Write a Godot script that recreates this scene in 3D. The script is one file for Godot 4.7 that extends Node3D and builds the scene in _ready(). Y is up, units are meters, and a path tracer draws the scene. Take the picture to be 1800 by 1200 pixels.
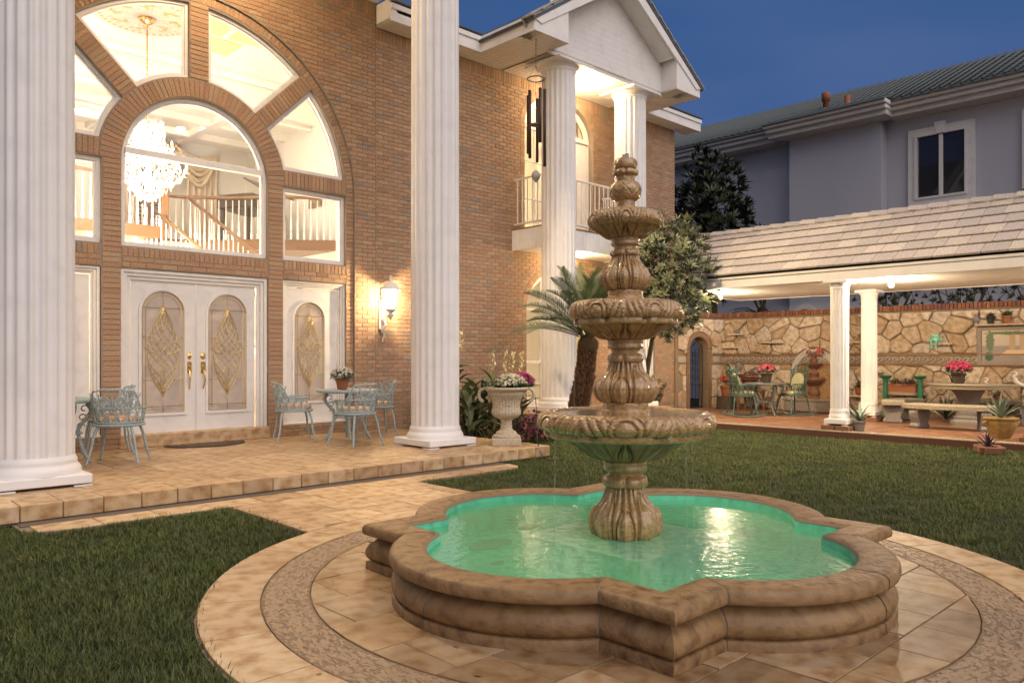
extends Node3D

# ---------------------------------------------------------------- helpers
var R := RandomNumberGenerator.new()
var used := {}
const FLAT := 4294967295

func rnd(a: float, b: float) -> float:
	return R.randf_range(a, b)

func numbered(called: String) -> String:
	var n: int = used.get(called, 0)
	used[called] = n + 1
	return called if n == 0 else "%s_%03d" % [called, n]

func new_st(smooth := true) -> SurfaceTool:
	var s := SurfaceTool.new()
	s.begin(Mesh.PRIMITIVE_TRIANGLES)
	s.set_smooth_group(0 if smooth else FLAT)
	return s

func mesh_of(s: SurfaceTool) -> ArrayMesh:
	s.generate_normals()
	s.index()
	return s.commit()

func put(called: String, mesh: Mesh, mt: Material, parent: Node = null) -> MeshInstance3D:
	var o := MeshInstance3D.new()
	o.mesh = mesh
	o.material_override = mt
	if parent == null:
		o.name = numbered(called)
		add_child(o, true)
	else:
		o.name = called
		parent.add_child(o, true)
	return o

func obj(called: String, s: SurfaceTool, mt: Material, parent: Node = null) -> MeshInstance3D:
	return put(called, mesh_of(s), mt, parent)

func tag(o: Node, label: String, category: String, group := "") -> Node:
	o.set_meta("label", label)
	o.set_meta("category", category)
	if group:
		o.set_meta("group", group)
	return o

func structure(o: Node) -> Node:
	o.set_meta("kind", "structure")
	return o

func stuff(o: Node) -> Node:
	o.set_meta("kind", "stuff")
	return o

func thing(called: String, label: String, category: String, at := Vector3.ZERO, turn := 0.0, group := "") -> Node3D:
	var o := Node3D.new()
	o.name = numbered(called)
	add_child(o)
	o.position = at
	o.rotation.y = turn
	tag(o, label, category, group)
	return o

func dup(o: Node3D, label: String, at: Vector3, turn: float, group := "") -> Node3D:
	var base := String(o.name)
	var k := base.rfind("_")
	if k > 0 and base.substr(k + 1).is_valid_int():
		base = base.substr(0, k)
	var c: Node3D = o.duplicate()
	c.name = numbered(base)
	add_child(c)
	c.position = at
	c.rotation.y = turn
	c.set_meta("label", label)
	if group:
		c.set_meta("group", group)
	return c

func many(called: String, mesh: Mesh, mt: Material, xf: Array, col: Array, parent: Node = null) -> MultiMeshInstance3D:
	var mm := MultiMesh.new()
	mm.transform_format = MultiMesh.TRANSFORM_3D
	mm.use_colors = col.size() > 0
	mm.mesh = mesh
	mm.instance_count = xf.size()
	for i in xf.size():
		mm.set_instance_transform(i, xf[i])
		if col.size() > 0:
			mm.set_instance_color(i, col[i])
	var o := MultiMeshInstance3D.new()
	o.multimesh = mm
	o.material_override = mt
	o.set_meta("kind", "stuff")
	if parent == null:
		o.name = numbered(called)
		add_child(o, true)
	else:
		o.name = called
		parent.add_child(o, true)
	return o

# a, b, c, d counter-clockwise as seen from outside
func quad(s: SurfaceTool, a: Vector3, b: Vector3, c: Vector3, d: Vector3) -> void:
	s.add_vertex(a); s.add_vertex(c); s.add_vertex(b)
	s.add_vertex(a); s.add_vertex(d); s.add_vertex(c)

func tri(s: SurfaceTool, a: Vector3, b: Vector3, c: Vector3) -> void:
	s.add_vertex(a); s.add_vertex(c); s.add_vertex(b)

# box with chamfered edges; lo/hi in the frame xf
func box(s: SurfaceTool, c: Vector3, size: Vector3, bev := 0.0, xf := Transform3D()) -> void:
	s.set_smooth_group(FLAT)
	var h := size / 2.0
	if bev <= 0.0:
		var p := []
		for i in 8:
			p.append(xf * (c + Vector3(h.x * (1 if i & 1 else -1), h.y * (1 if i & 2 else -1), h.z * (1 if i & 4 else -1))))
		quad(s, p[4], p[5], p[7], p[6]); quad(s, p[1], p[0], p[2], p[3])
		quad(s, p[5], p[1], p[3], p[7]); quad(s, p[0], p[4], p[6], p[2])
		quad(s, p[6], p[7], p[3], p[2]); quad(s, p[0], p[1], p[5], p[4])
		return
	var b: float = minf(bev, minf(h.x, minf(h.y, h.z)) * 0.6)
	var v := func(ix, iy, iz, ax): # corner point lying on the face across axis ax
		var q := Vector3(ix * h.x, iy * h.y, iz * h.z)
		var m := Vector3(ix * (h.x - b), iy * (h.y - b), iz * (h.z - b))
		m[ax] = q[ax]
		return xf * (c + m)
	for ax in 3:
		var u := (ax + 1) % 3
		var w := (ax + 2) % 3
		for sg in [-1, 1]:
			var k := []
			for e in [[-1, -1], [1, -1], [1, 1], [-1, 1]]:
				var t := [0, 0, 0]
				t[ax] = sg; t[u] = e[0]; t[w] = e[1]
				k.append(v.call(t[0], t[1], t[2], ax))
			if sg > 0: quad(s, k[0], k[1], k[2], k[3])
			else: quad(s, k[3], k[2], k[1], k[0])
	for ax in 3: # edges along axis ax
		var u := (ax + 1) % 3
		var w := (ax + 2) % 3
		for e in [[-1, -1], [1, -1], [1, 1], [-1, 1]]:
			var lo := [0, 0, 0]
			var hi := [0, 0, 0]
			lo[ax] = -1; hi[ax] = 1
			lo[u] = e[0]; hi[u] = e[0]; lo[w] = e[1]; hi[w] = e[1]
			var a = v.call(lo[0], lo[1], lo[2], u)
			var bb = v.call(hi[0], hi[1], hi[2], u)
			var cc = v.call(hi[0], hi[1], hi[2], w)
			var d = v.call(lo[0], lo[1], lo[2], w)
			if e[0] * e[1] < 0: quad(s, a, bb, cc, d)
			else: quad(s, d, cc, bb, a)
	for ix in [-1, 1]:
		for iy in [-1, 1]:
			for iz in [-1, 1]:
				var a = v.call(ix, iy, iz, 0)
				var bb = v.call(ix, iy, iz, 1)
				var cc = v.call(ix, iy, iz, 2)
				if ix * iy * iz > 0: tri(s, a, bb, cc)
				else: tri(s, a, cc, bb)

func boxm(size: Vector3, bev := 0.0) -> ArrayMesh:
	var s := new_st(false)
	box(s, Vector3.ZERO, size, bev)
	return mesh_of(s)

func tube(s: SurfaceTool, pts: Array, r0: float, r1 := -1.0, sides := 6, closed := false, caps := true) -> void:
	s.set_smooth_group(0)
	if r1 < 0.0: r1 = r0
	var n := pts.size()
	var rings := []
	var up := Vector3.UP
	var prev := Vector3.ZERO
	for i in n:
		var a: Vector3 = pts[(i - 1 + n) % n] if closed else pts[maxi(i - 1, 0)]
		var b: Vector3 = pts[(i + 1) % n] if closed else pts[mini(i + 1, n - 1)]
		var t := (b - a).normalized()
		if i == 0:
			up = Vector3.UP if absf(t.y) < 0.9 else Vector3.RIGHT
			prev = t.cross(up).normalized()
		var x := (prev - t * prev.dot(t)).normalized()
		prev = x
		var y := t.cross(x)
		var r := lerpf(r0, r1, float(i) / maxf(1.0, n - 1))
		var ring := []
		for k in sides:
			var an := TAU * k / sides
			ring.append(pts[i] + (x * cos(an) + y * sin(an)) * r)
		rings.append(ring)
	var last := n if closed else n - 1
	for i in last:
		var p: Array = rings[i]
		var q: Array = rings[(i + 1) % n]
		for k in sides:
			var k2 := (k + 1) % sides
			quad(s, p[k], p[k2], q[k2], q[k])
	if caps and not closed:
		for k in sides:
			var k2 := (k + 1) % sides
			tri(s, pts[0], rings[0][k2], rings[0][k])
			tri(s, pts[n - 1], rings[n - 1][k], rings[n - 1][k2])

func curve(pts: Array, per := 4, closed := false) -> Array:
	var out := []
	var n := pts.size()
	for i in (n if closed else n - 1):
		var p0: Vector3 = pts[(i - 1 + n) % n] if closed else pts[maxi(i - 1, 0)]
		var p1: Vector3 = pts[i]
		var p2: Vector3 = pts[(i + 1) % n]
		var p3: Vector3 = pts[(i + 2) % n] if closed else pts[mini(i + 2, n - 1)]
		for k in per:
			out.append(p1.cubic_interpolate(p2, p0, p3, float(k) / per))
	if not closed: out.append(pts[n - 1])
	return out

func fine(prof: Array, step: float) -> Array:
	var out := []
	for i in prof.size() - 1:
		var a: Vector2 = prof[i]
		var b: Vector2 = prof[i + 1]
		var k := maxi(1, int(ceil(a.distance_to(b) / step)))
		for j in k: out.append(a.lerp(b, float(j) / k))
	out.append(prof[prof.size() - 1])
	return out

func smooth2(prof: Array, per := 4, solid := true) -> Array:
	var v := []
	for p in prof: v.append(Vector3(p.x, p.y, 0))
	var out := []
	for p in curve(v, per): out.append(Vector2(p.x if p.x > 0.0 or not solid else 0.0, p.y))
	return out

# profile from top to bottom or bottom to top: r = x, height = y. disp(theta, v) is added to the radius
func lathe(s: SurfaceTool, prof: Array, n := 32, at := Vector3.ZERO, disp = null, flat := false) -> void:
	s.set_smooth_group(FLAT if flat else 0)
	var m := prof.size()
	var up: bool = prof[m - 1].y >= prof[0].y
	var g := []
	for i in m:
		var row := []
		for k in n:
			var th := TAU * k / n
			var r: float = prof[i].x
			if disp != null and r > 0.0001: r += disp.call(th, float(i) / (m - 1))
			row.append(at + Vector3(r * sin(th), prof[i].y, r * cos(th)))
		g.append(row)
	for i in m - 1:
		for k in n:
			var k2 := (k + 1) % n
			if prof[i].x < 0.0001 and prof[i + 1].x < 0.0001: continue
			if up: quad(s, g[i][k], g[i][k2], g[i + 1][k2], g[i + 1][k])
			else: quad(s, g[i][k2], g[i][k], g[i + 1][k], g[i + 1][k2])

func area2(p: PackedVector2Array) -> float:
	var a := 0.0
	for i in p.size(): a += p[i].cross(p[(i + 1) % p.size()])
	return a / 2.0

func ccw(p: PackedVector2Array) -> PackedVector2Array:
	if area2(p) < 0.0:
		p = p.duplicate()
		p.reverse()
	return p

func inset(p: PackedVector2Array, d: float) -> PackedVector2Array: # p counter-clockwise; positive d moves inwards
	var out := PackedVector2Array()
	var n := p.size()
	for i in n:
		var e0 := (p[i] - p[(i - 1 + n) % n]).normalized()
		var e1 := (p[(i + 1) % n] - p[i]).normalized()
		var n0 := Vector2(-e0.y, e0.x)
		var n1 := Vector2(-e1.y, e1.x)
		var m := n0 + n1
		var k := m.dot(n1)
		out.append(p[i] + (m * (d / k) if k > 0.3 else n1 * d))
	return out

func clean(p: PackedVector2Array, eps := 0.004) -> PackedVector2Array:
	var out := PackedVector2Array()
	for q in p:
		if out.size() == 0 or out[out.size() - 1].distance_to(q) > eps: out.append(q)
	if out.size() > 1 and out[0].distance_to(out[out.size() - 1]) <= eps: out.remove_at(out.size() - 1)
	return out

func cap(s: SurfaceTool, p: PackedVector2Array, xf: Transform3D, z: float, flip := false) -> void:
	var ix := Geometry2D.triangulate_polygon(p)
	for i in range(0, ix.size(), 3):
		var a := p[ix[i]]
		var b := p[ix[i + 1]]
		var c := p[ix[i + 2]]
		if (b - a).cross(c - a) < 0.0:
			var t := b; b = c; c = t
		var va := xf * Vector3(a.x, a.y, z)
		var vb := xf * Vector3(b.x, b.y, z)
		var vc := xf * Vector3(c.x, c.y, z)
		if flip: tri(s, va, vc, vb)
		else: tri(s, va, vb, vc)

# polygon in xf's xy plane, extruded from z = 0 to depth, front edge chamfered
func slab(s: SurfaceTool, poly: PackedVector2Array, xf: Transform3D, depth: float, bev := 0.0, back := false) -> void:
	s.set_smooth_group(FLAT)
	var p := ccw(poly)
	var n := p.size()
	var q := inset(p, bev) if bev > 0.0 else p
	for i in n:
		var j := (i + 1) % n
		quad(s, xf * Vector3(p[i].x, p[i].y, 0), xf * Vector3(p[j].x, p[j].y, 0), xf * Vector3(p[j].x, p[j].y, depth - bev), xf * Vector3(p[i].x, p[i].y, depth - bev))
		if bev > 0.0:
			quad(s, xf * Vector3(p[i].x, p[i].y, depth - bev), xf * Vector3(p[j].x, p[j].y, depth - bev), xf * Vector3(q[j].x, q[j].y, depth), xf * Vector3(q[i].x, q[i].y, depth))
	cap(s, q, xf, depth)
	if back: cap(s, p, xf, 0.0, true)

# frame of width w along the inside of a polygon
func ring_frame(s: SurfaceTool, poly: PackedVector2Array, w: float, xf: Transform3D, depth: float) -> void:
	s.set_smooth_group(FLAT)
	var p := ccw(poly)
	var q := inset(p, w)
	var n := p.size()
	for i in n:
		var j := (i + 1) % n
		var a := func(v, z): return xf * Vector3(v.x, v.y, z)
		quad(s, a.call(p[i], depth), a.call(p[j], depth), a.call(q[j], depth), a.call(q[i], depth))
		quad(s, a.call(p[i], 0), a.call(p[j], 0), a.call(p[j], depth), a.call(p[i], depth))
		quad(s, a.call(q[j], 0), a.call(q[i], 0), a.call(q[i], depth), a.call(q[j], depth))

func rect(x0: float, y0: float, x1: float, y1: float) -> PackedVector2Array:
	return PackedVector2Array([Vector2(x0, y0), Vector2(x1, y0), Vector2(x1, y1), Vector2(x0, y1)])

func arch(x0: float, y0: float, x1: float, spring: float, n := 16, rise := -1.0) -> PackedVector2Array: # round-headed opening
	var r := (x1 - x0) / 2.0
	if rise < 0.0: rise = r
	var p := PackedVector2Array([Vector2(x0, y0), Vector2(x1, y0)])
	for i in n + 1:
		var a := PI * i / n
		p.append(Vector2((x0 + x1) / 2.0 + r * cos(a), spring + rise * sin(a)))
	return p

const UPW := Basis(Vector3(1, 0, 0), Vector3(0, 0, -1), Vector3(0, 1, 0)) # xy polygon laid flat, facing up (y goes to -z)
const WESTW := Basis(Vector3(0, 0, 1), Vector3(0, 1, 0), Vector3(-1, 0, 0)) # facing -x, local x = world z

# ---------------------------------------------------------------- materials
func lin(r: float, g: float, b: float) -> Color:
	return Color(r, g, b).linear_to_srgb()

func ntex(freq: float, stops: Array, octaves := 4, sd := 1, type := FastNoiseLite.TYPE_SIMPLEX_SMOOTH, size := 512) -> NoiseTexture2D:
	var f := FastNoiseLite.new()
	f.seed = sd
	f.noise_type = type
	f.frequency = freq
	f.fractal_octaves = octaves
	var g := Gradient.new()
	g.offsets = PackedFloat32Array()
	g.colors = PackedColorArray()
	var offs := PackedFloat32Array()
	var cols := PackedColorArray()
	for st in stops:
		offs.append(st[0])
		cols.append(st[1] if st[1] is Color else Color(st[1], st[1], st[1]))
	g.offsets = offs
	g.colors = cols
	var t := NoiseTexture2D.new()
	t.width = size
	t.height = size
	t.seamless = true
	t.noise = f
	t.color_ramp = g
	return t

func hmap(freq: float, octaves := 4, sd := 1, type := FastNoiseLite.TYPE_SIMPLEX_SMOOTH) -> NoiseTexture2D:
	return ntex(freq, [[0.0, 0.0], [1.0, 1.0]], octaves, sd, type, 256)

func mat(c: Color, rough := 0.7, metal := 0.0) -> StandardMaterial3D:
	var m := StandardMaterial3D.new()
	m.albedo_color = c
	m.roughness = rough
	m.metallic = metal
	return m

func tex(m: StandardMaterial3D, t: Texture2D, per_metre := 1.0, h: Texture2D = null, hs := 0.3) -> StandardMaterial3D:
	m.albedo_texture = t
	m.uv1_triplanar = true
	m.uv1_world_triplanar = true
	m.uv1_scale = Vector3.ONE * per_metre
	if h:
		m.heightmap_enabled = true
		m.heightmap_texture = h
		m.heightmap_scale = hs
	return m

func vcol(m: StandardMaterial3D) -> StandardMaterial3D:
	m.vertex_color_use_as_albedo = true
	return m

func glow(c: Color, e: float) -> StandardMaterial3D:
	var m := mat(c, 0.6)
	m.emission_enabled = true
	m.emission = c
	m.emission_energy_multiplier = e
	return m

func lamp_at(called: String, at: Vector3, c: Color, e: float, size := 0.05, parent: Node = null) -> OmniLight3D:
	var l := OmniLight3D.new()
	l.light_color = c
	l.light_energy = e
	l.light_size = size
	l.omni_range = 40.0
	l.omni_attenuation = 2.0
	l.shadow_enabled = true
	l.position = at
	l.name = called
	if parent: parent.add_child(l, true)
	else: add_child(l, true)
	return l

var T := {}
var K := {}

func make_materials() -> void:
	T.mottle = ntex(0.02, [[0.0, 0.62], [0.5, 0.86], [1.0, 1.0]], 5, 3)
	T.fine = ntex(0.08, [[0.0, 0.7], [1.0, 1.0]], 4, 4)
	T.blot = ntex(0.008, [[0.0, 0.72], [0.6, 0.95], [1.0, 1.0]], 4, 5)
	T.stone = ntex(0.012, [[0.0, Color(0.74, 0.66, 0.58)], [0.4, Color(0.88, 0.83, 0.76)], [0.62, Color(0.95, 0.91, 0.86)], [1.0, Color(1, 0.99, 0.96)]], 6, 6)
	T.travert = ntex(0.010, [[0.0, Color(0.74, 0.60, 0.46)], [0.35, Color(0.90, 0.82, 0.70)], [0.6, Color(0.97, 0.92, 0.84)], [1.0, Color(1, 0.99, 0.95)]], 6, 8)
	T.h1 = hmap(0.03, 5, 11)
	T.h2 = hmap(0.09, 4, 12)
	T.paint = ntex(0.006, [[0.0, 0.94], [0.3, 0.98], [0.5, 0.995], [1.0, 1.0]], 5, 13)
	K.brick = vcol(tex(mat(Color.WHITE, 0.88), T.mottle, 5.0, T.h2, 0.25))
	K.mortar = tex(mat(lin(0.40, 0.33, 0.265), 0.95), T.fine, 3.0, T.h2, 0.3)
	K.white = tex(mat(lin(0.80, 0.785, 0.77), 0.45), T.paint, 0.8)
	K.trim = tex(mat(lin(0.75, 0.73, 0.70), 0.4), T.paint, 1.1)
	K.column = tex(mat(lin(0.78, 0.765, 0.75), 0.5), T.paint, 0.7)
	K.soffit = tex(mat(lin(0.74, 0.70, 0.64), 0.6), T.paint, 1.5)
	K.cream = mat(lin(0.80, 0.76, 0.68), 0.8)
	K.ceiling = mat(lin(0.82, 0.78, 0.70), 0.85)
	K.wood = tex(mat(lin(0.30, 0.16, 0.07), 0.35), T.fine, 2.0)
	T.stucco = ntex(0.12, [[0.0, 0.9], [1.0, 1.0]], 3, 15)
	K.aqua = tex(mat(lin(0.44, 0.56, 0.59), 0.4), T.mottle, 4.0)
	K.brass = mat(lin(0.72, 0.50, 0.20), 0.25, 1.0)
	K.lead = mat(lin(0.62, 0.46, 0.22), 0.3, 0.9)
	K.dark = mat(lin(0.02, 0.018, 0.016), 0.5)
	K.bark = tex(mat(lin(0.10, 0.075, 0.05), 0.95), T.mottle, 6.0, T.h1, 1.0)
	K.terracotta = tex(mat(lin(0.42, 0.15, 0.065), 0.8), T.mottle, 6.0)
	K.conc = tex(mat(lin(0.42, 0.36, 0.26), 0.85), T.mottle, 4.0, T.h2, 0.4)
	K.soil = tex(mat(lin(0.035, 0.025, 0.018), 1.0), T.mottle, 6.0, T.h1, 1.5)
	K.leaf = vcol(mat(Color.WHITE, 0.5))
	K.leaf.backlight_enabled = true
	K.leaf.backlight = Color(0.25, 0.3, 0.15)
	K.petal = vcol(mat(Color.WHITE, 0.7))
	var g := mat(Color(1, 1, 1, 0.04), 0.02)
	g.transparency = BaseMaterial3D.TRANSPARENCY_ALPHA
	K.glass = g

# ---------------------------------------------------------------- scene
const EYE := 1.34
const WALL := -10.86      # face of the brick facade
const TERR := 0.14        # terrace level
const PATIO := 0.10
const AX := 4.37          # axis of the front doors and the big arched window

func _ready() -> void:
	R.seed = 20240611
	var cam := Camera3D.new()
	cam.name = "camera"
	cam.projection = Camera3D.PROJECTION_FRUSTUM
	cam.near = 0.05
	cam.far = 600.0
	cam.size = 2.0 * 0.05 * 600.0 / 1368.0
	cam.frustum_offset = Vector2(0, 0.05 * 28.0 / 1368.0)
	cam.position = Vector3(0, EYE, 0)
	cam.rotation_degrees = Vector3(0, -43.7515, 0)
	add_child(cam)
	cam.current = true

	var env := Environment.new()
	env.background_mode = Environment.BG_SKY
	var sky := Sky.new()
	var sm := ProceduralSkyMaterial.new()
	sm.sky_top_color = lin(0.030, 0.094, 0.262)
	sm.sky_horizon_color = lin(0.085, 0.138, 0.300)
	sm.sky_curve = 0.22
	sm.ground_bottom_color = lin(0.02, 0.02, 0.02)
	sm.ground_horizon_color = lin(0.05, 0.06, 0.09)
	sm.sun_angle_max = 1.0
	var cl := Image.create(1024, 512, false, Image.FORMAT_RGBA8)
	var cn := FastNoiseLite.new()
	cn.seed = 90
	cn.frequency = 1.0
	cn.fractal_octaves = 5
	for y in 256:
		var el := PI / 2 - (y + 0.5) / 512.0 * PI
		for x in 1024:
			var az := TAU * x / 1024.0
			var d := Vector3(cos(el) * cos(az), sin(el) * 2.6, cos(el) * sin(az))
			var v := clampf(cn.get_noise_3d(d.x * 1.7, d.y * 2.2, d.z * 1.7) * 1.6 + 0.08, 0.0, 1.0)
			cl.set_pixel(x, y, Color(0.52, 0.47, 0.56, v * 0.42))
	sm.sky_cover = ImageTexture.create_from_image(cl)
	sm.sky_cover_modulate = Color(1, 1, 1, 0.22)
	sky.sky_material = sm
	env.sky = sky
	env.background_energy_multiplier = 0.52
	env.tonemap_mode = Environment.TONE_MAPPER_LINEAR
	env.tonemap_exposure = 1.95
	env.sdfgi_enabled = true
	env.ssao_enabled = true
	env.ssil_enabled = true
	var we := WorldEnvironment.new()
	we.name = "world_environment"
	we.environment = env
	add_child(we)

	var sun := DirectionalLight3D.new()   # the broad twilight glow of the sky opposite the house
	sun.name = "twilight"
	sun.light_color = Color(1.0, 0.95, 0.94)
	sun.light_energy = 0.36
	sun.light_angular_distance = 75.0
	sun.shadow_enabled = true
	sun.rotation_degrees = Vector3(-40, -8, 0)
	add_child(sun)

	make_materials()
	build_ground()
	build_house()
	build_interior()
	build_pavilion()
	build_stone_wall()
	build_neighbour()
	build_fountain()
	build_terrace_things()
	build_garden()
	build_patio_things()
	build_lamps()

const FC := Vector3(3.91, 0, -3.05) # middle of the fountain

func tiles_in(parent: Node, x0: float, x1: float, z0: float, z1: float, size: float, y: float, mats: Array, keep: Array, off: float = 0.5, drop: Array = []) -> void:
	# square stone tiles laid in rows, each cut to the outlines in keep and clear of those in drop
	var rows := int(ceil((z1 - z0) / size))
	for r in rows:
		var n := int(ceil((x1 - x0) / size)) + 1
		for c in range(-1, n):
			var a := x0 + c * size + (off * size if r % 2 else 0.0)
			var b := z0 + r * size
			var cell := rect(maxf(a, x0), -minf(b + size, z1), minf(a + size, x1), -b)
			if cell[1].x - cell[0].x < 0.03: continue
			var polys := [cell]
			for k in keep:
				var nx := []
				for p in polys: nx.append_array(Geometry2D.intersect_polygons(p, k))
				polys = nx
			for k in drop:
				var nx := []
				for p in polys: nx.append_array(Geometry2D.clip_polygons(p, k))
				polys = nx
			for p in polys:
				p = clean(ccw(p), 0.02)
				if p.size() < 3 or area2(p) < 0.006: continue
				put_tile(parent, inset(p, 0.003), y + rnd(-0.0022, 0.0022), mats[R.randi() % mats.size()])

func put_tile(parent: Node, p: PackedVector2Array, y: float, m: Material) -> void:
	if Geometry2D.triangulate_polygon(p).size() == 0: return
	var s := new_st(false)
	slab(s, p, Transform3D(UPW, Vector3(0, y - 0.02, 0)), 0.02, 0.002)
	obj("tile", s, m, parent)

func circle(cx: float, cz: float, r: float, n := 64) -> PackedVector2Array: # in (x, -z)
	var p := PackedVector2Array()
	for i in n: p.append(Vector2(cx + r * cos(TAU * i / n), -cz + r * sin(TAU * i / n)))
	return p

func tile_mats(cols: Array, rough: float) -> Array:
	var out := []
	for c in cols:
		for k in 3: # three cuts of each stone
			var m := tex(mat(lin(c[0], c[1], c[2]), rough), T.travert, 1.1, T.h1, 0.12)
			m.uv1_offset = Vector3(rnd(0, 1), rnd(0, 1), rnd(0, 1))
			out.append(m)
	return out

func build_ground() -> void:
	var lawn := new_st(false)
	var far := 220.0
	slab(lawn, rect(-far, -far, far, far), Transform3D(UPW, Vector3(0, -0.05, 0)), 0.02)
	structure(obj("ground", lawn, tex(mat(lin(0.03, 0.032, 0.014), 1.0), T.mottle, 2.0, T.h1, 1.5)))
	var warm := tile_mats([[0.53, 0.425, 0.30], [0.49, 0.38, 0.26], [0.58, 0.48, 0.355], [0.45, 0.345, 0.235], [0.54, 0.425, 0.28]], 0.5)
	var grout := tex(mat(lin(0.34, 0.26, 0.18), 0.9), T.fine, 4.0)

	# terrace in front of the doors
	var tb := new_st(false)
	box(tb, Vector3(2.85, 0.05, -9.09), Vector3(9.66, 0.136, 3.52), 0.0)
	var terrace := structure(obj("terrace", tb, grout))
	tiles_in(terrace, -1.0, 7.68, -10.95, -7.64, 0.62, TERR, warm, [], 0.5)
	# edge stones: top and riser in one L-shaped stone
	var k := 0
	var x := -1.03
	while x < 7.6:
		var w := minf(0.313, 7.70 - x)
		var s := new_st(false)
		box(s, Vector3(x + w / 2, TERR / 2 + 0.002, -7.465), Vector3(w - 0.006, TERR - 0.004, 0.345), 0.006)
		obj("edge_stone", s, warm[R.randi() % warm.size()], terrace)
		x += 0.313
		k += 1
	for i in 10:
		var s := new_st(false)
		box(s, Vector3(7.685, TERR / 2 + 0.002, -7.80 - i * 0.313), Vector3(0.06, TERR - 0.002, 0.306), 0.006)
		obj("edge_stone", s, warm[R.randi() % warm.size()], terrace)

	# strip along the terrace, walk and round pavement about the fountain
	var pb := new_st(false)
	var strip := PackedVector2Array()
	for i in 7: strip.append(Vector2(1.62 - 0.2 * sin(PI / 12 * i), 6.80 + 0.2 - 0.2 * cos(PI / 12 * i)))
	strip = PackedVector2Array([Vector2(1.42, 7.3), Vector2(1.42, 7.0), Vector2(1.5, 6.86), Vector2(1.66, 6.80), Vector2(6.6, 6.80), Vector2(6.72, 6.9), Vector2(6.75, 7.05), Vector2(6.75, 7.3)])
	var walk := rect(3.0, 5.0, 5.08, 6.80)
	slab(pb, strip, Transform3D(UPW, Vector3(0, -0.06, 0)), 0.05)
	slab(pb, rect(3.0, 4.6, 5.08, 6.796), Transform3D(UPW, Vector3(0, -0.06, 0)), 0.048)
	slab(pb, circle(FC.x, FC.z, 2.52), Transform3D(UPW, Vector3(0, -0.06, 0)), 0.046)
	var pave := structure(obj("pavement", pb, grout))
	var coolm := tile_mats([[0.36, 0.28, 0.195], [0.33, 0.25, 0.17], [0.40, 0.32, 0.23], [0.285, 0.21, 0.14], [0.38, 0.285, 0.18]], 0.46)
	# dark mosaic line under the riser
	var ms := new_st(false)
	box(ms, Vector3(4.1, -0.01, -7.215), Vector3(5.3, 0.02, 0.16), 0.0)
	obj("mosaic_line", ms, tex(mat(lin(0.26, 0.21, 0.18), 0.6), ntex(0.2, [[0.3, 0.4], [0.6, 1.0]], 1, 21, FastNoiseLite.TYPE_CELLULAR), 3.0, T.h2, 0.5), pave)
	x = 1.5
	while x < 6.7:
		var p := Geometry2D.intersect_polygons(rect(x, 6.80, x + 0.46, 7.13), strip)
		for q in p: put_tile(pave, inset(clean(ccw(q), 0.02), 0.004), 0.0, warm[R.randi() % warm.size()])
		x += 0.46
	var outer := circle(FC.x, FC.z, 2.16)
	var whole := circle(FC.x, FC.z, 2.525, 96)
	tiles_in(pave, 3.0, 5.08, -6.79, -4.6, 0.42, 0.0, warm, [], 0.5, [whole])
	# border ring of long curved stones
	var nb := 26
	for i in nb:
		var a0 := TAU * i / nb
		var a1 := TAU * (i + 1) / nb
		var p := PackedVector2Array()
		for j in 5: p.append(Vector2(FC.x + 2.19 * cos(lerpf(a0, a1, j / 4.0)), -FC.z + 2.19 * sin(lerpf(a0, a1, j / 4.0))))
		for j in 5: p.append(Vector2(FC.x + 2.51 * cos(lerpf(a1, a0, j / 4.0)), -FC.z + 2.51 * sin(lerpf(a1, a0, j / 4.0))))
		put_tile(pave, inset(ccw(p), 0.004), 0.002, warm[R.randi() % warm.size()])
	# band of small split stones inside it
	var rb := new_st(false)
	for j in 64:
		var a := TAU * j / 64
		var b := TAU * (j + 1) / 64
		slab(rb, PackedVector2Array([Vector2(FC.x + 1.93 * cos(a), -FC.z + 1.93 * sin(a)), Vector2(FC.x + 2.185 * cos(a), -FC.z + 2.185 * sin(a)), Vector2(FC.x + 2.185 * cos(b), -FC.z + 2.185 * sin(b)), Vector2(FC.x + 1.93 * cos(b), -FC.z + 1.93 * sin(b))]), Transform3D(UPW, Vector3(0, -0.013, 0)), 0.010)
	obj("split_stone_bed", rb, tex(mat(lin(0.33, 0.228, 0.135), 0.7), T.mottle, 5.0), pave)
	var cx := []
	var cc := []
	for i in 5200:
		var an := rnd(0, TAU)
		var r := sqrt(rnd(1.945 * 1.945, 2.172 * 2.172))
		cx.append(Transform3D(Basis(Vector3.UP, -an + PI / 2 + rnd(-0.5, 0.5)) * Basis.from_scale(Vector3(rnd(0.5, 1.5), 1, rnd(0.6, 1.2))), Vector3(FC.x + r * cos(an), -0.0075 + rnd(-0.001, 0.0015), FC.z + r * sin(an))))
		cc.append(Color(0.32, 0.22, 0.13) * rnd(0.85, 1.08))
	many("split_stones", boxm(Vector3(0.042, 0.016, 0.022), 0.003), vcol(mat(Color.WHITE, 0.5)), cx, cc, pave)
	var inner := circle(FC.x, FC.z, 1.925)
	var hole := rect(FC.x - 1.0, -FC.z - 1.0, FC.x + 1.0, -FC.z + 1.0)
	tiles_in(pave, FC.x - 1.95, FC.x + 1.95, FC.z - 1.95, FC.z + 1.95, 0.40, 0.0, coolm, [inner], 0.5, [])

	# patio under the pavilion roof
	var pa := new_st(false)
	box(pa, Vector3(15.2, 0.0, -5.6), Vector3(4.5, 0.18, 10.2), 0.0)
	var patio := structure(obj("patio", pa, tex(mat(lin(0.14, 0.06, 0.035), 0.9), T.fine, 3.0)))
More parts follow.
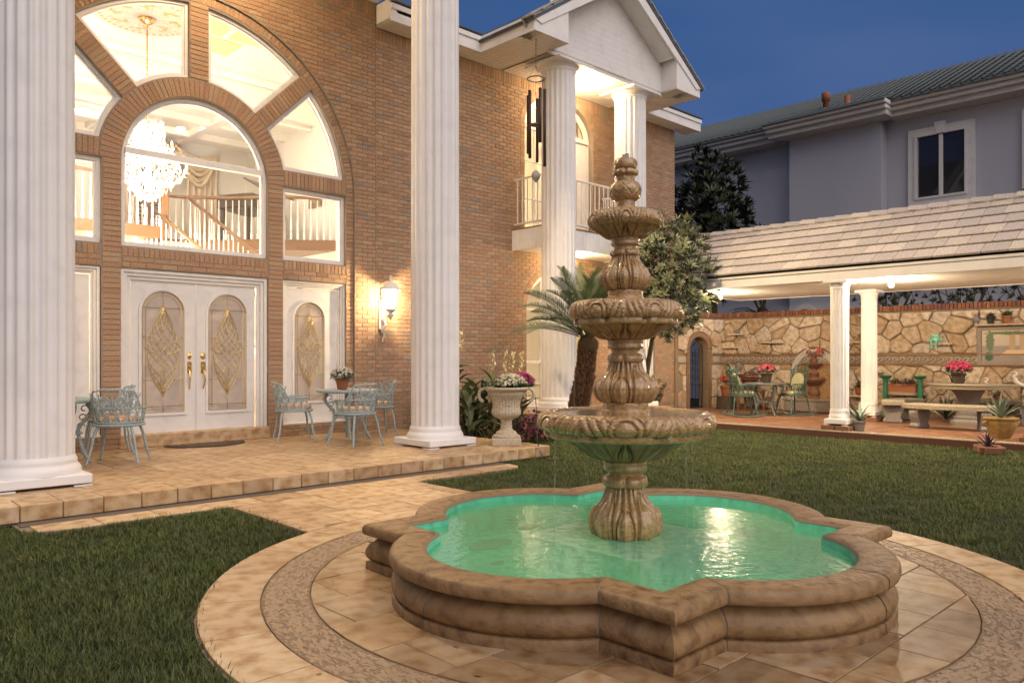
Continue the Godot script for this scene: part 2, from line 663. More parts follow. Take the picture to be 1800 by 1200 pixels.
	var red := tile_mats([[0.27, 0.155, 0.11], [0.245, 0.135, 0.095], [0.30, 0.18, 0.13], [0.235, 0.135, 0.098]], 0.45)
	var rr := -10.6
	while rr < -0.6:
		var c := 13.1
		while c < 17.2:
			var s := new_st(false)
			box(s, Vector3(c + 0.2, PATIO - 0.012, rr + 0.2), Vector3(0.39, 0.03, 0.39), 0.004)
			if rr > -9.4 and c < 16.9: obj("tile", s, red[R.randi() % red.size()], patio)
			else: obj("tile", s, red[R.randi() % red.size()], patio)
			c += 0.4
		rr += 0.4
	for i in 22:
		var s := new_st(false)
		box(s, Vector3(13.03, 0.035, -10.3 + i * 0.45), Vector3(0.13, 0.15, 0.44), 0.008)
		obj("kerb_stone", s, K.conc, patio)

	fallen_leaves()
	# grass
	var gb := blade_clump(16, 0.052)
	var gm := vcol(mat(Color.WHITE, 0.75))
	gm.backlight_enabled = true
	gm.backlight = Color(0.2, 0.22, 0.1)
	var near := PackedVector2Array([Vector2(-1.2, 7.26), Vector2(1.36, 7.26), Vector2(1.4, 6.95), Vector2(1.6, 6.78), Vector2(2.98, 6.78), Vector2(2.98, 2.0), Vector2(1.4, 2.0), Vector2(-1.2, 2.6)])
	sow("near_lawn_grass", near, 760.0, gb, gm, whole, 1.0, 1.15)
	var gb2 := blade_clump(13, 0.047)
	var right := PackedVector2Array([Vector2(5.1, 6.78), Vector2(6.66, 6.78), Vector2(6.78, 7.0), Vector2(6.78, 7.27), Vector2(7.74, 7.27), Vector2(7.74, 8.6), Vector2(9.2, 9.2), Vector2(12.94, 10.4), Vector2(12.94, -2.0), Vector2(4.2, -2.0), Vector2(3.6, 0.7), Vector2(5.1, 3.0)])
	sow("lawn_grass", right, 360.0, gb2, gm, whole, 1.1, 1.3)

func fallen_leaves() -> void:
	var m := leaf_strip(0.05, 0.011, 0.5, 3)
	var xf := []
	var col := []
	for i in 90:
		var p := Vector3(rnd(0.8, 8.0), 0.006, rnd(-7.0, -0.8))
		if p.x > 3.0 and p.distance_to(FC) < 1.75: continue
		if Vector2(p.x - FC.x, p.z - FC.z).length() > 2.5 and not (p.x > 3.05 and p.x < 5.0 and p.z > -6.7 and p.z < -5.0): continue
		xf.append(Transform3D(Basis(Vector3.UP, rnd(0, TAU)) * Basis(Vector3.RIGHT, rnd(-0.1, 0.25)).scaled(Vector3.ONE * rnd(0.5, 1.1)), p))
		col.append(Color(0.22, 0.12, 0.05).lerp(Color(0.30, 0.22, 0.08), R.randf()) * rnd(0.5, 1.2))
	many("fallen_leaves", m, K.leaf, xf, col)

func blade_clump(n: int, h: float) -> ArrayMesh:
	var s := new_st(true)
	for i in n:
		var a := rnd(0, TAU)
		var p := Vector3(rnd(-0.045, 0.045), -0.01, rnd(-0.045, 0.045))
		var d := Vector3(cos(a), 0, sin(a))
		var w := Vector3(-d.z, 0, d.x) * rnd(0.0016, 0.0028)
		var hh := h * rnd(0.5, 1.15)
		var lean := rnd(0.15, 0.8) * hh
		var m := p + Vector3.UP * hh * 0.6 + d * lean * 0.3
		var t := p + Vector3.UP * hh + d * lean
		s.set_smooth_group(FLAT)
		quad(s, p - w, p + w, m + w * 0.8, m - w * 0.8)
		tri(s, m - w * 0.8, m + w * 0.8, t)
	return mesh_of(s)

func sow(called: String, poly: PackedVector2Array, density: float, mesh: Mesh, m: Material, without: PackedVector2Array, big: float, light := 1.0) -> void:
	var lo := poly[0]
	var hi := poly[0]
	for p in poly:
		lo = lo.min(p)
		hi = hi.max(p)
	var n := int((hi.x - lo.x) * (hi.y - lo.y) * density)
	var f := FastNoiseLite.new()
	f.frequency = 0.9
	f.seed = 5
	var xf := []
	var col := []
	for i in n:
		var p := Vector2(rnd(lo.x, hi.x), rnd(lo.y, hi.y))
		if not Geometry2D.is_point_in_polygon(p, poly) or Geometry2D.is_point_in_polygon(p, without): continue
		var v := f.get_noise_2d(p.x, p.y)
		var v2 := f.get_noise_2d(p.x * 3.1 + 50, p.y * 3.1)
		if v2 < -0.38 and R.randf() < 0.5: continue
		var k := rnd(0.7, 1.2) * (1.0 + 0.25 * v) * big
		xf.append(Transform3D(Basis(Vector3.UP, rnd(0, TAU)).scaled(Vector3(k * 1.1, k, k * 1.1)), Vector3(p.x, -0.028, -p.y)))
		var dry := clampf(0.18 + 0.9 * v2 + rnd(-0.2, 0.2), 0.0, 1.0)
		var c := Color(0.060, 0.082, 0.018).lerp(Color(0.14, 0.118, 0.045), dry * 0.5)
		col.append(c * rnd(0.75, 1.3) * light * (1.0 + 0.22 * v))
	stuff(many(called, mesh, m, xf, col))

var house: Node3D
var bricks := []   # [transform, colour]

func spans_at(poly: PackedVector2Array, y: float) -> Array:
	var xs := []
	for i in poly.size():
		var a := poly[i]
		var b := poly[(i + 1) % poly.size()]
		if (a.y <= y) != (b.y <= y): xs.append(a.x + (y - a.y) / (b.y - a.y) * (b.x - a.x))
	xs.sort()
	var out := []
	for i in range(0, xs.size() - 1, 2): out.append([xs[i], xs[i + 1]])
	return out

func brick_tone() -> Color:
	var t := R.randf()
	var c := Color(0.565, 0.36, 0.222)
	if t < 0.06: c = Color(0.42, 0.34, 0.27)
	elif t < 0.30: c = Color(0.55, 0.335, 0.205)
	elif t < 0.5: c = Color(0.575, 0.395, 0.25)
	elif t < 0.62: c = Color(0.49, 0.305, 0.19)
	return c * rnd(0.88, 1.1)

const BW := 0.2032
const BH := 0.0677

func brick(x: float, y: float, z: float, w: float, h: float, ang := 0.0, sink := 0.0) -> void: # centre, face plane z
	var b := Basis(Vector3.BACK, ang) * Basis.from_scale(Vector3(w, h, 1.0))
	bricks.append([Transform3D(b, Vector3(x, y, z - 0.05 - sink + rnd(-0.002, 0.002))), brick_tone()])

func lay(x0: float, x1: float, y0: float, y1: float, z: float, holes: Array) -> void:
	var n := int(round((y1 - y0) / BH))
	var h := (y1 - y0) / n
	for r in n:
		var yc := y0 + (r + 0.5) * h
		var cuts := []
		for p in holes:
			for yy in [yc - h * 0.45, yc, yc + h * 0.45]: cuts.append_array(spans_at(p, yy))
		cuts.sort_custom(func(a, b): return a[0] < b[0])
		var free := []
		var at := x0
		for c in cuts:
			if c[0] > at + 0.03: free.append([at, minf(c[0], x1)])
			at = maxf(at, c[1])
		if at < x1 - 0.03: free.append([at, x1])
		for f in free:
			if f[1] <= f[0]: continue
			var k := floorf(f[0] / BW) - 1
			while k * BW < f[1]:
				var a: float = maxf(f[0], k * BW + (BW / 2 if r % 2 else 0.0))
				var b: float = minf(f[1], (k + 1) * BW + (BW / 2 if r % 2 else 0.0))
				if b - a > 0.035: brick((a + b) / 2, yc, z, b - a - 0.009, h - 0.0095)
				k += 1

func soldiers(x0: float, x1: float, y0: float, y1: float, z: float, holes := []) -> void:
	var n := int(round((x1 - x0) / BH))
	var w := (x1 - x0) / n
	for i in n:
		var x := x0 + (i + 0.5) * w
		var ok := true
		for p in holes:
			if Geometry2D.is_point_in_polygon(Vector2(x, (y0 + y1) / 2), p): ok = false
		if ok: brick(x, (y0 + y1) / 2, z, w - 0.0095, y1 - y0 - 0.009)

func ring_bricks(cx: float, cy: float, r0: float, r1: float, a0: float, a1: float, z: float, rise := 1.0) -> void:
	var n := int(round(absf(a1 - a0) * (r0 + r1) / 2 / BH))
	for i in n:
		var a := lerpf(a0, a1, (i + 0.5) / n)
		var rm := (r0 + r1) / 2
		var w: float = absf(a1 - a0) * rm / n - 0.01
		brick(cx + rm * cos(a), cy + rm * sin(a) * rise, z, r1 - r0 - 0.008, w, atan2(sin(a) * rise, cos(a)) if rise != 1.0 else a)

func stack(ax: float, ay: float, bx: float, by: float, width: float, z: float) -> void: # rowlocks laid across a narrow pier from a to b
	var a := Vector2(ax, ay)
	var b := Vector2(bx, by)
	var n := int(round(a.distance_to(b) / BH))
	var d := (b - a) / n
	for i in n:
		var c := a + d * (i + 0.5)
		brick(c.x, c.y, z, width - 0.006, d.length() - 0.0095, d.angle() - PI / 2)

func fan_pane(side: int, upper: bool) -> PackedVector2Array:
	var r0 := 1.30
	var r1 := 2.35
	var p := PackedVector2Array()
	var lo := func(r): return asin(0.135 / r) if upper else PI / 4 + asin(0.125 / r)
	var hi := func(r): return PI / 4 - asin(0.125 / r) if upper else PI / 2 - asin(0.25 / r)
	for i in 13:
		var a := lerpf(lo.call(r0), hi.call(r0), i / 12.0)
		p.append(Vector2(AX + side * r0 * sin(a), 3.93 + r0 * cos(a)))
	for i in 19:
		var a := lerpf(hi.call(r1), lo.call(r1), i / 18.0)
		p.append(Vector2(AX + side * r1 * sin(a), 3.93 + r1 * cos(a)))
	return ccw(p)

func wall_with_holes(s: SurfaceTool, outline: PackedVector2Array, holes: Array, z: float, depth: float) -> void:
	var xs := []
	var lo := 1e9
	var hi := -1e9
	for p in outline:
		lo = minf(lo, p.x)
		hi = maxf(hi, p.x)
	for h in holes:
		var c := Vector2.ZERO
		for p in h: c += p
		xs.append((c / h.size()).x)
	xs.append(lo)
	xs.append(hi)
	xs.sort()
	for i in xs.size() - 1:
		if xs[i + 1] - xs[i] < 0.001: continue
		var pieces: Array = Geometry2D.intersect_polygons(rect(xs[i], -1, xs[i + 1], 12), outline)
		for h in holes:
			var nx := []
			for p in pieces:
				for q in Geometry2D.clip_polygons(p, h): nx.append(q)
			pieces = nx
		for p in pieces:
			p = clean(ccw(p), 0.001)
			if p.size() > 2 and area2(p) > 0.0005: slab(s, p, Transform3D(Basis(), Vector3(0, 0, z - depth)), depth, 0.0, true)

func window_in(called: String, poly: PackedVector2Array, z: float, w := 0.05, m: Material = null) -> MeshInstance3D:
	var s := new_st(false)
	ring_frame(s, poly, w, Transform3D(Basis(), Vector3(0, 0, z - 0.05)), 0.07)
	ring_frame(s, inset(ccw(poly), w), 0.022, Transform3D(Basis(), Vector3(0, 0, z - 0.05)), 0.05)
	var f := obj(called, s, m if m else K.trim, house)
	var g := new_st(false)
	cap(g, inset(ccw(poly), w + 0.008), Transform3D(), z - 0.03)
	obj("pane", g, K.glass, f)
	return f

func column(called: String, at: Vector3, r: float, h: float, parent: Node, pl := 0.39, flutes := 20) -> MeshInstance3D:
	var s := new_st()
	var prof := []
	var y0 := 0.11
	var y1 := h - 0.16
	var bot := [Vector2(r * 1.04, y0 + 0.10), Vector2(r, y0 + 0.16)]
	prof.append_array(bot)
	for i in 9: prof.append(Vector2(r * (1.0 - 0.02 * pow(i / 8.0, 1.5)), lerpf(y0 + 0.22, y1 - 0.08, i / 8.0)))
	prof.append(Vector2(r * 0.985, y1))
	var fl := func(th, v):
		if v < 0.06 or v > 0.985: return 0.0
		var u := fposmod(th * flutes / TAU, 1.0)
		if u < 0.16 or u > 0.84: return 0.0
		var q := (u - 0.5) / 0.34
		return -0.085 * r * sqrt(maxf(0.0, 1.0 - q * q))
	lathe(s, prof, flutes * 8, Vector3.ZERO, fl)
	var o := obj(called, s, K.column, parent)
	o.position = at
	var b := new_st()
	lathe(b, smooth2([Vector2(r * 1.0, y0 + 0.17), Vector2(r * 1.06, y0 + 0.13), Vector2(r * 1.07, y0 + 0.09), Vector2(r * 1.16, y0 + 0.05), Vector2(r * 1.18, y0)], 4), 40)
	box(b, Vector3(0, y0 / 2 + 0.012, 0), Vector3(pl * 2, y0 - 0.024, pl * 2), 0.008)
	for e in [[-1, -1], [1, -1], [1, 1], [-1, 1]]: box(b, Vector3(e[0] * pl * 0.8, 0.006, e[1] * pl * 0.8), Vector3(pl * 0.4, 0.012, pl * 0.4), 0.0)
	obj("base", b, K.column, o)
	var c := new_st()
	lathe(c, smooth2([Vector2(r * 0.97, y1 - 0.01), Vector2(r * 1.03, y1 + 0.02), Vector2(r * 1.02, y1 + 0.045), Vector2(r * 1.14, y1 + 0.09), Vector2(r * 1.2, y1 + 0.11)], 4), 40)
	box(c, Vector3(0, h - 0.025, 0), Vector3(r * 2.75, 0.05, r * 2.75), 0.006)
	obj("capital", c, K.column, o)
	return o

func planks(s: SurfaceTool, x0: float, x1: float, z0: float, z1: float, y: float, along_x: bool, w := 0.1) -> void: # ribbed soffit, underside at y
	var a0 := z0 if along_x else x0
	var a1 := z1 if along_x else x1
	var n := int(round((a1 - a0) / w))
	for i in n:
		var c := a0 + (i + 0.5) * (a1 - a0) / n
		var d := (a1 - a0) / n - 0.004
		if along_x: box(s, Vector3((x0 + x1) / 2, y + 0.011, c), Vector3(x1 - x0, 0.022, d), 0.004)
		else: box(s, Vector3(c, y + 0.011, (z0 + z1) / 2), Vector3(d, 0.022, z1 - z0), 0.004)
	box(s, Vector3((x0 + x1) / 2, y + 0.03, (z0 + z1) / 2), Vector3(x1 - x0, 0.014, z1 - z0))

func leaded(door: Node, cx: float, y0: float, w: float, top: float, z: float) -> void: # round-headed light of bevelled glass with brass cames
	var spring := top - w / 2
	var p := arch(cx - w / 2, y0, cx + w / 2, spring, 20)
	var fr := new_st(false)
	var out := inset(p, -0.035)
	ring_frame(fr, out, 0.035, Transform3D(Basis(), Vector3(0, 0, z - 0.01)), 0.03)
	obj("light_frame", fr, K.trim, door)
	var g := new_st(false)
	cap(g, p, Transform3D(), z + 0.004)
	obj("pane", g, K.goldglass, door)
	var s := new_st()
	var zz := z + 0.008
	var v := func(u, t): return Vector3(cx + u * w / 2, lerpf(y0, top, t), zz)
	var i1 := inset(p, 0.012)
	var i2 := inset(p, 0.058)
	for q in [i1, i2]:
		var pts := []
		for e in q: pts.append(Vector3(e.x, e.y, zz))
		tube(s, pts, 0.0042, -1, 4, true)
	for t in [0.055, 0.27, 0.62, 0.86]:
		tube(s, [v.call(-0.98, t), v.call(-0.5 if t > 0.1 and t < 0.8 else 0.98, t)], 0.0035, -1, 4)
		tube(s, [v.call(0.98, t), v.call(0.5 if t > 0.1 and t < 0.8 else -0.98, t)], 0.0035, -1, 4)
	for k in 5: # interlaced ogee lattice
		for m in [-1, 1]:
			var ph := -1.1 + 0.55 * k
			var pts := []
			for i in 25:
				var t := i / 24.0
				var u: float = m * 0.74 * sin(PI * pow(t, 0.9)) * sin((t - 0.5) * 5.4 + ph)
				pts.append(v.call(u, lerpf(0.13 + 0.05 * absf(ph), 0.90 - 0.06 * absf(ph), t)))
			tube(s, pts, 0.0052, -1, 4)
	for m in [-1, 1]:
		var pts := []
		for i in 17: # pointed almond above and below
			var t := i / 16.0
			pts.append(v.call(m * 0.13 * sin(PI * t), lerpf(0.66, 0.86, t)))
		tube(s, pts, 0.006, -1, 4)
		pts = []
		for i in 17:
			var t := i / 16.0
			pts.append(v.call(m * 0.11 * sin(PI * t), lerpf(0.17, 0.36, t)))
		tube(s, pts, 0.006, -1, 4)
		pts = []
		for i in 13: # side leaf
			var t := i / 12.0
			pts.append(v.call(m * (0.1 + 0.75 * t), 0.50 + 0.07 * sin(t * PI) + 0.03 * t))
		tube(s, pts, 0.006, -1, 4)
		pts = []
		for i in 13:
			var t := i / 12.0
			pts.append(v.call(m * (0.1 + 0.75 * t), 0.48 + 0.05 * t * t))
		tube(s, pts, 0.006, -1, 4)
	tube(s, [v.call(0, 0.86), v.call(0, 0.99)], 0.004, -1, 4)
	tube(s, [v.call(0, 0.01), v.call(0, 0.17)], 0.004, -1, 4)
	obj("came", s, K.came, door)

func moulded_leaf(called: String, x0: float, x1: float, y0: float, y1: float, z: float, parent: Node) -> MeshInstance3D:
	var s := new_st(false)
	box(s, Vector3((x0 + x1) / 2, (y0 + y1) / 2, z - 0.022), Vector3(x1 - x0 - 0.006, y1 - y0, 0.044), 0.003)
	return obj(called, s, K.trim, parent)

func casing(x0: float, x1: float, y0: float, y1: float, z: float, w: float, parent: Node, called := "door_frame") -> MeshInstance3D:
	var s := new_st(false)
	for k in 3: # stepped moulding
		var a := w * k / 3.0
		var d := 0.10 - 0.028 * k
		var ww := w / 3.0
		box(s, Vector3(x0 + a + ww / 2, (y0 + y1 - a) / 2, z - 0.06 + d / 2), Vector3(ww - 0.002, y1 - y0 - a, d), 0.005)
		box(s, Vector3(x1 - a - ww / 2, (y0 + y1 - a) / 2, z - 0.06 + d / 2), Vector3(ww - 0.002, y1 - y0 - a, d), 0.005)
		box(s, Vector3((x0 + x1) / 2, y1 - a - ww / 2, z - 0.0602 + d / 2), Vector3(x1 - x0 - 2 * a - 0.01, ww - 0.002, d), 0.005)
	return obj(called, s, K.trim, parent)

func build_house() -> void:
	var gg := mat(Color(1, 1, 1, 0.30), 0.1)
	gg.transparency = BaseMaterial3D.TRANSPARENCY_ALPHA
	var sw := ntex(0.006, [[0.0, Color(0.46, 0.30, 0.13)], [0.5, Color(0.62, 0.46, 0.25)], [1.0, Color(0.88, 0.80, 0.60)]], 2, 33)
	var sn: FastNoiseLite = sw.noise
	sn.domain_warp_enabled = true
	sn.domain_warp_amplitude = 40.0
	sn.domain_warp_frequency = 0.012
	tex(gg, sw, 1.1)
	gg.normal_enabled = true
	var gn := ntex(0.012, [[0.0, 0.0], [1.0, 1.0]], 3, 31)
	gn.as_normal_map = true
	gn.bump_strength = 10.0
	gg.normal_texture = gn
	gg.clearcoat_enabled = true
	gg.clearcoat = 1.0
	gg.clearcoat_roughness = 0.05
	K.goldglass = gg
	K.came = mat(lin(0.80, 0.62, 0.32), 0.2, 0.7)
	house = thing("brick_mansion", "orange brick mansion with white columns, great fan window and balcony gable", "house")
	# ---- outlines
	var panel := PackedVector2Array([Vector2(1.87, 0.1), Vector2(6.87, 0.1)])
	for i in 33: panel.append(Vector2(AX + 2.5 * cos(PI * i / 32), 3.93 + 2.5 * sin(PI * i / 32)))
	var balw := arch(10.75, 3.8, 12.81, 5.95, 20, 0.70)
	var balring := arch(10.62, 3.8, 12.94, 5.95, 20, 0.83)
	var low := arch(10.80, 0.35, 12.76, 2.3, 20, 0.8)
	var lowring := arch(10.67, 0.3, 12.89, 2.3, 20, 0.93)
	var sdoor := rect(13.86, 0.12, 15.06, 2.36)
	var holes := [panel, balring, lowring, sdoor]
	lay(0.2, 7.27, TERR + 0.0, 6.97, WALL, [panel])
	lay(7.27, 15.85, TERR, 6.60, WALL, holes)
	soldiers(0.2, 7.27, 6.97, 7.18, WALL, [])
	soldiers(7.27, 15.85, 6.60, 6.80, WALL, [])
	# end of the wall, turning the corner
	for r in 98:
		brick(15.84, TERR + (r + 0.5) * 0.0679, WALL - 0.06, 0.1, 0.058, 0.0)
	# ---- piers, rings and spokes inside the great arch (set back 4 cm)
	var pz := WALL - 0.04
	stack(3.235, TERR, 3.235, 3.93, 0.225, pz)
	stack(5.52, TERR, 5.52, 3.93, 0.235, pz)
	stack(6.80, TERR, 6.80, 3.93, 0.135, pz)
	stack(1.94, TERR, 1.94, 3.93, 0.135, pz)
	ring_bricks(AX, 3.93, 1.03, 1.29, 0, PI, pz)
	ring_bricks(AX, 3.93, 2.37, 2.495, 0, PI, pz)
	stack(AX, 5.23, AX, 6.29, 0.26, pz)
	for sd in [-1, 1]:
		stack(AX + sd * 1.30 * sin(PI / 4), 3.93 + 1.30 * cos(PI / 4), AX + sd * 2.36 * sin(PI / 4), 3.93 + 2.36 * cos(PI / 4), 0.24, pz)
		var a: float = 5.66 if sd > 0 else 2.02
		soldiers(a, a + 1.06, 3.94, 4.175, pz)
		soldiers(a, a + 1.06, 2.67, 2.81, pz)
		lay(a - 0.02, a + 1.08, 2.53, 2.67, pz, [])
		lay(a - 0.02, a + 1.08, TERR, TERR + 0.17, pz, [])
	soldiers(3.36, 5.39, 2.67, 2.80, pz)
	lay(3.36, 5.39, 2.53, 2.67, pz, [])
	ring_bricks(11.78, 5.95, 1.035, 1.16, 0, PI, WALL, 0.70)
	for i in 30:
		for sd in [-1, 1]: brick(11.78 + sd * 1.095, 3.84 + i * 0.0705, WALL, 0.118, 0.06)
	ring_bricks(11.78, 2.3, 0.985, 1.11, 0, PI, WALL, 0.82)
	for i in 28:
		for sd in [-1, 1]: brick(11.78 + sd * 1.045, 0.36 + i * 0.0695, WALL, 0.118, 0.06)
	# ---- mortar bed behind the bricks
	var win := [arch(3.35, 2.81, 5.39, 3.93, 24, 1.02)]
	for sd in [-1, 1]:
		for u in [true, false]: win.append(fan_pane(sd, u))
	var rectr := rect(5.64, 2.82, 6.73, 3.93)
	var rectl := rect(2.01, 2.82, 3.11, 3.93)
	win.append_array([rectr, rectl, rect(3.34, 0.0, 5.40, 2.52), rect(5.64, 0.3, 6.73, 2.52), rect(2.01, 0.3, 3.11, 2.52)])
	var s := new_st(false)
	wall_with_holes(s, panel, win, WALL - 0.049, 0.25)
	wall_with_holes(s, rect(-3.0, 0.0, 15.80, 7.2), [panel, balw, low, sdoor], WALL - 0.008, 0.29)
	box(s, Vector3(15.7, 3.6, -13.2), Vector3(0.25, 7.2, 4.1))
	var fw := obj("facade_wall", s, K.mortar, house)
	# ---- bricks: the 300 nearest as pieces of their own
	var eye := Vector3(0, EYE, 0)
	bricks.sort_custom(func(a, b): return a[0].origin.distance_squared_to(eye) < b[0].origin.distance_squared_to(eye))
	var bm := boxm(Vector3(1, 1, 0.1), 0.0)
	var variants := []
	for i in 8:
		variants.append(tex(mat(brick_tone().linear_to_srgb(), 0.88), T.mottle, 5.0, T.h2, 0.25))
	var xf := []
	var col := []
	var shown := 0
	for b in bricks:
		var o: Vector3 = b[0].origin
		if shown < 300 and o.x > 2.9:
			var w: float = b[0].basis.x.length()
			var h: float = b[0].basis.y.length()
			var key := "brick%d_%d" % [int(w * 200), int(h * 400)]
			if not K.has(key): K[key] = boxm(Vector3(w, h, 0.1), 0.004)
			var m := put("brick", K[key], variants[R.randi() % 8], fw)
			m.transform = Transform3D(b[0].basis.orthonormalized(), o)
			shown += 1
		else:
			xf.append(b[0])
			col.append(b[1])
	var unit := new_st(false)
	box(unit, Vector3.ZERO, Vector3(1, 1, 0.1), 0.0)
	many("brickwork", bevel_brick(), K.brick, xf, col, fw)

	# ---- windows of the great arch
	var wz := WALL - 0.12
	var cw := window_in("arched_window", win[0], wz, 0.045)
	var tb := new_st(false)
	box(tb, Vector3(AX, 4.08, wz), Vector3(1.93, 0.085, 0.1), 0.006)
	obj("transom", tb, K.trim, cw)
	for i in 4: window_in("fan_window", win[1 + i], wz, 0.045)
	window_in("square_window", rectr, wz, 0.05)
	window_in("square_window", rectl, wz, 0.05)
	# ---- front doors
	casing(3.345, 5.395, TERR + 0.17, 2.515, WALL - 0.11, 0.14, house)
	for sd in [-1, 1]:
		var cx: float = AX + sd * 0.437
		var lf := moulded_leaf("door_leaf", cx - 0.437, cx + 0.437, TERR + 0.175, 2.39, WALL - 0.16, house)
		leaded(lf, cx + sd * 0.015, 0.58, 0.57, 2.25, WALL - 0.156)
		var hx: float = AX + sd * 0.095
		var h := new_st()
		lathe(h, [Vector2(0, 0.012), Vector2(0.02, 0.012), Vector2(0.034, 0.004), Vector2(0.036, 0)], 16)
		var kn := obj("deadbolt", h, K.brass, lf)
		kn.transform = Transform3D(Basis(Vector3.RIGHT, PI / 2).scaled(Vector3(1, 1.35, 1)), Vector3(hx, 1.36, WALL - 0.158))
		var g := new_st()
		lathe(g, smooth2([Vector2(0, 0.03), Vector2(0.018, 0.026), Vector2(0.022, 0.012), Vector2(0.038, 0.006), Vector2(0.04, 0)], 3), 16, Vector3(hx, 0, 0))
		var gp := []
		for i in 11:
			var t := i / 10.0
			gp.append(Vector3(hx + sd * 0.012 * sin(t * PI), 1.17 - 0.27 * t, WALL - 0.158 + 0.055 * sin(PI * (0.15 + 0.8 * t))))
		var hs := new_st()
		tube(hs, gp, 0.014, 0.009, 8)
		box(hs, Vector3(hx, 1.2, WALL - 0.15), Vector3(0.06, 0.16, 0.016), 0.006)
		box(hs, Vector3(hx, 1.205, WALL - 0.13), Vector3(0.03, 0.05, 0.05), 0.01)
		obj("handle", hs, K.brass, lf)
	var ss := new_st(false)
	box(ss, Vector3(AX, TERR + 0.085, WALL - 0.12), Vector3(2.10, 0.17, 0.22), 0.01)
	obj("door_sill", ss, tex(mat(lin(0.50, 0.40, 0.29), 0.5), T.travert, 1.2), house)
	# ---- fixed lights either side
	for sd in [-1, 1]:
		var x0: float = AX + 1.815 - 0.545 if sd > 0 else AX - 1.815 - 0.545
		casing(x0, x0 + 1.09, TERR + 0.17, 2.515, WALL - 0.11, 0.10, house, "side_light_frame")
		var sl := moulded_leaf("side_light", x0 + 0.10, x0 + 0.99, TERR + 0.2, 2.41, WALL - 0.16, house)
		leaded(sl, x0 + 0.50, 0.66, 0.52, 2.2, WALL - 0.156)
		var sb := new_st(false)
		box(sb, Vector3(x0 + 0.545, TERR + 0.185, WALL - 0.11), Vector3(1.09, 0.03, 0.14), 0.004)
		obj("sill", sb, K.trim, sl)

	# ---- great columns of the portico, its beam and ceiling
	column("column", Vector3(1.82, TERR, -8.40), 0.33, 7.0, house, 0.39)
	column("column", Vector3(6.62, TERR, -8.44), 0.33, 7.0, house, 0.40)
	var pc := new_st(false)
	box(pc, Vector3(3.9, 7.55, -8.42), Vector3(7.0, 0.80, 0.9), 0.01)
	obj("portico_beam", pc, K.white, house)
	var ps := new_st(false)
	planks(ps, 0.2, 7.26, -10.85, -8.88, 7.18, true, 0.16)
	box(ps, Vector3(3.75, 7.6, -9.6), Vector3(7.2, 0.7, 2.6))
	obj("portico_ceiling", ps, K.soffit, house)

	# ---- main eaves with roof
	eaves(7.28, 9.24)
	eaves(14.20, 16.32)
	var gb := new_st(false)
	box(gb, Vector3(7.75, 6.99, -10.455), Vector3(0.7, 0.10, 0.03), 0.004)
	obj("vent", gb, K.trim, house)
	# ---- balcony gable
	gable()
	balcony()

func bevel_brick() -> ArrayMesh: # unit brick whose chamfer suits 20 x 6 cm
	var s := new_st(false)
	var x := 0.5
	var bx := 0.022
	var by := 0.07
	var f := 0.05
	var p := [Vector3(-x, -x, -f), Vector3(x, -x, -f), Vector3(x, x, -f), Vector3(-x, x, -f)]
	var q := [Vector3(-x, -x, f - 0.005), Vector3(x, -x, f - 0.005), Vector3(x, x, f - 0.005), Vector3(-x, x, f - 0.005)]
	var r := [Vector3(-x + bx, -x + by, f), Vector3(x - bx, -x + by, f), Vector3(x - bx, x - by, f), Vector3(-x + bx, x - by, f)]
	for i in 4:
		var j := (i + 1) % 4
		quad(s, p[i], p[j], q[j], q[i])
		quad(s, q[i], q[j], r[j], r[i])
	quad(s, r[0], r[1], r[2], r[3])
	return mesh_of(s)

func roof_tiles(parent: Node, org: Vector3, along: Vector3, slope: Vector3, n: int, rows: int, w: float, l: float, m: Array, called := "roof_tile") -> void:
	var nrm := along.cross(slope).normalized()
	if nrm.y < 0: nrm = -nrm
	var tb := boxm(Vector3(w - 0.006, 0.03, l + 0.05), 0.006)
	var tilt := atan2(0.03, l)
	for r in rows:
		for c in range(0, n + (1 if r % 2 else 0)):
			var at := org + along * (c * w + (0.0 if r % 2 else w / 2)) + slope * ((r + 0.5) * l) + nrm * (0.035 + rnd(-0.003, 0.003))
			var o := put(called, tb, m[R.randi() % m.size()], parent)
			var zax := -slope.rotated(along.normalized(), 0.0)
			var b := Basis(along.normalized(), nrm, along.normalized().cross(nrm))
			if b.z.dot(slope) > 0: tilt = -absf(tilt)
			else: tilt = absf(tilt)
			o.transform = Transform3D(b * Basis(Vector3.RIGHT, tilt + rnd(-0.012, 0.012)), at)

func eaves(x0: float, x1: float) -> void:
	var s := new_st(false)
	planks(s, x0, x1, WALL + 0.002, -10.47, 6.80, true, 0.098)
	var e := obj("eaves", s, K.soffit, house)
	var f := new_st(false)
	box(f, Vector3((x0 + x1) / 2, 6.93, -10.455), Vector3(x1 - x0, 0.27, 0.03), 0.004)
	box(f, Vector3((x0 + x1) / 2, 7.03, -10.425), Vector3(x1 - x0 + 0.02, 0.09, 0.03), 0.006)
	box(f, Vector3(x0 + 0.014, 6.98, -10.66), Vector3(0.028, 0.36, 0.39), 0.003)
	box(f, Vector3(x1 - 0.014, 6.93, -10.66), Vector3(0.028, 0.27, 0.39), 0.003)
	obj("fascia", f, K.white, e)
	var r := new_st(false)
	var sl := Vector3(0, 0.5, -0.866)
	var o := Vector3((x0 + x1) / 2, 7.07, -10.42)
	for i in 14:
		var c := o + sl * (i * 0.3 + 0.15) + Vector3(0, 0.02, 0.012)
		box(r, Vector3.ZERO, Vector3(x1 - x0 + 0.06, 0.03, 0.33), 0.008, Transform3D(Basis(Vector3.RIGHT, PI / 6 - 0.09), c))
	obj("roof", r, tex(mat(lin(0.10, 0.12, 0.15), 0.7), T.mottle, 2.0), e)

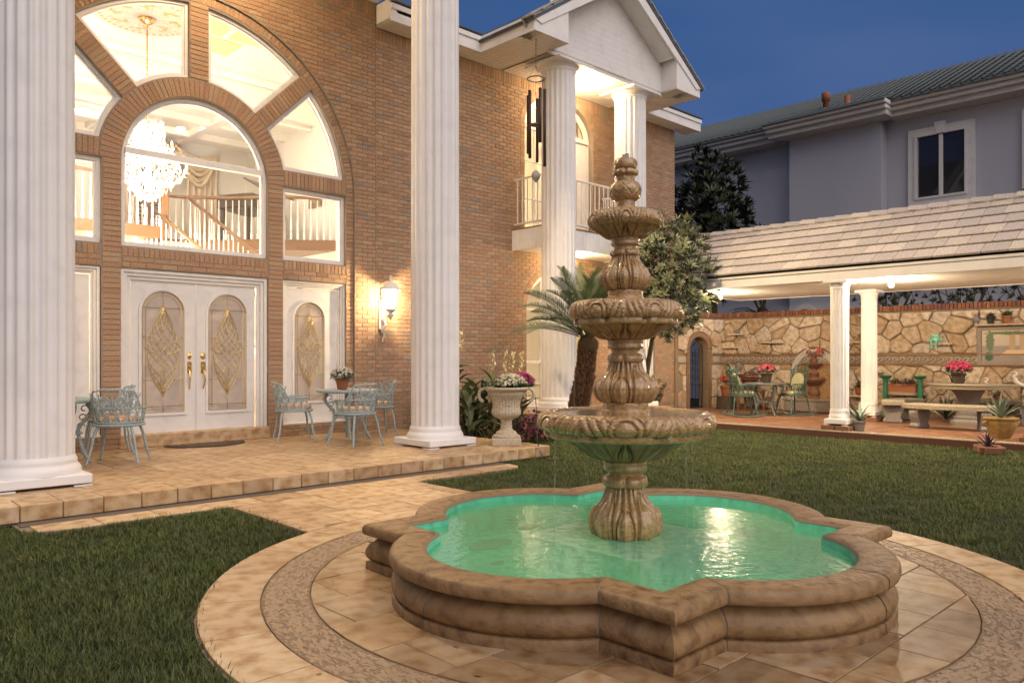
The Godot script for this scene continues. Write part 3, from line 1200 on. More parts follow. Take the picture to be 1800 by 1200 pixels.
func gable() -> void:
	var zf := -9.10
	var zt := -9.50
	var x0 := 9.24
	var x1 := 14.20
	var cx := 11.72
	var y := 6.80
	var s := new_st(false)
	planks(s, x0, x1, -10.85, -9.47, y, false, 0.1)
	planks(s, x0 + 0.02, x0 + 0.85, -9.47, zf - 0.002, y, false, 0.1)
	planks(s, x1 - 0.85, x1 - 0.02, -9.47, zf - 0.002, y, false, 0.1)
	var so := obj("gable_soffit", s, K.soffit, house)
	var jt := new_st(false)
	box(jt, Vector3(x0 + 0.86, y - 0.006, -10.15), Vector3(0.03, 0.012, 1.35))
	box(jt, Vector3(x1 - 0.86, y - 0.006, -10.15), Vector3(0.03, 0.012, 1.35))
	obj("joint_strip", jt, tex(mat(lin(0.40, 0.33, 0.24), 0.8), T.mottle, 5.0), so)
	# tympanum with lap siding
	var t := new_st(false)
	var rise := 0.655
	var apex := 7.02 + (cx - x0) * rise
	var yy := y - 0.06
	while yy < apex - 0.15:
		var hw := minf(cx - x0 - 0.8, (apex - yy - 0.1) / rise)
		if hw < 0.05: break
		box(t, Vector3.ZERO, Vector3(hw * 2, 0.118, 0.014), 0.002, Transform3D(Basis(Vector3.RIGHT, 0.13), Vector3(cx, yy + 0.055, zt + 0.004)))
		yy += 0.112
	box(t, Vector3(cx, y + 0.5, zt - 0.03), Vector3(3.3, 1.1, 0.03))
	obj("tympanum", t, K.white, house)
	var bx := new_st(false)
	box(bx, Vector3(cx, y - 0.01, -9.52), Vector3(3.4, 0.09, 0.05), 0.004)
	obj("tympanum_trim", bx, K.trim, house)
	# boxed returns
	for sd in [-1, 1]:
		var a: float = x0 if sd < 0 else x1 - 0.84
		var b := new_st(false)
		var h0: float = 0.27 if sd < 0 else 0.27 + 0.84 * rise
		var h1: float = 0.27 + 0.84 * rise if sd < 0 else 0.27
		slab(b, PackedVector2Array([Vector2(a, y), Vector2(a + 0.84, y), Vector2(a + 0.84, y + h1), Vector2(a, y + h0)]), Transform3D(Basis(), Vector3(0, 0, zt)), zf - zt, 0.004)
		obj("boxed_return", b, K.white, house)
		# side fascia and rake
		var f := new_st(false)
		var fx: float = x0 if sd < 0 else x1
		box(f, Vector3(fx - sd * 0.012, 6.935, -9.79), Vector3(0.03, 0.27, 1.36), 0.004)
		box(f, Vector3(fx + sd * 0.012, 7.03, -9.77), Vector3(0.03, 0.09, 1.38), 0.006)
		obj("side_fascia", f, K.white, house)
		var r := new_st(false)
		var o := Vector2(fx, 6.98)
		var ap := Vector2(cx, apex - 0.03)
		var nn := Vector2(-(ap - o).y, (ap - o).x).normalized() * (1 if sd < 0 else -1)
		slab(r, PackedVector2Array([o - nn * 0.12 + (ap - o).normalized() * 0.1, ap - nn * 0.22, ap, o]), Transform3D(Basis(), Vector3(0, 0, zf - 0.02)), 0.045, 0.004, true)
		slab(r, PackedVector2Array([o + (ap - o).normalized() * 1.0 - nn * 0.16, ap - nn * 0.2, ap - nn * 0.17, o + (ap - o).normalized() * 1.0 - nn * 0.13]), Transform3D(Basis(), Vector3(0, 0, zt)), zf - zt - 0.03, 0.0)
		obj("rake", r, K.white, house)
		# roof slope with pale ridge and rake tiles
		var ro := new_st(false)
		var oo := o + nn * 0.004 - (ap - o).normalized() * 0.06
		slab(ro, PackedVector2Array([oo, ap + nn * 0.004, ap + nn * 0.05, oo + nn * 0.05]), Transform3D(Basis(), Vector3(0, 0, -13.2)), 4.14, 0.0, true)
		var rf := obj("gable_roof", ro, tex(mat(lin(0.10, 0.12, 0.15), 0.7), T.mottle, 2.0), house)
		var d := (ap - o).normalized()
		var len := (ap - o).length()
		var tl := new_st(false)
		box(tl, Vector3(-sd * 0.0, 0.045, 0.16), Vector3(0.24, 0.035, 0.335), 0.008)
		box(tl, Vector3(-sd * 0.115, -0.03, 0.16), Vector3(0.035, 0.17, 0.335), 0.008)
		var tm := mesh_of(tl)
		var tmat := tex(mat(lin(0.52, 0.47, 0.43), 0.75), T.mottle, 4.0)
		var k := 0
		while k * 0.32 < len + 0.05:
			var c := o + d * (k * 0.32 - 0.08) + nn * 0.04
			var m := put("rake_tile", tm, tmat, rf)
			var zax := Vector3(d.x, d.y, 0)
			var yax := Vector3(nn.x, nn.y, 0)
			m.transform = Transform3D(Basis(yax.cross(zax), yax, zax) * Basis(Vector3.RIGHT, -0.06), Vector3(c.x, c.y, zf - 0.075))
			k += 1
	# columns of the gable, standing on a low brick porch
	column("column", Vector3(10.63, 0.33, -9.85), 0.325, 6.42, house, 0.41)
	column("column", Vector3(12.79, 0.33, -9.85), 0.325, 6.42, house, 0.41)
	var po := new_st(false)
	box(po, Vector3(11.72, 0.15, -10.1), Vector3(3.5, 0.27, 1.48))
	var porch := obj("porch", po, K.mortar, house)
	var xf := []
	var col := []
	for r in 4:
		for i in 17:
			xf.append(Transform3D(Basis.from_scale(Vector3(0.194, 0.058, 1)), Vector3(10.05 + i * 0.2032 + (0.1 if r % 2 else 0.0), 0.05 + r * 0.0677, -9.395)))
			col.append(brick_tone())
		for i in 7:
			xf.append(Transform3D(Basis(Vector3.UP, -PI / 2) * Basis.from_scale(Vector3(0.194, 0.058, 1)), Vector3(10.0, 0.05 + r * 0.0677, -10.7 + i * 0.2032 + (0.1 if r % 2 else 0.0))))
			col.append(brick_tone())
	many("porch_brickwork", bevel_brick(), K.brick, xf, col, porch)
	var pt := new_st(false)
	box(pt, Vector3(11.72, 0.305, -10.1), Vector3(3.6, 0.05, 1.58), 0.01)
	obj("porch_slab", pt, tile_mats([[0.46, 0.33, 0.22]], 0.5)[0], porch)

func balcony() -> void:
	var x0 := 10.40
	var x1 := 13.16
	var z1 := -9.95
	var s := new_st(false)
	box(s, Vector3((x0 + x1) / 2, 3.60, (WALL + z1) / 2), Vector3(x1 - x0 - 0.03, 0.34, z1 - WALL - 0.02))
	planks(s, x0 + 0.02, x1 - 0.02, WALL + 0.01, z1 - 0.02, 3.41, true, 0.1)
	var b := obj("balcony", s, K.soffit, house)
	var p := new_st(false)
	var n := 27
	for i in n: box(p, Vector3(x0 + (i + 0.5) * (x1 - x0) / n, 3.59, z1), Vector3((x1 - x0) / n - 0.004, 0.39, 0.02), 0.004)
	for i in 9:
		for xx in [x0, x1]: box(p, Vector3(xx, 3.59, WALL + (i + 0.5) * (z1 - WALL) / 9), Vector3(0.02, 0.39, (z1 - WALL) / 9 - 0.004), 0.004)
	obj("apron", p, K.white, b)
	var d := new_st(false)
	box(d, Vector3((x0 + x1) / 2, 3.795, (WALL + z1) / 2 + 0.01), Vector3(x1 - x0 + 0.04, 0.025, z1 - WALL + 0.03), 0.004)
	obj("deck", d, tex(mat(lin(0.30, 0.16, 0.08), 0.7), T.mottle, 3.0), b)
	var r := new_st(false)
	for yy in [3.90, 4.76]:
		box(r, Vector3((x0 + x1) / 2, yy, z1 - 0.05), Vector3(x1 - x0 - 0.1, 0.035, 0.04), 0.006)
		for xx in [x0 + 0.05, x1 - 0.05]: box(r, Vector3(xx, yy + 0.001, (WALL + z1) / 2), Vector3(0.04, 0.035, z1 - WALL - 0.02), 0.006)
	obj("rail", r, K.trim, b)
	var bal := boxm(Vector3(0.02, 0.86, 0.02), 0.003)
	for i in 20: put("baluster", bal, K.trim, b).position = Vector3(x0 + 0.1 + i * 0.135, 4.33, z1 - 0.05)
	for i in 6:
		for xx in [x0 + 0.05, x1 - 0.05]: put("baluster", bal, K.trim, b).position = Vector3(xx, 4.33, WALL + 0.1 + i * 0.135)
	# chair on the balcony: white slat back seen through the rail
	# balcony door with fanlight
	var wz := WALL - 0.12
	var fw := window_in("balcony_window", arch(10.78, 3.82, 12.78, 5.95, 20, 0.68), wz, 0.06)
	var m := new_st(false)
	box(m, Vector3(11.78, 5.93, wz), Vector3(1.9, 0.09, 0.1), 0.006)
	box(m, Vector3(11.45, 4.86, wz), Vector3(0.07, 2.1, 0.08), 0.006)
	box(m, Vector3(12.20, 4.86, wz), Vector3(0.07, 2.1, 0.08), 0.006)
	for k in 2: box(m, Vector3(11.13, 4.5 + k * 0.75, wz), Vector3(0.62, 0.03, 0.05), 0.004)
	box(m, Vector3(11.13, 4.86, wz), Vector3(0.03, 2.1, 0.05), 0.004)
	box(m, Vector3(12.46, 4.86, wz), Vector3(0.5, 2.1, 0.03), 0.004)
	obj("mullion", m, K.trim, fw)
	# lower french window
	var lw := window_in("garden_window", arch(10.82, 0.36, 12.74, 2.3, 20, 0.78), wz, 0.06)
	var ml := new_st(false)
	box(ml, Vector3(11.78, 1.24, wz), Vector3(1.85, 0.05, 0.08), 0.005)
	box(ml, Vector3(11.3, 1.6, wz), Vector3(0.025, 2.6, 0.05), 0.004)
	box(ml, Vector3(12.2, 1.6, wz), Vector3(0.025, 2.6, 0.05), 0.004)
	box(ml, Vector3(11.78, 2.3, wz), Vector3(1.85, 0.03, 0.05), 0.004)
	box(ml, Vector3(11.78, 0.82, wz), Vector3(1.85, 0.025, 0.05), 0.004)
	obj("mullion", ml, K.trim, lw)
	# side door
	casing(13.86, 15.06, 0.14, 2.36, WALL - 0.10, 0.12, house)
	var sd := moulded_leaf("door_leaf", 13.98, 14.94, 0.16, 2.24, WALL - 0.15, house)
	var g := new_st(false)
	box(g, Vector3(14.46, 1.25, WALL - 0.146), Vector3(0.62, 1.7, 0.01), 0.003)
	obj("pane", g, mat(lin(0.30, 0.34, 0.42), 0.15), sd)

func baluster_mesh(h: float) -> ArrayMesh:
	var s := new_st()
	lathe(s, smooth2([Vector2(0.028, 0), Vector2(0.028, h * 0.16), Vector2(0.016, h * 0.2), Vector2(0.026, h * 0.3), Vector2(0.014, h * 0.6), Vector2(0.012, h)], 3), 8)
	return mesh_of(s)

func build_interior() -> void:
	# foyer shell: floor, back wall, side walls, raised and coffered ceilings (parts of the mansion)
	var s := new_st(false)
	box(s, Vector3(5.0, 0.2, -15.0), Vector3(9.0, 0.2, 7.7))
	obj("foyer_floor", s, tex(mat(lin(0.5, 0.42, 0.32), 0.3), T.travert, 1.0), house)
	s = new_st(false)
	box(s, Vector3(5.0, 3.7, -18.75), Vector3(9.2, 7.4, 0.2))
	box(s, Vector3(0.55, 3.7, -15.0), Vector3(0.2, 7.4, 7.6))
	box(s, Vector3(8.75, 3.7, -15.0), Vector3(0.2, 7.4, 7.6))
	var iw := obj("foyer_wall", s, K.cream, house)
	s = new_st(false)
	box(s, Vector3(4.6, 7.1, -13.2), Vector3(8.4, 0.12, 4.1))
	box(s, Vector3(4.6, 6.72, -15.26), Vector3(8.2, 0.66, 0.1))
	box(s, Vector3(4.6, 6.5, -17.0), Vector3(8.2, 0.12, 3.5))
	for i in 5: box(s, Vector3(1.4 + i * 1.85, 6.38, -17.0), Vector3(0.22, 0.16, 3.4), 0.02)
	for i in 3: box(s, Vector3(4.6, 6.381, -15.5 - i * 1.15), Vector3(8.1, 0.155, 0.22), 0.02)
	for z in [-11.4, -15.1]: box(s, Vector3(4.6, 6.98, z), Vector3(8.1, 0.14, 0.14), 0.03)
	var ce := obj("foyer_ceiling", s, K.ceiling, house)
	# painted ceiling medallion
	var im := Image.create(256, 256, false, Image.FORMAT_RGBA8)
	im.fill(Color(0.80, 0.75, 0.68))
	for y in 256:
		for x in 256:
			var d := Vector2(x - 128, y - 128) / 128.0
			var r := d.length()
			var a := d.angle()
			var c := Color(0.80, 0.75, 0.68)
			if r < 0.22: c = Color(0.72, 0.62, 0.60) if r > 0.14 else Color(0.80, 0.58, 0.34)
			elif r < 0.30: c = Color(0.80, 0.70, 0.68)
			elif r < 0.80:
				var w := sin(a * 8.0 + sin(r * 20.0)) * 0.5 + 0.5
				var v := sin(a * 24.0 + r * 34.0) * sin(r * 44.0 - a * 6.0)
				if v > 0.15 and w > 0.25: c = Color(0.58, 0.62, 0.64)
				if w > 0.86 and absf(r - 0.58) < 0.13: c = Color(0.83, 0.62, 0.36)
			elif r < 0.95 and sin(a * 40.0) > 0.1 and absf(r - 0.88) < 0.035: c = Color(0.83, 0.58, 0.40)
			im.set_pixel(x, y, c)
	var mm := mat(Color.WHITE, 0.8)
	mm.albedo_texture = ImageTexture.create_from_image(im)
	var st := SurfaceTool.new()
	st.begin(Mesh.PRIMITIVE_TRIANGLES)
	var cc := Vector3(4.58, 7.036, -13.68)
	for i in 48:
		var a0 := TAU * i / 48
		var a1 := TAU * (i + 1) / 48
		for q in [[0.0, 0.0], [cos(a1), sin(a1)], [cos(a0), sin(a0)]]:
			st.set_normal(Vector3.DOWN)
			st.set_uv(Vector2(0.5 + q[0] * 0.5, 0.5 + q[1] * 0.5))
			st.add_vertex(cc + Vector3(q[0] * 0.80, 0, q[1] * 0.80))
	put("ceiling_medallion", st.commit(), mm, ce)
	# leafy stained panels of the ceiling
	var pg := new_st(false)
	for e in [[5.45, -13.2], [6.3, -13.2], [5.9, -14.0]]: box(pg, Vector3(e[0], 7.03, e[1]), Vector3(0.74, 0.02, 0.68), 0.004)
	obj("ceiling_panel", pg, tex(mat(lin(0.80, 0.79, 0.55), 0.6), ntex(0.05, [[0.0, Color(0.80, 0.78, 0.5)], [0.5, Color(0.95, 0.95, 0.80)], [1.0, Color(1, 1, 0.95)]], 2, 41, FastNoiseLite.TYPE_CELLULAR), 1.2), ce)
	# recessed downlights
	for e in [[4.7, -15.9], [4.7, -16.75], [4.72, -17.65], [6.58, -15.9], [6.6, -16.72], [6.65, -17.6], [7.57, -16.7], [2.9, -16.7], [2.9, -12.4, 7.035], [6.6, -12.4, 7.035]]:
		var g := new_st()
		var ly: float = e[2] if e.size() > 2 else 6.425
		lathe(g, [Vector2(0, ly), Vector2(0.07, ly), Vector2(0.085, ly + 0.005)], 16, Vector3(e[0], 0, e[1]))
		obj("recessed_light", g, glow(Color(1.0, 0.93, 0.8), 3.0), ce)
	# upper landing with balustrade
	var l := new_st(false)
	slab(l, PackedVector2Array([Vector2(0.7, 15.2), Vector2(5.45, 15.15), Vector2(5.62, 16.6), Vector2(6.2, 16.55), Vector2(7.0, 15.9), Vector2(7.42, 15.32), Vector2(8.64, 14.4), Vector2(8.64, 18.6), Vector2(0.7, 18.6)]), Transform3D(UPW, Vector3(0, 3.58, 0)), 0.22, 0.0, true)
	var land := obj("landing", l, K.wood, house)
	var bm := baluster_mesh(0.82)
	var path := [Vector3(0.8, 3.8, -15.22), Vector3(5.4, 3.8, -15.17)]
	var path2 := [Vector3(5.65, 3.8, -16.6), Vector3(6.2, 3.8, -16.5), Vector3(7.0, 3.8, -15.88), Vector3(7.42, 3.8, -15.3), Vector3(8.6, 3.8, -14.4)]
	for pth in [path, path2]:
		var hr := []
		for i in pth.size(): hr.append(pth[i] + Vector3(0, 0.88, 0))
		var t := new_st()
		tube(t, hr, 0.032, -1, 8)
		obj("handrail", t, K.wood, land)
		for i in pth.size() - 1:
			var d: float = pth[i].distance_to(pth[i + 1])
			var n := int(d / 0.13)
			for k in n: put("baluster", bm, K.trim, land).position = pth[i].lerp(pth[i + 1], (k + 0.5) / n)
	for e in [[5.42, -15.17], [5.62, -16.5]]:
		var nw := new_st(false)
		box(nw, Vector3(e[0], 4.3, e[1]), Vector3(0.13, 1.05, 0.13), 0.015)
		obj("newel", nw, K.wood, land)
	# stair falling from the landing towards the window
	var sr := new_st(false)
	var a := Vector3(5.6, 3.62, -15.9)
	var b := Vector3(6.9, 1.2, -12.6)
	for i in 14:
		var c := a.lerp(b, (i + 0.5) / 14)
		box(sr, c, Vector3(1.1, 0.17, 0.30), 0.008, Transform3D(Basis(), Vector3.ZERO))
	var stair := obj("staircase", sr, tex(mat(lin(0.66, 0.60, 0.52), 0.5), T.paint, 1.0), house)
	for off in [-0.55, 0.55]:
		var hr := new_st()
		tube(hr, [a + Vector3(off, 0.95, 0), b + Vector3(off, 0.95, 0)], 0.034, -1, 8)
		obj("handrail", hr, K.wood, stair)
		for i in 28: put("baluster", bm, K.trim, stair).position = a.lerp(b, (i + 0.5) / 28) + Vector3(off, 0.05, 0)
	# white stepped hand-rail cap seen low in the big window
	var fr := new_st()
	tube(fr, [Vector3(3.3, 2.93, -12.6), Vector3(4.0, 2.95, -12.6), Vector3(4.35, 2.76, -12.6)], 0.05, -1, 6)
	tube(fr, [Vector3(3.3, 2.82, -12.6), Vector3(3.9, 2.84, -12.6), Vector3(4.3, 2.66, -12.6)], 0.035, -1, 6)
	obj("moulding", fr, K.trim, iw)
	# tall window with blind behind the landing, and pictures
	var wf := new_st(false)
	ring_frame(wf, rect(6.0, 4.0, 7.4, 6.0), 0.07, Transform3D(Basis(), Vector3(0, 0, -18.64)), 0.06)
	for i in 18: box(wf, Vector3(6.35, 4.3 + i * 0.09, -18.6), Vector3(0.6, 0.05, 0.03))
	obj("inner_window", wf, tex(mat(lin(0.34, 0.29, 0.22), 0.6), T.fine, 2.0), iw)
	for e in [[8.62, -12.85, 3.85, 0.75, 1.0], [8.62, -13.2, 5.0, 0.5, 0.8], [8.62, -15.2, 4.9, 0.5, 0.6]]:
		var p := new_st(false)
		ring_frame(p, rect(e[1] - e[3] / 2, e[2] - e[4] / 2, e[1] + e[3] / 2, e[2] + e[4] / 2), 0.09, Transform3D(WESTW, Vector3(e[0] + 0.02, 0, 0)), 0.05)
		box(p, Vector3(e[0] + 0.0, e[2], e[1]), Vector3(0.03, e[4] - 0.1, e[3] - 0.1))
		tag(obj("picture", p, tex(mat(lin(0.34, 0.26, 0.15), 0.5), T.blot, 1.5)), ["framed picture on the foyer's right wall, seen through the lower right pane", "framed picture high on the foyer's right wall behind the right fan pane", "small framed picture above the piano on the landing"][[ -12.85, -13.2, -15.2].find(e[1])], "picture")
	# swagged curtains
	var cu := thing("curtain", "cream swagged curtains with gold crest over the landing window", "curtain", Vector3(0, 0, 0))
	var cs := new_st()
	for sw in [[5.4, 6.2], [6.1, 7.0], [6.9, 7.8]]:
		for k in 6:
			var pts := []
			for i in 13:
				var t := i / 12.0
				pts.append(Vector3(lerpf(sw[0], sw[1], t), 6.15 - (0.12 + 0.13 * k) * sin(PI * t), -18.42 + 0.05 * (k % 2)))
			tube(cs, pts, 0.05, -1, 6)
	obj("swag", cs, mat(lin(0.70, 0.58, 0.40), 0.9), cu)
	var cd := new_st(true)
	for sd in [[5.5, 0.5], [7.1, 0.75]]:
		for i in 40:
			var x0: float = sd[0] + sd[1] * i / 40
			var x1: float = sd[0] + sd[1] * (i + 1) / 40
			var z0 := -18.45 + 0.05 * sin(i * 0.9)
			var z1 := -18.45 + 0.05 * sin((i + 1) * 0.9)
			quad(cd, Vector3(x0, 3.82, z0), Vector3(x1, 3.82, z1), Vector3(x1, 6.1, z1), Vector3(x0, 6.1, z0))
	obj("drape", cd, mat(lin(0.66, 0.55, 0.42), 0.9), cu)
	var cr := new_st()
	for i in 9: lathe(cr, [Vector2(0, 6.12), Vector2(0.06, 6.18), Vector2(0.05, 6.25), Vector2(0, 6.3)], 8, Vector3(6.35 + 0.07 * i, 0.03 * sin(i * 2.0), -18.4))
	obj("crest", cr, K.brass, cu)
	# grand piano-like dark cabinet on the landing
	var pi := thing("piano", "dark piano standing on the landing behind white balusters", "piano", Vector3(7.6, 3.8, -16.2), 0.5)
	var pb := new_st(false)
	box(pb, Vector3(0, 0.85, 0), Vector3(1.1, 0.3, 0.9), 0.03)
	box(pb, Vector3(0.1, 1.25, -0.2), Vector3(1.0, 0.03, 0.7), 0.01, Transform3D(Basis(Vector3.RIGHT, 0.5), Vector3(0, 0, 0)))
	obj("case", pb, mat(lin(0.10, 0.08, 0.06), 0.2), pi)
	var plm := boxm(Vector3(0.1, 0.7, 0.1), 0.02)
	for e in [[-0.45, -0.35], [0.45, -0.35], [0, 0.35]]: put("leg", plm, mat(lin(0.10, 0.08, 0.06), 0.2), pi).position = Vector3(e[0], 0.35, e[1])
	chandelier()
	# rooms behind the balcony and garden windows
	var rm := new_st(false)
	box(rm, Vector3(12.0, 3.5, -14.4), Vector3(6.0, 7.0, 0.15))
	box(rm, Vector3(9.4, 3.5, -12.8), Vector3(0.15, 7.0, 3.2))
	box(rm, Vector3(15.3, 3.5, -12.8), Vector3(0.15, 7.0, 3.2))
	box(rm, Vector3(12.3, 3.6, -12.8), Vector3(6.0, 0.3, 3.2))
	box(rm, Vector3(12.3, 6.95, -12.8), Vector3(6.0, 0.3, 3.2))
	box(rm, Vector3(12.3, 0.15, -12.8), Vector3(6.0, 0.3, 3.2))
	obj("room_wall", rm, K.cream, house)
	var cb := new_st()
	for i in 60:
		var x0 := 11.5 + 1.4 * i / 60
		quad(cb, Vector3(x0, 3.9, -11.35 + 0.03 * sin(i * 0.8)), Vector3(x0 + 1.4 / 60, 3.9, -11.35 + 0.03 * sin((i + 1) * 0.8)), Vector3(x0 + 1.4 / 60, 6.5, -11.35 + 0.03 * sin((i + 1) * 0.8)), Vector3(x0, 6.5, -11.35 + 0.03 * sin(i * 0.8)))
	tag(obj("curtain", cb, mat(lin(0.72, 0.66, 0.55), 0.9)), "pale curtain drawn behind the balcony door", "curtain")
	var cabinet := thing("display_cabinet", "lit cabinet of ornaments behind the garden window under the balcony", "cabinet", Vector3(11.2, 0.3, -12.6))
	var cbs := new_st(false)
	for y in [0.92, 1.3, 1.65, 2.0]: box(cbs, Vector3(0, y, 0), Vector3(1.6, 0.03, 0.4), 0.004)
	box(cbs, Vector3(0, 0.45, 0), Vector3(1.6, 0.9, 0.4), 0.01)
	obj("shelves", cbs, K.wood, cabinet)
	var rr := RandomNumberGenerator.new()
	rr.seed = 9
	for y in [0.935, 1.315, 1.665]:
		for i in 7:
			var v := new_st()
			var h := rr.randf_range(0.12, 0.26)
			var r := rr.randf_range(0.03, 0.06)
			lathe(v, smooth2([Vector2(r * 0.6, 0), Vector2(r, h * 0.3), Vector2(r * 0.4, h * 0.75), Vector2(r * 0.6, h)], 3), 12, Vector3(-0.65 + i * 0.21, y, 0.05))
			obj("ornament", v, mat([lin(0.7, 0.7, 0.68), lin(0.6, 0.3, 0.12), lin(0.5, 0.55, 0.6)][i % 3], 0.2), cabinet)

func chandelier() -> void:
	var c := thing("chandelier", "large crystal chandelier glowing behind the arched window", "chandelier", Vector3(4.62, 4.62, -13.72))
	var s := new_st()
	tube(s, [Vector3(0, 0.5, 0), Vector3(0, 2.38, 0)], 0.012, -1, 6)
	for i in 30: lathe(s, [Vector2(0.0, -0.03), Vector2(0.022, 0), Vector2(0, 0.03)], 6, Vector3(0, 0.62 + i * 0.058, 0))
	lathe(s, smooth2([Vector2(0.0, 2.3), Vector2(0.1, 2.35), Vector2(0.14, 2.4)], 3), 16)
	obj("chain", s, K.brass, c)
	var arms := new_st()
	var bulb := new_st()
	for tier in [[0.62, -0.15, 12], [0.42, 0.22, 8], [0.26, 0.5, 6]]:
		for i in tier[2]:
			var a: float = TAU * i / tier[2]
			var d := Vector3(cos(a), 0, sin(a))
			tube(arms, curve([Vector3(0, tier[1] - 0.1, 0), d * tier[0] * 0.5 + Vector3(0, tier[1] - 0.22, 0), d * tier[0] + Vector3(0, tier[1], 0)], 5), 0.009, -1, 5)
			lathe(bulb, smooth2([Vector2(0.0, 0.06), Vector2(0.014, 0.075), Vector2(0.016, 0.10), Vector2(0.0, 0.14)], 3), 8, d * tier[0] + Vector3(0, tier[1], 0))
			lathe(arms, [Vector2(0.05, 0.0), Vector2(0.012, -0.01), Vector2(0.012, 0.07), Vector2(0, 0.07)], 8, d * tier[0] + Vector3(0, tier[1], 0))
	lathe(arms, smooth2([Vector2(0.02, -0.45), Vector2(0.07, -0.3), Vector2(0.03, -0.1), Vector2(0.09, 0.1), Vector2(0.03, 0.4), Vector2(0.05, 0.55)], 4), 12)
	obj("arms", arms, mat(lin(0.8, 0.78, 0.7), 0.15, 0.6), c)
	obj("bulbs", bulb, glow(Color(1.0, 0.88, 0.68), 12.0), c)
	var cm := new_st(false)
	lathe(cm, [Vector2(0, 0.02), Vector2(0.011, 0.006), Vector2(0.008, -0.02), Vector2(0, -0.034)], 5, Vector3.ZERO, null, true)
	var crystal := mesh_of(cm)
	var xf := []
	for i in 1500:
		var t := R.randf()
		var a := rnd(0, TAU)
		var y := lerpf(-0.62, 0.72, t)
		var r := 0.1
		if y < -0.2: r = lerpf(0.12, 0.62, (y + 0.62) / 0.42)
		elif y < 0.12: r = lerpf(0.64, 0.46, (y + 0.2) / 0.32)
		elif y < 0.4: r = lerpf(0.44, 0.28, (y - 0.12) / 0.28)
		else: r = lerpf(0.30, 0.26, (y - 0.4) / 0.32)
		r *= sqrt(rnd(0.25, 1.0))
		xf.append(Transform3D(Basis(Vector3.UP, rnd(0, TAU)) * Basis(Vector3.RIGHT, rnd(-0.2, 0.2)).scaled(Vector3.ONE * rnd(0.7, 1.5)), Vector3(r * cos(a), y, r * sin(a))))
	var cg := mat(Color(0.95, 0.93, 0.9, 0.30), 0.05)
	cg.transparency = BaseMaterial3D.TRANSPARENCY_ALPHA
	many("crystals", crystal, cg, xf, [], c)

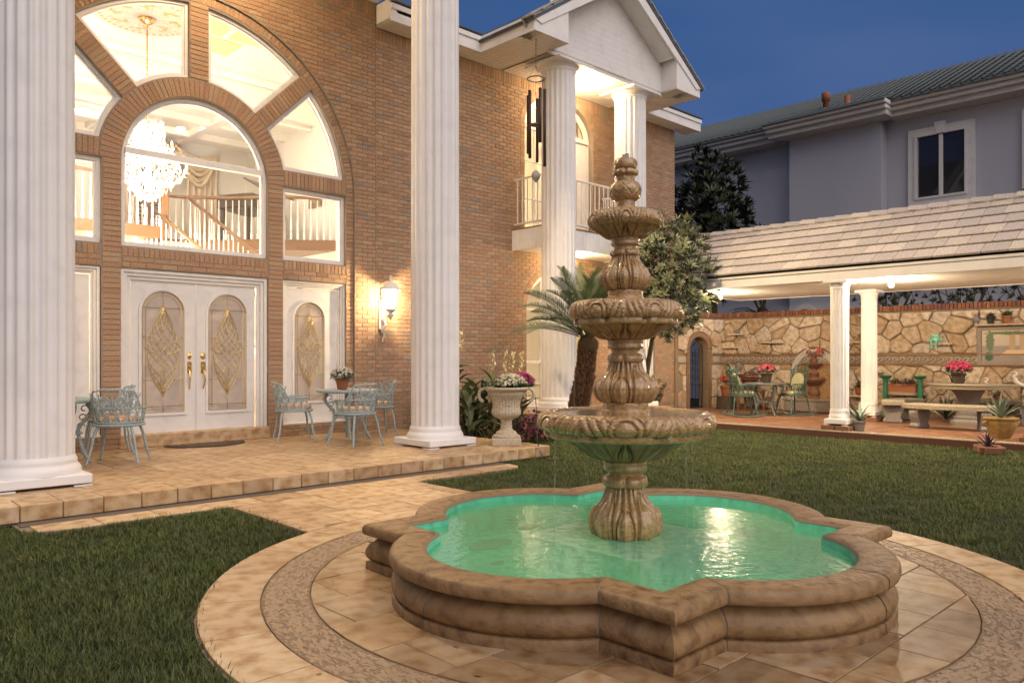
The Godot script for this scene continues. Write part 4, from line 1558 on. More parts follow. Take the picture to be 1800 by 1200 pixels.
func build_pavilion() -> void:
	var p := thing("pavilion", "open white garden pavilion with pale shingle roof over the brick patio", "pavilion")
	var z0 := -9.3
	var z1 := -0.9
	var xf := 13.05
	var xb := 16.15
	var xr := 14.6
	var ye := 2.86
	var yr := 3.92
	var s := new_st(false)
	planks(s, xf + 0.04, xb - 0.04, z0 + 0.04, z1 - 0.04, 2.65, false, 0.155)
	obj("soffit", s, K.soffit, p)
	var f := new_st(false)
	box(f, Vector3(xf, 2.735, (z0 + z1) / 2), Vector3(0.05, 0.19, z1 - z0), 0.005)
	box(f, Vector3(xb, 2.735, (z0 + z1) / 2), Vector3(0.05, 0.19, z1 - z0), 0.005)
	box(f, Vector3((xf + xb) / 2, 2.735, z0), Vector3(xb - xf - 0.05, 0.19, 0.05), 0.005)
	box(f, Vector3((xf + xb) / 2, 2.735, z1), Vector3(xb - xf - 0.05, 0.19, 0.05), 0.005)
	box(f, Vector3(xf - 0.032, 2.82, (z0 + z1) / 2), Vector3(0.03, 0.05, z1 - z0 + 0.02), 0.006)
	obj("fascia", f, K.white, p)
	var r := new_st(false)
	slab(r, PackedVector2Array([Vector2(xf - 0.05, ye), Vector2(xb + 0.05, ye), Vector2(xr, yr)]), Transform3D(Basis(), Vector3(0, 0, z0 + 0.03)), z1 - z0 - 0.06, 0.0, true)
	var roof := obj("roof", r, K.dark, p)
	var tm := []
	for c in [[0.671, 0.598, 0.537], [0.610, 0.549, 0.500], [0.732, 0.659, 0.586], [0.634, 0.561, 0.537], [0.573, 0.525, 0.488]]:
		tm.append(tex(mat(lin(c[0], c[1], c[2]), 0.8), T.mottle, 3.0, T.h2, 0.4))
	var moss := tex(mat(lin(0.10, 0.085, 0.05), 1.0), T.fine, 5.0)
	var run := Vector2(xr - xf + 0.06, yr - ye)
	var rows := 6
	var l := run.length() / rows
	var d := run.normalized()
	var ang := atan2(d.y, d.x)
	for side in [1, -1]:
		for row in rows:
			var z := z0 - rnd(0.0, 0.2)
			while z < z1:
				var w := rnd(0.27, 0.36)
				var za := maxf(z, z0 - 0.04)
				var zb := minf(z + w, z1 + 0.04)
				z += w
				if zb - za < 0.06: continue
				if side < 0 and row > 0: continue
				var q := Vector2(xf - 0.06, ye) + d * (row + 0.5) * l
				var x := q.x if side > 0 else xr * 2 - q.x
				var t := new_st(false)
				box(t, Vector3(0, 0.034, 0), Vector3(l + 0.045, 0.034 + rnd(0, 0.006), zb - za - 0.005), 0.005, Transform3D(Basis(Vector3.BACK, (ang - 0.07 + rnd(-0.01, 0.01)) * side), Vector3(x, q.y, (za + zb) / 2)))
				obj("shingle", t, tm[R.randi() % 5], roof)
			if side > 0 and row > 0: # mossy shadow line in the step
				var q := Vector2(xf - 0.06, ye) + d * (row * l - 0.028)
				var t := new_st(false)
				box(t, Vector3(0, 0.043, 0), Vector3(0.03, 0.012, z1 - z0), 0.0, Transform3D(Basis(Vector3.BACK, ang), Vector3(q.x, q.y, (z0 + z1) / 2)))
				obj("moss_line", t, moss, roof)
		if side < 0:
			var t := new_st(false)
			box(t, Vector3(0, 0.02, 0), Vector3(run.length(), 0.03, z1 - z0), 0.0, Transform3D(Basis(Vector3.BACK, -ang), Vector3(xr + run.x / 2, (ye + yr) / 2, (z0 + z1) / 2)))
			obj("rear_slope", t, tm[1], roof)
	var z := z0 - 0.04
	while z < z1: # ridge caps, each lapping the next
		var t := new_st(false)
		for sd in [-1, 1]:
			box(t, Vector3(-sd * 0.085, 0, 0), Vector3(0.19, 0.03, 0.40), 0.005, Transform3D(Basis(Vector3.BACK, sd * ang * 0.95) * Basis(Vector3.RIGHT, 0.07), Vector3(xr, yr + 0.075, z + 0.17)))
		obj("ridge_cap", t, tm[R.randi() % 5], roof)
		z += 0.33
	# columns on brick footings
	for e in [[13.22, -5.72], [15.55, -6.15], [13.22, -1.9], [15.55, -1.9]]:
		var c := column("column", Vector3(e[0], PATIO + 0.09, e[1]), 0.148, 2.46, p, 0.19, 16)
		var b := new_st(false)
		for i in 4:
			for k in 2:
				box(b, Vector3(-0.165 + i * 0.11, -0.075 + 0.03, (k - 0.5) * 0.24), Vector3(0.1, 0.085, 0.225), 0.006)
		obj("brick_footing", b, tex(mat(lin(0.27, 0.13, 0.07), 0.85), T.mottle, 6.0), c)

func voronoi(lo: Vector2, hi: Vector2, cell: Vector2, jitter: float) -> Array:
	var nx := int((hi.x - lo.x) / cell.x) + 1
	var ny := int((hi.y - lo.y) / cell.y) + 1
	var pts := {}
	for i in range(-1, nx + 1):
		for j in range(-1, ny + 1):
			pts[Vector2i(i, j)] = lo + Vector2((i + 0.5 + (0.5 if j % 2 else 0.0)) * cell.x, (j + 0.5) * cell.y) + Vector2(rnd(-1, 1) * cell.x, rnd(-1, 1) * cell.y) * jitter
	var out := []
	for i in range(0, nx):
		for j in range(0, ny):
			var c: Vector2 = pts[Vector2i(i, j)]
			var poly := rect(lo.x, lo.y, hi.x, hi.y)
			for di in range(-2, 3):
				for dj in range(-2, 3):
					var k := Vector2i(i + di, j + dj)
					if (di == 0 and dj == 0) or not pts.has(k): continue
					var q: Vector2 = pts[k]
					var m := (c + q) / 2
					var n := (q - c).normalized()
					var t := Vector2(-n.y, n.x)
					var half := PackedVector2Array([m + t * 20, m + t * 20 - n * 20, m - t * 20 - n * 20, m - t * 20])
					var r := Geometry2D.intersect_polygons(poly, half)
					if r.is_empty():
						poly = PackedVector2Array()
						break
					poly = r[0]
				if poly.is_empty(): break
			if poly.size() > 2: out.append(ccw(poly))
	return out

func roughen(p: PackedVector2Array, k: float) -> PackedVector2Array: # a few extra corners, pushed about
	var out := PackedVector2Array()
	for i in p.size():
		var a := p[i]
		var b := p[(i + 1) % p.size()]
		out.append(a.lerp(b, 0.08 + rnd(0, 0.06)))
		if a.distance_to(b) > 0.16: out.append(a.lerp(b, rnd(0.4, 0.6)) + Vector2(rnd(-k, k), rnd(-k, k)))
		out.append(a.lerp(b, 0.86 + rnd(0, 0.06)))
	return out

func build_stone_wall() -> void:
	var mats := []
	for c in [[0.588, 0.508, 0.418], [0.531, 0.441, 0.339], [0.655, 0.588, 0.497], [0.463, 0.350, 0.243], [0.565, 0.525, 0.475], [0.508, 0.407, 0.288], [0.621, 0.554, 0.463]]:
		mats.append(tex(mat(lin(c[0], c[1], c[2]), 0.85), T.stone, 1.3, T.h1, 0.8))
	var mort := tex(mat(lin(0.37, 0.275, 0.18), 0.95), T.mottle, 4.0, T.h2, 0.5)
	var w := thing("garden_wall", "garden wall of irregular tan flagstones capped with red bricks, carved wave border", "wall")
	var X := 17.30
	var s := new_st(false)
	box(s, Vector3(X + 0.15, 1.2, -5.0), Vector3(0.3, 2.36, 11.2))
	var core := obj("mortar", s, mort, w)
	var xf := Transform3D(WESTW, Vector3(X, 0, 0))
	var skip := [rect(-11.0, 1.16, 0.6, 1.42), rect(-4.74, 1.16, -1.6, 1.97), arch(-8.62, 0.0, -7.48, 1.05, 16, 0.52)]
	place_stones(w, voronoi(Vector2(-10.5, 0.08), Vector2(0.5, 2.28), Vector2(0.38, 0.33), 0.45), skip, xf, mats)
	# brick cap
	var bm := boxm(Vector3(0.36, 0.11, 0.062), 0.006)
	var bmats := []
	for c in [[0.33, 0.12, 0.06], [0.28, 0.10, 0.055], [0.38, 0.16, 0.08], [0.24, 0.10, 0.07]]: bmats.append(tex(mat(lin(c[0], c[1], c[2]), 0.9), T.mottle, 5.0))
	for i in 152:
		put("cap_brick", bm, bmats[R.randi() % 4], w).position = Vector3(X + 0.13 + rnd(-0.006, 0.006), 2.375 + rnd(-0.004, 0.004), -10.42 + i * 0.0725)
	# carved border: rusty edging lines and wave tiles
	var e := new_st(false)
	for y in [1.185, 1.395]: box(e, Vector3(X - 0.015, y, -5.0), Vector3(0.06, 0.03, 11.0), 0.006)
	obj("border_edge", e, tex(mat(lin(0.42, 0.22, 0.10), 0.85), T.mottle, 4.0), w)
	var tb := boxm(Vector3(0.03, 0.17, 0.296), 0.003)
	var t := new_st()
	for k in 2:
		var o := -0.074 + k * 0.148
		var pts := []
		for i in 15:
			var u := i / 14.0
			var a := lerpf(-0.3, 4.6, u)
			var r := lerpf(0.075, 0.012, u)
			pts.append(Vector3(-0.02, 0.0 + r * sin(a) * 0.9, o - r * cos(a) * 0.9))
		tube(t, pts, 0.02, 0.01, 6)
		tube(t, curve([Vector3(-0.018, -0.07, o - 0.075), Vector3(-0.02, -0.035, o - 0.02), Vector3(-0.018, 0.045, o + 0.05)], 4), 0.014, 0.008, 6)
	var tmesh := mesh_of(t)
	var tm := tex(mat(lin(0.55, 0.46, 0.37), 0.8), T.mottle, 5.0)
	var tbm := tex(mat(lin(0.36, 0.27, 0.19), 0.85), T.mottle, 5.0)
	for i in 19:
		var bt := put("border_tile", tb, tbm, w)
		bt.position = Vector3(X - 0.012, 1.29, -10.25 + i * 0.3)
		put("wave_relief", tmesh, tm, bt)
	# little stone ledges standing out of the wall
	for l in [[-10.0, 1.92, 0.42], [-10.15, 1.60, 0.4], [-9.05, 1.71, 0.55], [-9.95, 0.97, 0.36], [-9.48, 0.90, 0.40], [-10.28, 0.84, 0.26], [-6.95, 1.69, 0.5], [-6.72, 1.05, 0.42], [-5.35, 1.63, 0.40], [-3.7, 1.99, 2.1], [-7.0, 0.52, 0.4], [-4.55, 0.58, 0.5], [-3.75, 0.66, 0.45], [-4.35, 0.30, 0.4]]:
		var q := new_st(false)
		var p := roughen(rect(0, l[0] - l[2] / 2, 0.20, l[0] + l[2] / 2), 0.02)
		var pl := PackedVector2Array()
		for v in p: pl.append(Vector2(X - v.x, -v.y))
		slab(q, pl, Transform3D(UPW, Vector3(0, l[1] - 0.035, 0)), 0.035, 0.006, true)
		obj("ledge", q, mats[R.randi() % 3], w)
	mural(w, X)
	# gate wall between the house and the garden wall
	var g := thing("gate_wall", "narrow flagstone wall with brick-arched doorway beside the house corner", "wall")
	var a := Vector3(15.86, 0, -10.80)
	var b := Vector3(17.36, 0, -10.42)
	var dir := (b - a).normalized()
	var gx := Transform3D(Basis(dir, Vector3.UP, dir.cross(Vector3.UP)), a)
	var len := a.distance_to(b)
	var door := arch(0.40, -0.1, 0.98, 1.55, 14)
	var ring := arch(0.27, -0.1, 1.11, 1.55, 14)
	var gs := new_st(false)
	var pcs := [rect(-0.05, 0.0, 0.69, 2.33), rect(0.69, 0.0, len + 0.05, 2.33)]
	for p in pcs:
		for q in Geometry2D.clip_polygons(p, door): slab(gs, clean(ccw(q), 0.002), gx * Transform3D(Basis(), Vector3(0, 0, -0.3)), 0.3, 0.0, true)
	obj("mortar", gs, mort, g)
	place_stones(g, voronoi(Vector2(0, 0.08), Vector2(len, 2.28), Vector2(0.36, 0.38), 0.34), [ring, rect(-1, 1.16, 3, 1.42)], gx, mats)
	for i in 21:
		var m := put("cap_brick", bm, bmats[R.randi() % 4], g)
		m.transform = gx * Transform3D(Basis(Vector3.UP, PI / 2), Vector3(0.03 + i * 0.0725, 2.375 + rnd(-0.004, 0.004), -0.13))
	var rb := tex(mat(lin(0.36, 0.21, 0.12), 0.88), T.mottle, 5.0)
	for i in 17: # brick arch and jambs
		var an := PI * (i + 0.5) / 17
		var q := new_st(false)
		box(q, Vector3.ZERO, Vector3(0.115, 0.068, 0.33), 0.005, gx * Transform3D(Basis(Vector3.BACK, an), Vector3(0.69 + 0.353 * cos(an), 1.55 + 0.353 * sin(an), -0.14)))
		obj("arch_brick", q, rb, g)
	for i in 22:
		for sd in [-1, 1]:
			var q := new_st(false)
			box(q, Vector3.ZERO, Vector3(0.115, 0.058, 0.33), 0.005, gx * Transform3D(Basis(), Vector3(0.69 + sd * 0.353, 0.04 + i * 0.068, -0.14)))
			obj("jamb_brick", q, rb, g)
	for i in 5:
		var q := new_st(false)
		box(q, Vector3.ZERO, Vector3(0.27, 0.15, 0.03), 0.004, gx * Transform3D(Basis(), Vector3([0.13, 1.27, 1.5, 0.13, 1.27][i], 1.29, 0.014)))
		if i < 3: obj("border_tile", q, tm, g)
	# wrought iron gate standing half open
	var gt := thing("iron_gate", "black wrought iron scroll gate standing ajar in the arched doorway", "gate", gx * Vector3(0.965, 0.04, -0.18), atan2(-dir.z, dir.x) + PI - 0.75)
	var fr := new_st()
	tube(fr, curve([Vector3(0, 0.02, 0), Vector3(0, 1.62, 0), Vector3(0.28, 1.55, 0), Vector3(0.54, 1.30, 0), Vector3(0.54, 0.02, 0)], 6), 0.014, -1, 6)
	tube(fr, [Vector3(0, 0.06, 0), Vector3(0.54, 0.06, 0)], 0.012, -1, 6)
	tube(fr, [Vector3(0, 0.62, 0), Vector3(0.54, 0.62, 0)], 0.012, -1, 6)
	obj("frame", fr, K.dark, gt)
	for i in 6:
		var bs := new_st()
		tube(bs, [Vector3(0.075 + i * 0.078, 0.06, 0), Vector3(0.075 + i * 0.078, 1.54 - 0.05 * i, 0)], 0.008, -1, 6)
		obj("bar", bs, K.dark, gt)
	var sc := new_st()
	for i in 4:
		for sd in [-1, 1]:
			var pts := []
			for k in 17:
				var u := k / 16.0
				var an := u * 8.0
				var r := 0.09 * (1.0 - u * 0.85)
				pts.append(Vector3(0.27 + sd * (0.11 - r * cos(an)), 0.78 + i * 0.19 + r * sin(an), 0.0))
			tube(sc, pts, 0.009, -1, 5)
	obj("scrolls", sc, K.dark, gt)

func place_stones(parent: Node, cells: Array, skip: Array, xf: Transform3D, mats: Array) -> void:
	for c in cells:
		var polys := [inset(c, 0.007)]
		for k in skip:
			var nx := []
			for p in polys: nx.append_array(Geometry2D.clip_polygons(p, k))
			polys = nx
		for p in polys:
			p = clean(ccw(p), 0.03)
			if p.size() < 3 or area2(p) < 0.006: continue
			var q := clean(roughen(p, 0.014), 0.012)
			if q.size() > 2 and not Geometry2D.triangulate_polygon(q).is_empty() and not Geometry2D.triangulate_polygon(inset(q, 0.02)).is_empty(): p = q
			if p.size() < 3 or area2(p) < 0.005 or Geometry2D.triangulate_polygon(p).is_empty() or Geometry2D.triangulate_polygon(inset(p, 0.02)).is_empty(): continue
			var s := new_st(false)
			slab(s, p, xf * Transform3D(Basis(Vector3.RIGHT, rnd(-0.02, 0.02)), Vector3(0, 0, -0.005)), rnd(0.03, 0.075), 0.02)
			obj("flagstone", s, mats[R.randi() % mats.size()], parent)

func mural(parent: Node, X: float) -> void:
	var W := 384
	var H := 176
	var im := Image.create(W, H, false, Image.FORMAT_RGBA8)
	im.fill(Color(0.78, 0.70, 0.60))
	var f := FastNoiseLite.new()
	f.frequency = 0.03
	for y in H:
		for x in W:
			var n := f.get_noise_2d(x, y)
			var c := Color(0.80, 0.73, 0.64).lerp(Color(0.66, 0.60, 0.56), clampf(float(y) / H + n * 0.2, 0, 1))
			if y > 88: c = Color(0.60, 0.54, 0.48).lerp(Color(0.55, 0.52, 0.50), n + 0.5)
			if y > 76 and y < 92 and x > 96: c = Color(0.47, 0.53, 0.42).lerp(Color(0.62, 0.6, 0.5), n + 0.5)
			im.set_pixel(x, y, c)
	var blob := func(cx, cy, rx, ry, col):
		for y in range(maxi(0, cy - ry - 6), mini(H, cy + ry + 6)):
			for x in range(maxi(0, cx - rx - 6), mini(W, cx + rx + 6)):
				var d := Vector2(float(x - cx) / rx, float(y - cy) / ry).length() + f.get_noise_2d(x * 5.0, y * 5.0) * 0.5
				if d < 1.0: im.set_pixel(x, y, col.lerp(Color(0.1, 0.2, 0.1), clampf(f.get_noise_2d(x * 9.0, y * 9.0) * 0.5 + 0.1, 0, 0.6)))
	for x in [62, 84, 106]: im.fill_rect(Rect2i(x, 26, 13, 86), Color(0.70, 0.60, 0.46))
	im.fill_rect(Rect2i(54, 20, 74, 8), Color(0.66, 0.56, 0.44))
	for y in 34:
		for x in range(56 - y / 2, 118 + y): im.set_pixel(x, 112 + y / 1 if 112 + y < H else H - 1, Color(0.80, 0.70, 0.54))
	blob.call(18, 60, 9, 62, Color(0.42, 0.47, 0.36))
	blob.call(60, 14, 52, 9, Color(0.40, 0.48, 0.32))
	blob.call(16, 150, 10, 26, Color(0.22, 0.40, 0.30))
	blob.call(140, 22, 26, 10, Color(0.30, 0.46, 0.30))
	blob.call(136, 62, 20, 8, Color(0.30, 0.44, 0.32))
	blob.call(140, 96, 10, 22, Color(0.52, 0.40, 0.28))
	# painted fountain with its basin and a spray of leaves
	blob.call(226, 146, 66, 12, Color(0.45, 0.52, 0.72))
	im.fill_rect(Rect2i(190, 116, 76, 24), Color(0.68, 0.52, 0.34))
	im.fill_rect(Rect2i(184, 112, 88, 6), Color(0.74, 0.60, 0.42))
	im.fill_rect(Rect2i(222, 74, 12, 38), Color(0.66, 0.52, 0.36))
	blob.call(228, 60, 26, 12, Color(0.28, 0.42, 0.36))
	blob.call(214, 96, 7, 16, Color(0.20, 0.34, 0.66))
	blob.call(238, 84, 8, 10, Color(0.66, 0.30, 0.24))
	im.fill_rect(Rect2i(286, 28, 84, 44), Color(0.72, 0.58, 0.40))
	blob.call(320, 160, 60, 10, Color(0.36, 0.46, 0.34))
	var m := mat(Color.WHITE, 0.6)
	m.albedo_texture = ImageTexture.create_from_image(im)
	var st := SurfaceTool.new()
	st.begin(Mesh.PRIMITIVE_TRIANGLES)
	var z0 := -4.66
	var z1 := -1.75
	var y0 := 1.27
	var y1 := 1.86
	for v in [[0, 1], [0, 0], [1, 0], [0, 1], [1, 0], [1, 1]]:
		st.set_normal(Vector3.LEFT)
		st.set_uv(Vector2(v[0], v[1]))
		st.add_vertex(Vector3(X - 0.028, lerpf(y1, y0, v[1]), lerpf(z0, z1, v[0])))
	put("mural", st.commit(), m, parent)
	var s := new_st(false)
	ring_frame(s, rect(-4.74, 1.20, -1.67, 1.93), 0.07, Transform3D(WESTW, Vector3(X + 0.002, 0, 0)), 0.045)
	box(s, Vector3(X + 0.0, 1.565, -3.2), Vector3(0.04, 0.6, 2.94))
	obj("mural_frame", s, tex(mat(lin(0.40, 0.33, 0.27), 0.8), T.mottle, 4.0), parent)

func build_neighbour() -> void:
	var h := thing("neighbour_house", "tall stucco house next door with grey tile roof, unlit", "house")
	var st := tex(mat(lin(0.47, 0.49, 0.57), 0.9), T.stucco, 1.0)
	var s := new_st(false)
	box(s, Vector3(25.9, 3.9, -15.5), Vector3(8.0, 7.8, 10.0))     # left wing, set back
	box(s, Vector3(25.5, 3.9, -9.48), Vector3(8.0, 7.8, 2.58))      # projecting bay
	box(s, Vector3(25.9, 3.9, -3.4), Vector3(8.0, 7.8, 9.7))        # right wing
	obj("wall", s, st, h)
	var c := new_st(false)
	var corn := func(x: float, z0: float, z1: float):
		box(c, Vector3(x - 0.25, 7.72, (z0 + z1) / 2), Vector3(0.62, 0.14, z1 - z0), 0.012)
		box(c, Vector3(x - 0.32, 7.84, (z0 + z1) / 2), Vector3(0.72, 0.12, z1 - z0 + 0.06), 0.02)
		box(c, Vector3(x - 0.36, 7.96, (z0 + z1) / 2), Vector3(0.82, 0.12, z1 - z0 + 0.12), 0.02)
	corn.call(21.9, -20.5, -10.9)
	corn.call(21.5, -11.15, -7.85)
	corn.call(21.9, -7.95, 1.5)
	obj("cornice", c, tex(mat(lin(0.58, 0.56, 0.54), 0.8), T.paint, 1.0), h)
	# hipped roof of ribbed tiles
	var rm := tex(mat(lin(0.12, 0.15, 0.155), 0.75), T.mottle, 2.0)
	var r := new_st(false)
	var slope := func(x: float, z0: float, z1: float, len: float):
		var rows := int(len / 0.34)
		for i in rows:
			var k := 0.46
			var hip := i * 0.34 * 0.7
			box(r, Vector3.ZERO, Vector3(0.38, 0.035, (z1 - z0)), 0.006, Transform3D(Basis(Vector3.BACK, 0.37), Vector3(x - 0.65 + i * 0.32, 8.06 + i * 0.32 * k, (z0 + z1) / 2)))
	slope.call(21.9, -20.5, 1.6, 4.4)
	slope.call(21.5, -11.2, -7.8, 0.75)
	var roof := obj("roof", r, rm, h)
	var rib := new_st()
	for i in 96:
		var z := -20.4 + i * 0.23
		var x := 21.9
		tube(rib, [Vector3(x - 0.8, 8.055, z), Vector3(x + 3.2, 8.055 + 4.0 * 0.46, z)], 0.035, -1, 6)
	obj("tile_ribs", rib, rm, roof)
	var v := new_st()
	lathe(v, [Vector2(0.08, 8.2), Vector2(0.08, 8.80), Vector2(0.12, 8.81), Vector2(0.12, 9.04), Vector2(0, 9.06)], 16, Vector3(22.3, 0, -10.05))
	obj("roof_vent", v, K.terracotta, roof)
	v = new_st()
	lathe(v, [Vector2(0.08, 8.0), Vector2(0.08, 8.72), Vector2(0, 8.74)], 14, Vector3(22.0, 0, -9.3))
	obj("roof_vent", v, K.terracotta, roof)
	# casement with keystone
	var xw := Transform3D(WESTW, Vector3(21.9, 0, 0))
	var t := new_st(false)
	ring_frame(t, rect(-7.62, 5.30, -6.05, 7.32), 0.20, xw, 0.09)
	ring_frame(t, rect(-7.46, 5.46, -6.21, 7.16), 0.06, xw, 0.12)
	box(t, Vector3(21.86, 6.3, -6.83), Vector3(0.1, 1.6, 0.09), 0.008)
	slab(t, PackedVector2Array([Vector2(-6.93, 7.10), Vector2(-6.75, 7.10), Vector2(-6.70, 7.42), Vector2(-6.98, 7.42)]), xw, 0.14, 0.01)
	box(t, Vector3(21.84, 5.27, -6.83), Vector3(0.16, 0.09, 1.72), 0.01)
	var wn := obj("window", t, tex(mat(lin(0.66, 0.66, 0.66), 0.6), T.paint, 1.0), h)
	var g := new_st(false)
	box(g, Vector3(21.88, 6.3, -7.12), Vector3(0.02, 1.6, 0.5))
	obj("pane", g, mat(lin(0.02, 0.02, 0.025), 0.03), wn)
	g = new_st(false)
	box(g, Vector3(21.88, 6.3, -6.53), Vector3(0.02, 1.6, 0.5))
	obj("pane", g, mat(lin(0.02, 0.02, 0.025), 0.03), wn)
	# corner of another window frame at the edge of the view
	t = new_st(false)
	ring_frame(t, rect(-5.03, 5.40, -3.6, 7.3), 0.18, xw, 0.09)
	var w2 := obj("window", t, tex(mat(lin(0.66, 0.66, 0.66), 0.6), T.paint, 1.0), h)
	g = new_st(false)
	box(g, Vector3(21.88, 6.35, -4.32), Vector3(0.02, 1.6, 1.1))
	obj("pane", g, mat(lin(0.02, 0.02, 0.025), 0.03), w2)
	# round-headed window low on the bay, with moulded surround
	var xb := Transform3D(WESTW, Vector3(21.5, 0, 0))
	t = new_st(false)
	for k in 3: ring_frame(t, arch(-10.62 - 0.05 * k, 1.2, -9.98 + 0.05 * k, 2.45, 20), 0.05, xb, 0.06 - 0.015 * k)
	var aw := obj("arched_window", t, tex(mat(lin(0.55, 0.53, 0.52), 0.8), T.paint, 1.0), h)
	g = new_st(false)
	slab(g, arch(-10.6, 1.2, -10.0, 2.45, 20), xb, 0.02)
	obj("pane", g, mat(lin(0.03, 0.05, 0.05), 0.1), aw)
	g = new_st()
	for i in 7: tube(g, [Vector3(21.46, 1.3, -10.54 + i * 0.08), Vector3(21.46, 2.45 + sqrt(maxf(0.0, 0.09 - pow(-0.24 + i * 0.08, 2))), -10.54 + i * 0.08)], 0.01, -1, 4)
	obj("grille", g, K.dark, aw)

func pool_outline() -> Array: # [points (x, z) round the middle, clockwise seen from above; which stone each edge belongs to]
	var pts := PackedVector2Array()
	var stone := PackedInt32Array()
	var c := 1.13
	var w := 0.735
	var rise := 0.42
	var r := (w * w + rise * rise) / (2.0 * rise)
	var half := asin(w / r)
	for side in 4:
		var rot := -PI / 2 * side
		var loc := [Vector2(-w, c)]
		var ids := [side * 3 + 1]
		for i in range(1, 24):
			var a := lerpf(-half, half, i / 24.0)
			loc.append(Vector2(r * sin(a), c + rise - r + r * cos(a)))
			ids.append(side * 3 + 1 if i < 12 else side * 3 + 2)
		loc.append(Vector2(w, c))
		ids.append(side * 3 + 3)
		loc.append(Vector2(c, c))
		ids.append(side * 3 + 3)
		for i in loc.size():
			pts.append(loc[i].rotated(rot))
			stone.append(ids[i])
	return [pts, stone]

func build_fountain() -> void:
	var po := pool_outline()
	var pts: PackedVector2Array = po[0]
	var ids: PackedInt32Array = po[1]
	var n := pts.size()
	# pts run so that x -> x' = x cos(rot)...; make sure of counter-clockwise in (x, -z)
	var flat := PackedVector2Array()
	for p in pts: flat.append(Vector2(p.x, -p.y))
	var sgn := 1.0 if area2(flat) > 0.0 else -1.0
	var offs := func(d: float) -> PackedVector2Array: # positive d outwards
		if sgn > 0: return inset(flat, -d)
		var q := flat.duplicate()
		q.reverse()
		q = inset(q, -d)
		q.reverse()
		return q
	var pool := thing("fountain_pool", "low carved stone pool with four round lobes and four square corners", "pool", FC)
	T.weather = ntex(0.014, [[0.0, Color(0.55, 0.48, 0.43)], [0.3, Color(0.80, 0.75, 0.69)], [0.55, Color(0.91, 0.88, 0.83)], [0.8, Color(0.97, 0.94, 0.9)], [1.0, Color(1, 1, 1)]], 6, 67)
	var stone_m := []
	for c in [[0.30, 0.195, 0.092], [0.265, 0.165, 0.077], [0.33, 0.22, 0.11]]:
		stone_m.append(tex(mat(lin(c[0], c[1], c[2]), 0.55), T.weather, 1.3, T.h2, 0.35))
	var joint := tex(mat(lin(0.36, 0.27, 0.18), 0.9), T.fine, 5.0)
	var loft := func(s: SurfaceTool, prof: Array, idx: Array, gap: bool):
		s.set_smooth_group(0)
		var rows := []
		for q in prof:
			var o: PackedVector2Array = offs.call(q.x)
			var row := []
			for i in idx: row.append(Vector3(o[i].x, q.y, -o[i].y))
			if gap:
				var k: int = row.size() - 1
				row[0] = row[0].move_toward(row[1], 0.007)
				row[k] = row[k].move_toward(row[k - 1], 0.007)
			rows.append(row)
		var grp := [0]
		for j in range(1, idx.size() - 1):
			var e0 := flat[idx[j]] - flat[idx[j - 1]]
			var e1 := flat[idx[j + 1]] - flat[idx[j]]
			grp.append(grp[j - 1] + (1 if absf(e0.angle_to(e1)) > 0.35 else 0))
		for i in prof.size() - 1:
			for j in idx.size() - 1:
				s.set_smooth_group(grp[j])
				if sgn > 0: quad(s, rows[i][j], rows[i][j + 1], rows[i + 1][j + 1], rows[i + 1][j])
				else: quad(s, rows[i][j + 1], rows[i][j], rows[i + 1][j], rows[i + 1][j + 1])
	var groups := {}
	for i in n:
		if not groups.has(ids[i]): groups[ids[i]] = []
	var order := []
	var i0 := 0
	while i0 < n:
		var run := [i0]
		var k := i0
		while k < n and ids[k] == ids[i0]:
			run.append((k + 1) % n)
			k += 1
		order.append(run)
		i0 = k
	var plinth := [Vector2(0.034, 0.0), Vector2(0.034, 0.044), Vector2(0.026, 0.050), Vector2(-0.012, 0.052)]
	var body := smooth2([Vector2(0.006, 0.050), Vector2(0.030, 0.074), Vector2(0.036, 0.112), Vector2(0.018, 0.155), Vector2(-0.018, 0.188), Vector2(-0.034, 0.212)], 4, false)
	var cop := smooth2([Vector2(-0.034, 0.210), Vector2(0.032, 0.214), Vector2(0.048, 0.226), Vector2(0.049, 0.258), Vector2(0.033, 0.282), Vector2(-0.01, 0.291), Vector2(-0.10, 0.289), Vector2(-0.142, 0.284), Vector2(-0.158, 0.268)], 4, false)
	for run in order:
		var s := new_st()
		loft.call(s, plinth, run, true)
		obj("plinth_stone", s, stone_m[1], pool)
		s = new_st()
		loft.call(s, body, run, true)
		obj("wall_stone", s, stone_m[R.randi() % 3], pool)
		s = new_st()
		loft.call(s, cop, run, true)
		obj("coping_stone", s, stone_m[R.randi() % 3], pool)
	var all := range(n)
	all.append(0)
	var js := new_st()
	var jp := []
	for q in plinth + body + cop: jp.append(Vector2(q.x - 0.004, q.y - 0.0025))
	loft.call(js, jp, all, false)
	obj("mortar", js, joint, pool)
	var ls := new_st()
	loft.call(ls, [Vector2(-0.150, 0.270), Vector2(-0.162, 0.260), Vector2(-0.168, 0.0)], all, false)
	var fl: PackedVector2Array = offs.call(-0.168)
	cap(ls, ccw(fl), Transform3D(UPW, Vector3(0, 0.012, 0)), 0.0)
	obj("pool_lining", ls, tex(mat(lin(0.12, 0.62, 0.38), 0.6), T.blot, 2.0), pool)
	var pb := new_st(false)
	box(pb, Vector3(0, 0.116, 0), Vector3(0.92, 0.212, 0.92), 0.004)
	obj("pedestal_block", pb, tex(mat(lin(0.85, 0.85, 0.74), 0.7), T.blot, 2.0), pool)
	# water
	var wt: PackedVector2Array = offs.call(-0.165)
	var ws := new_st(true)
	cap(ws, ccw(wt), Transform3D(UPW, Vector3(0, 0, 0)), 0.228)
	var wm := mat(Color(0.36, 0.80, 0.58, 0.52), 0.07)
	wm.transparency = BaseMaterial3D.TRANSPARENCY_ALPHA
	wm.normal_enabled = true
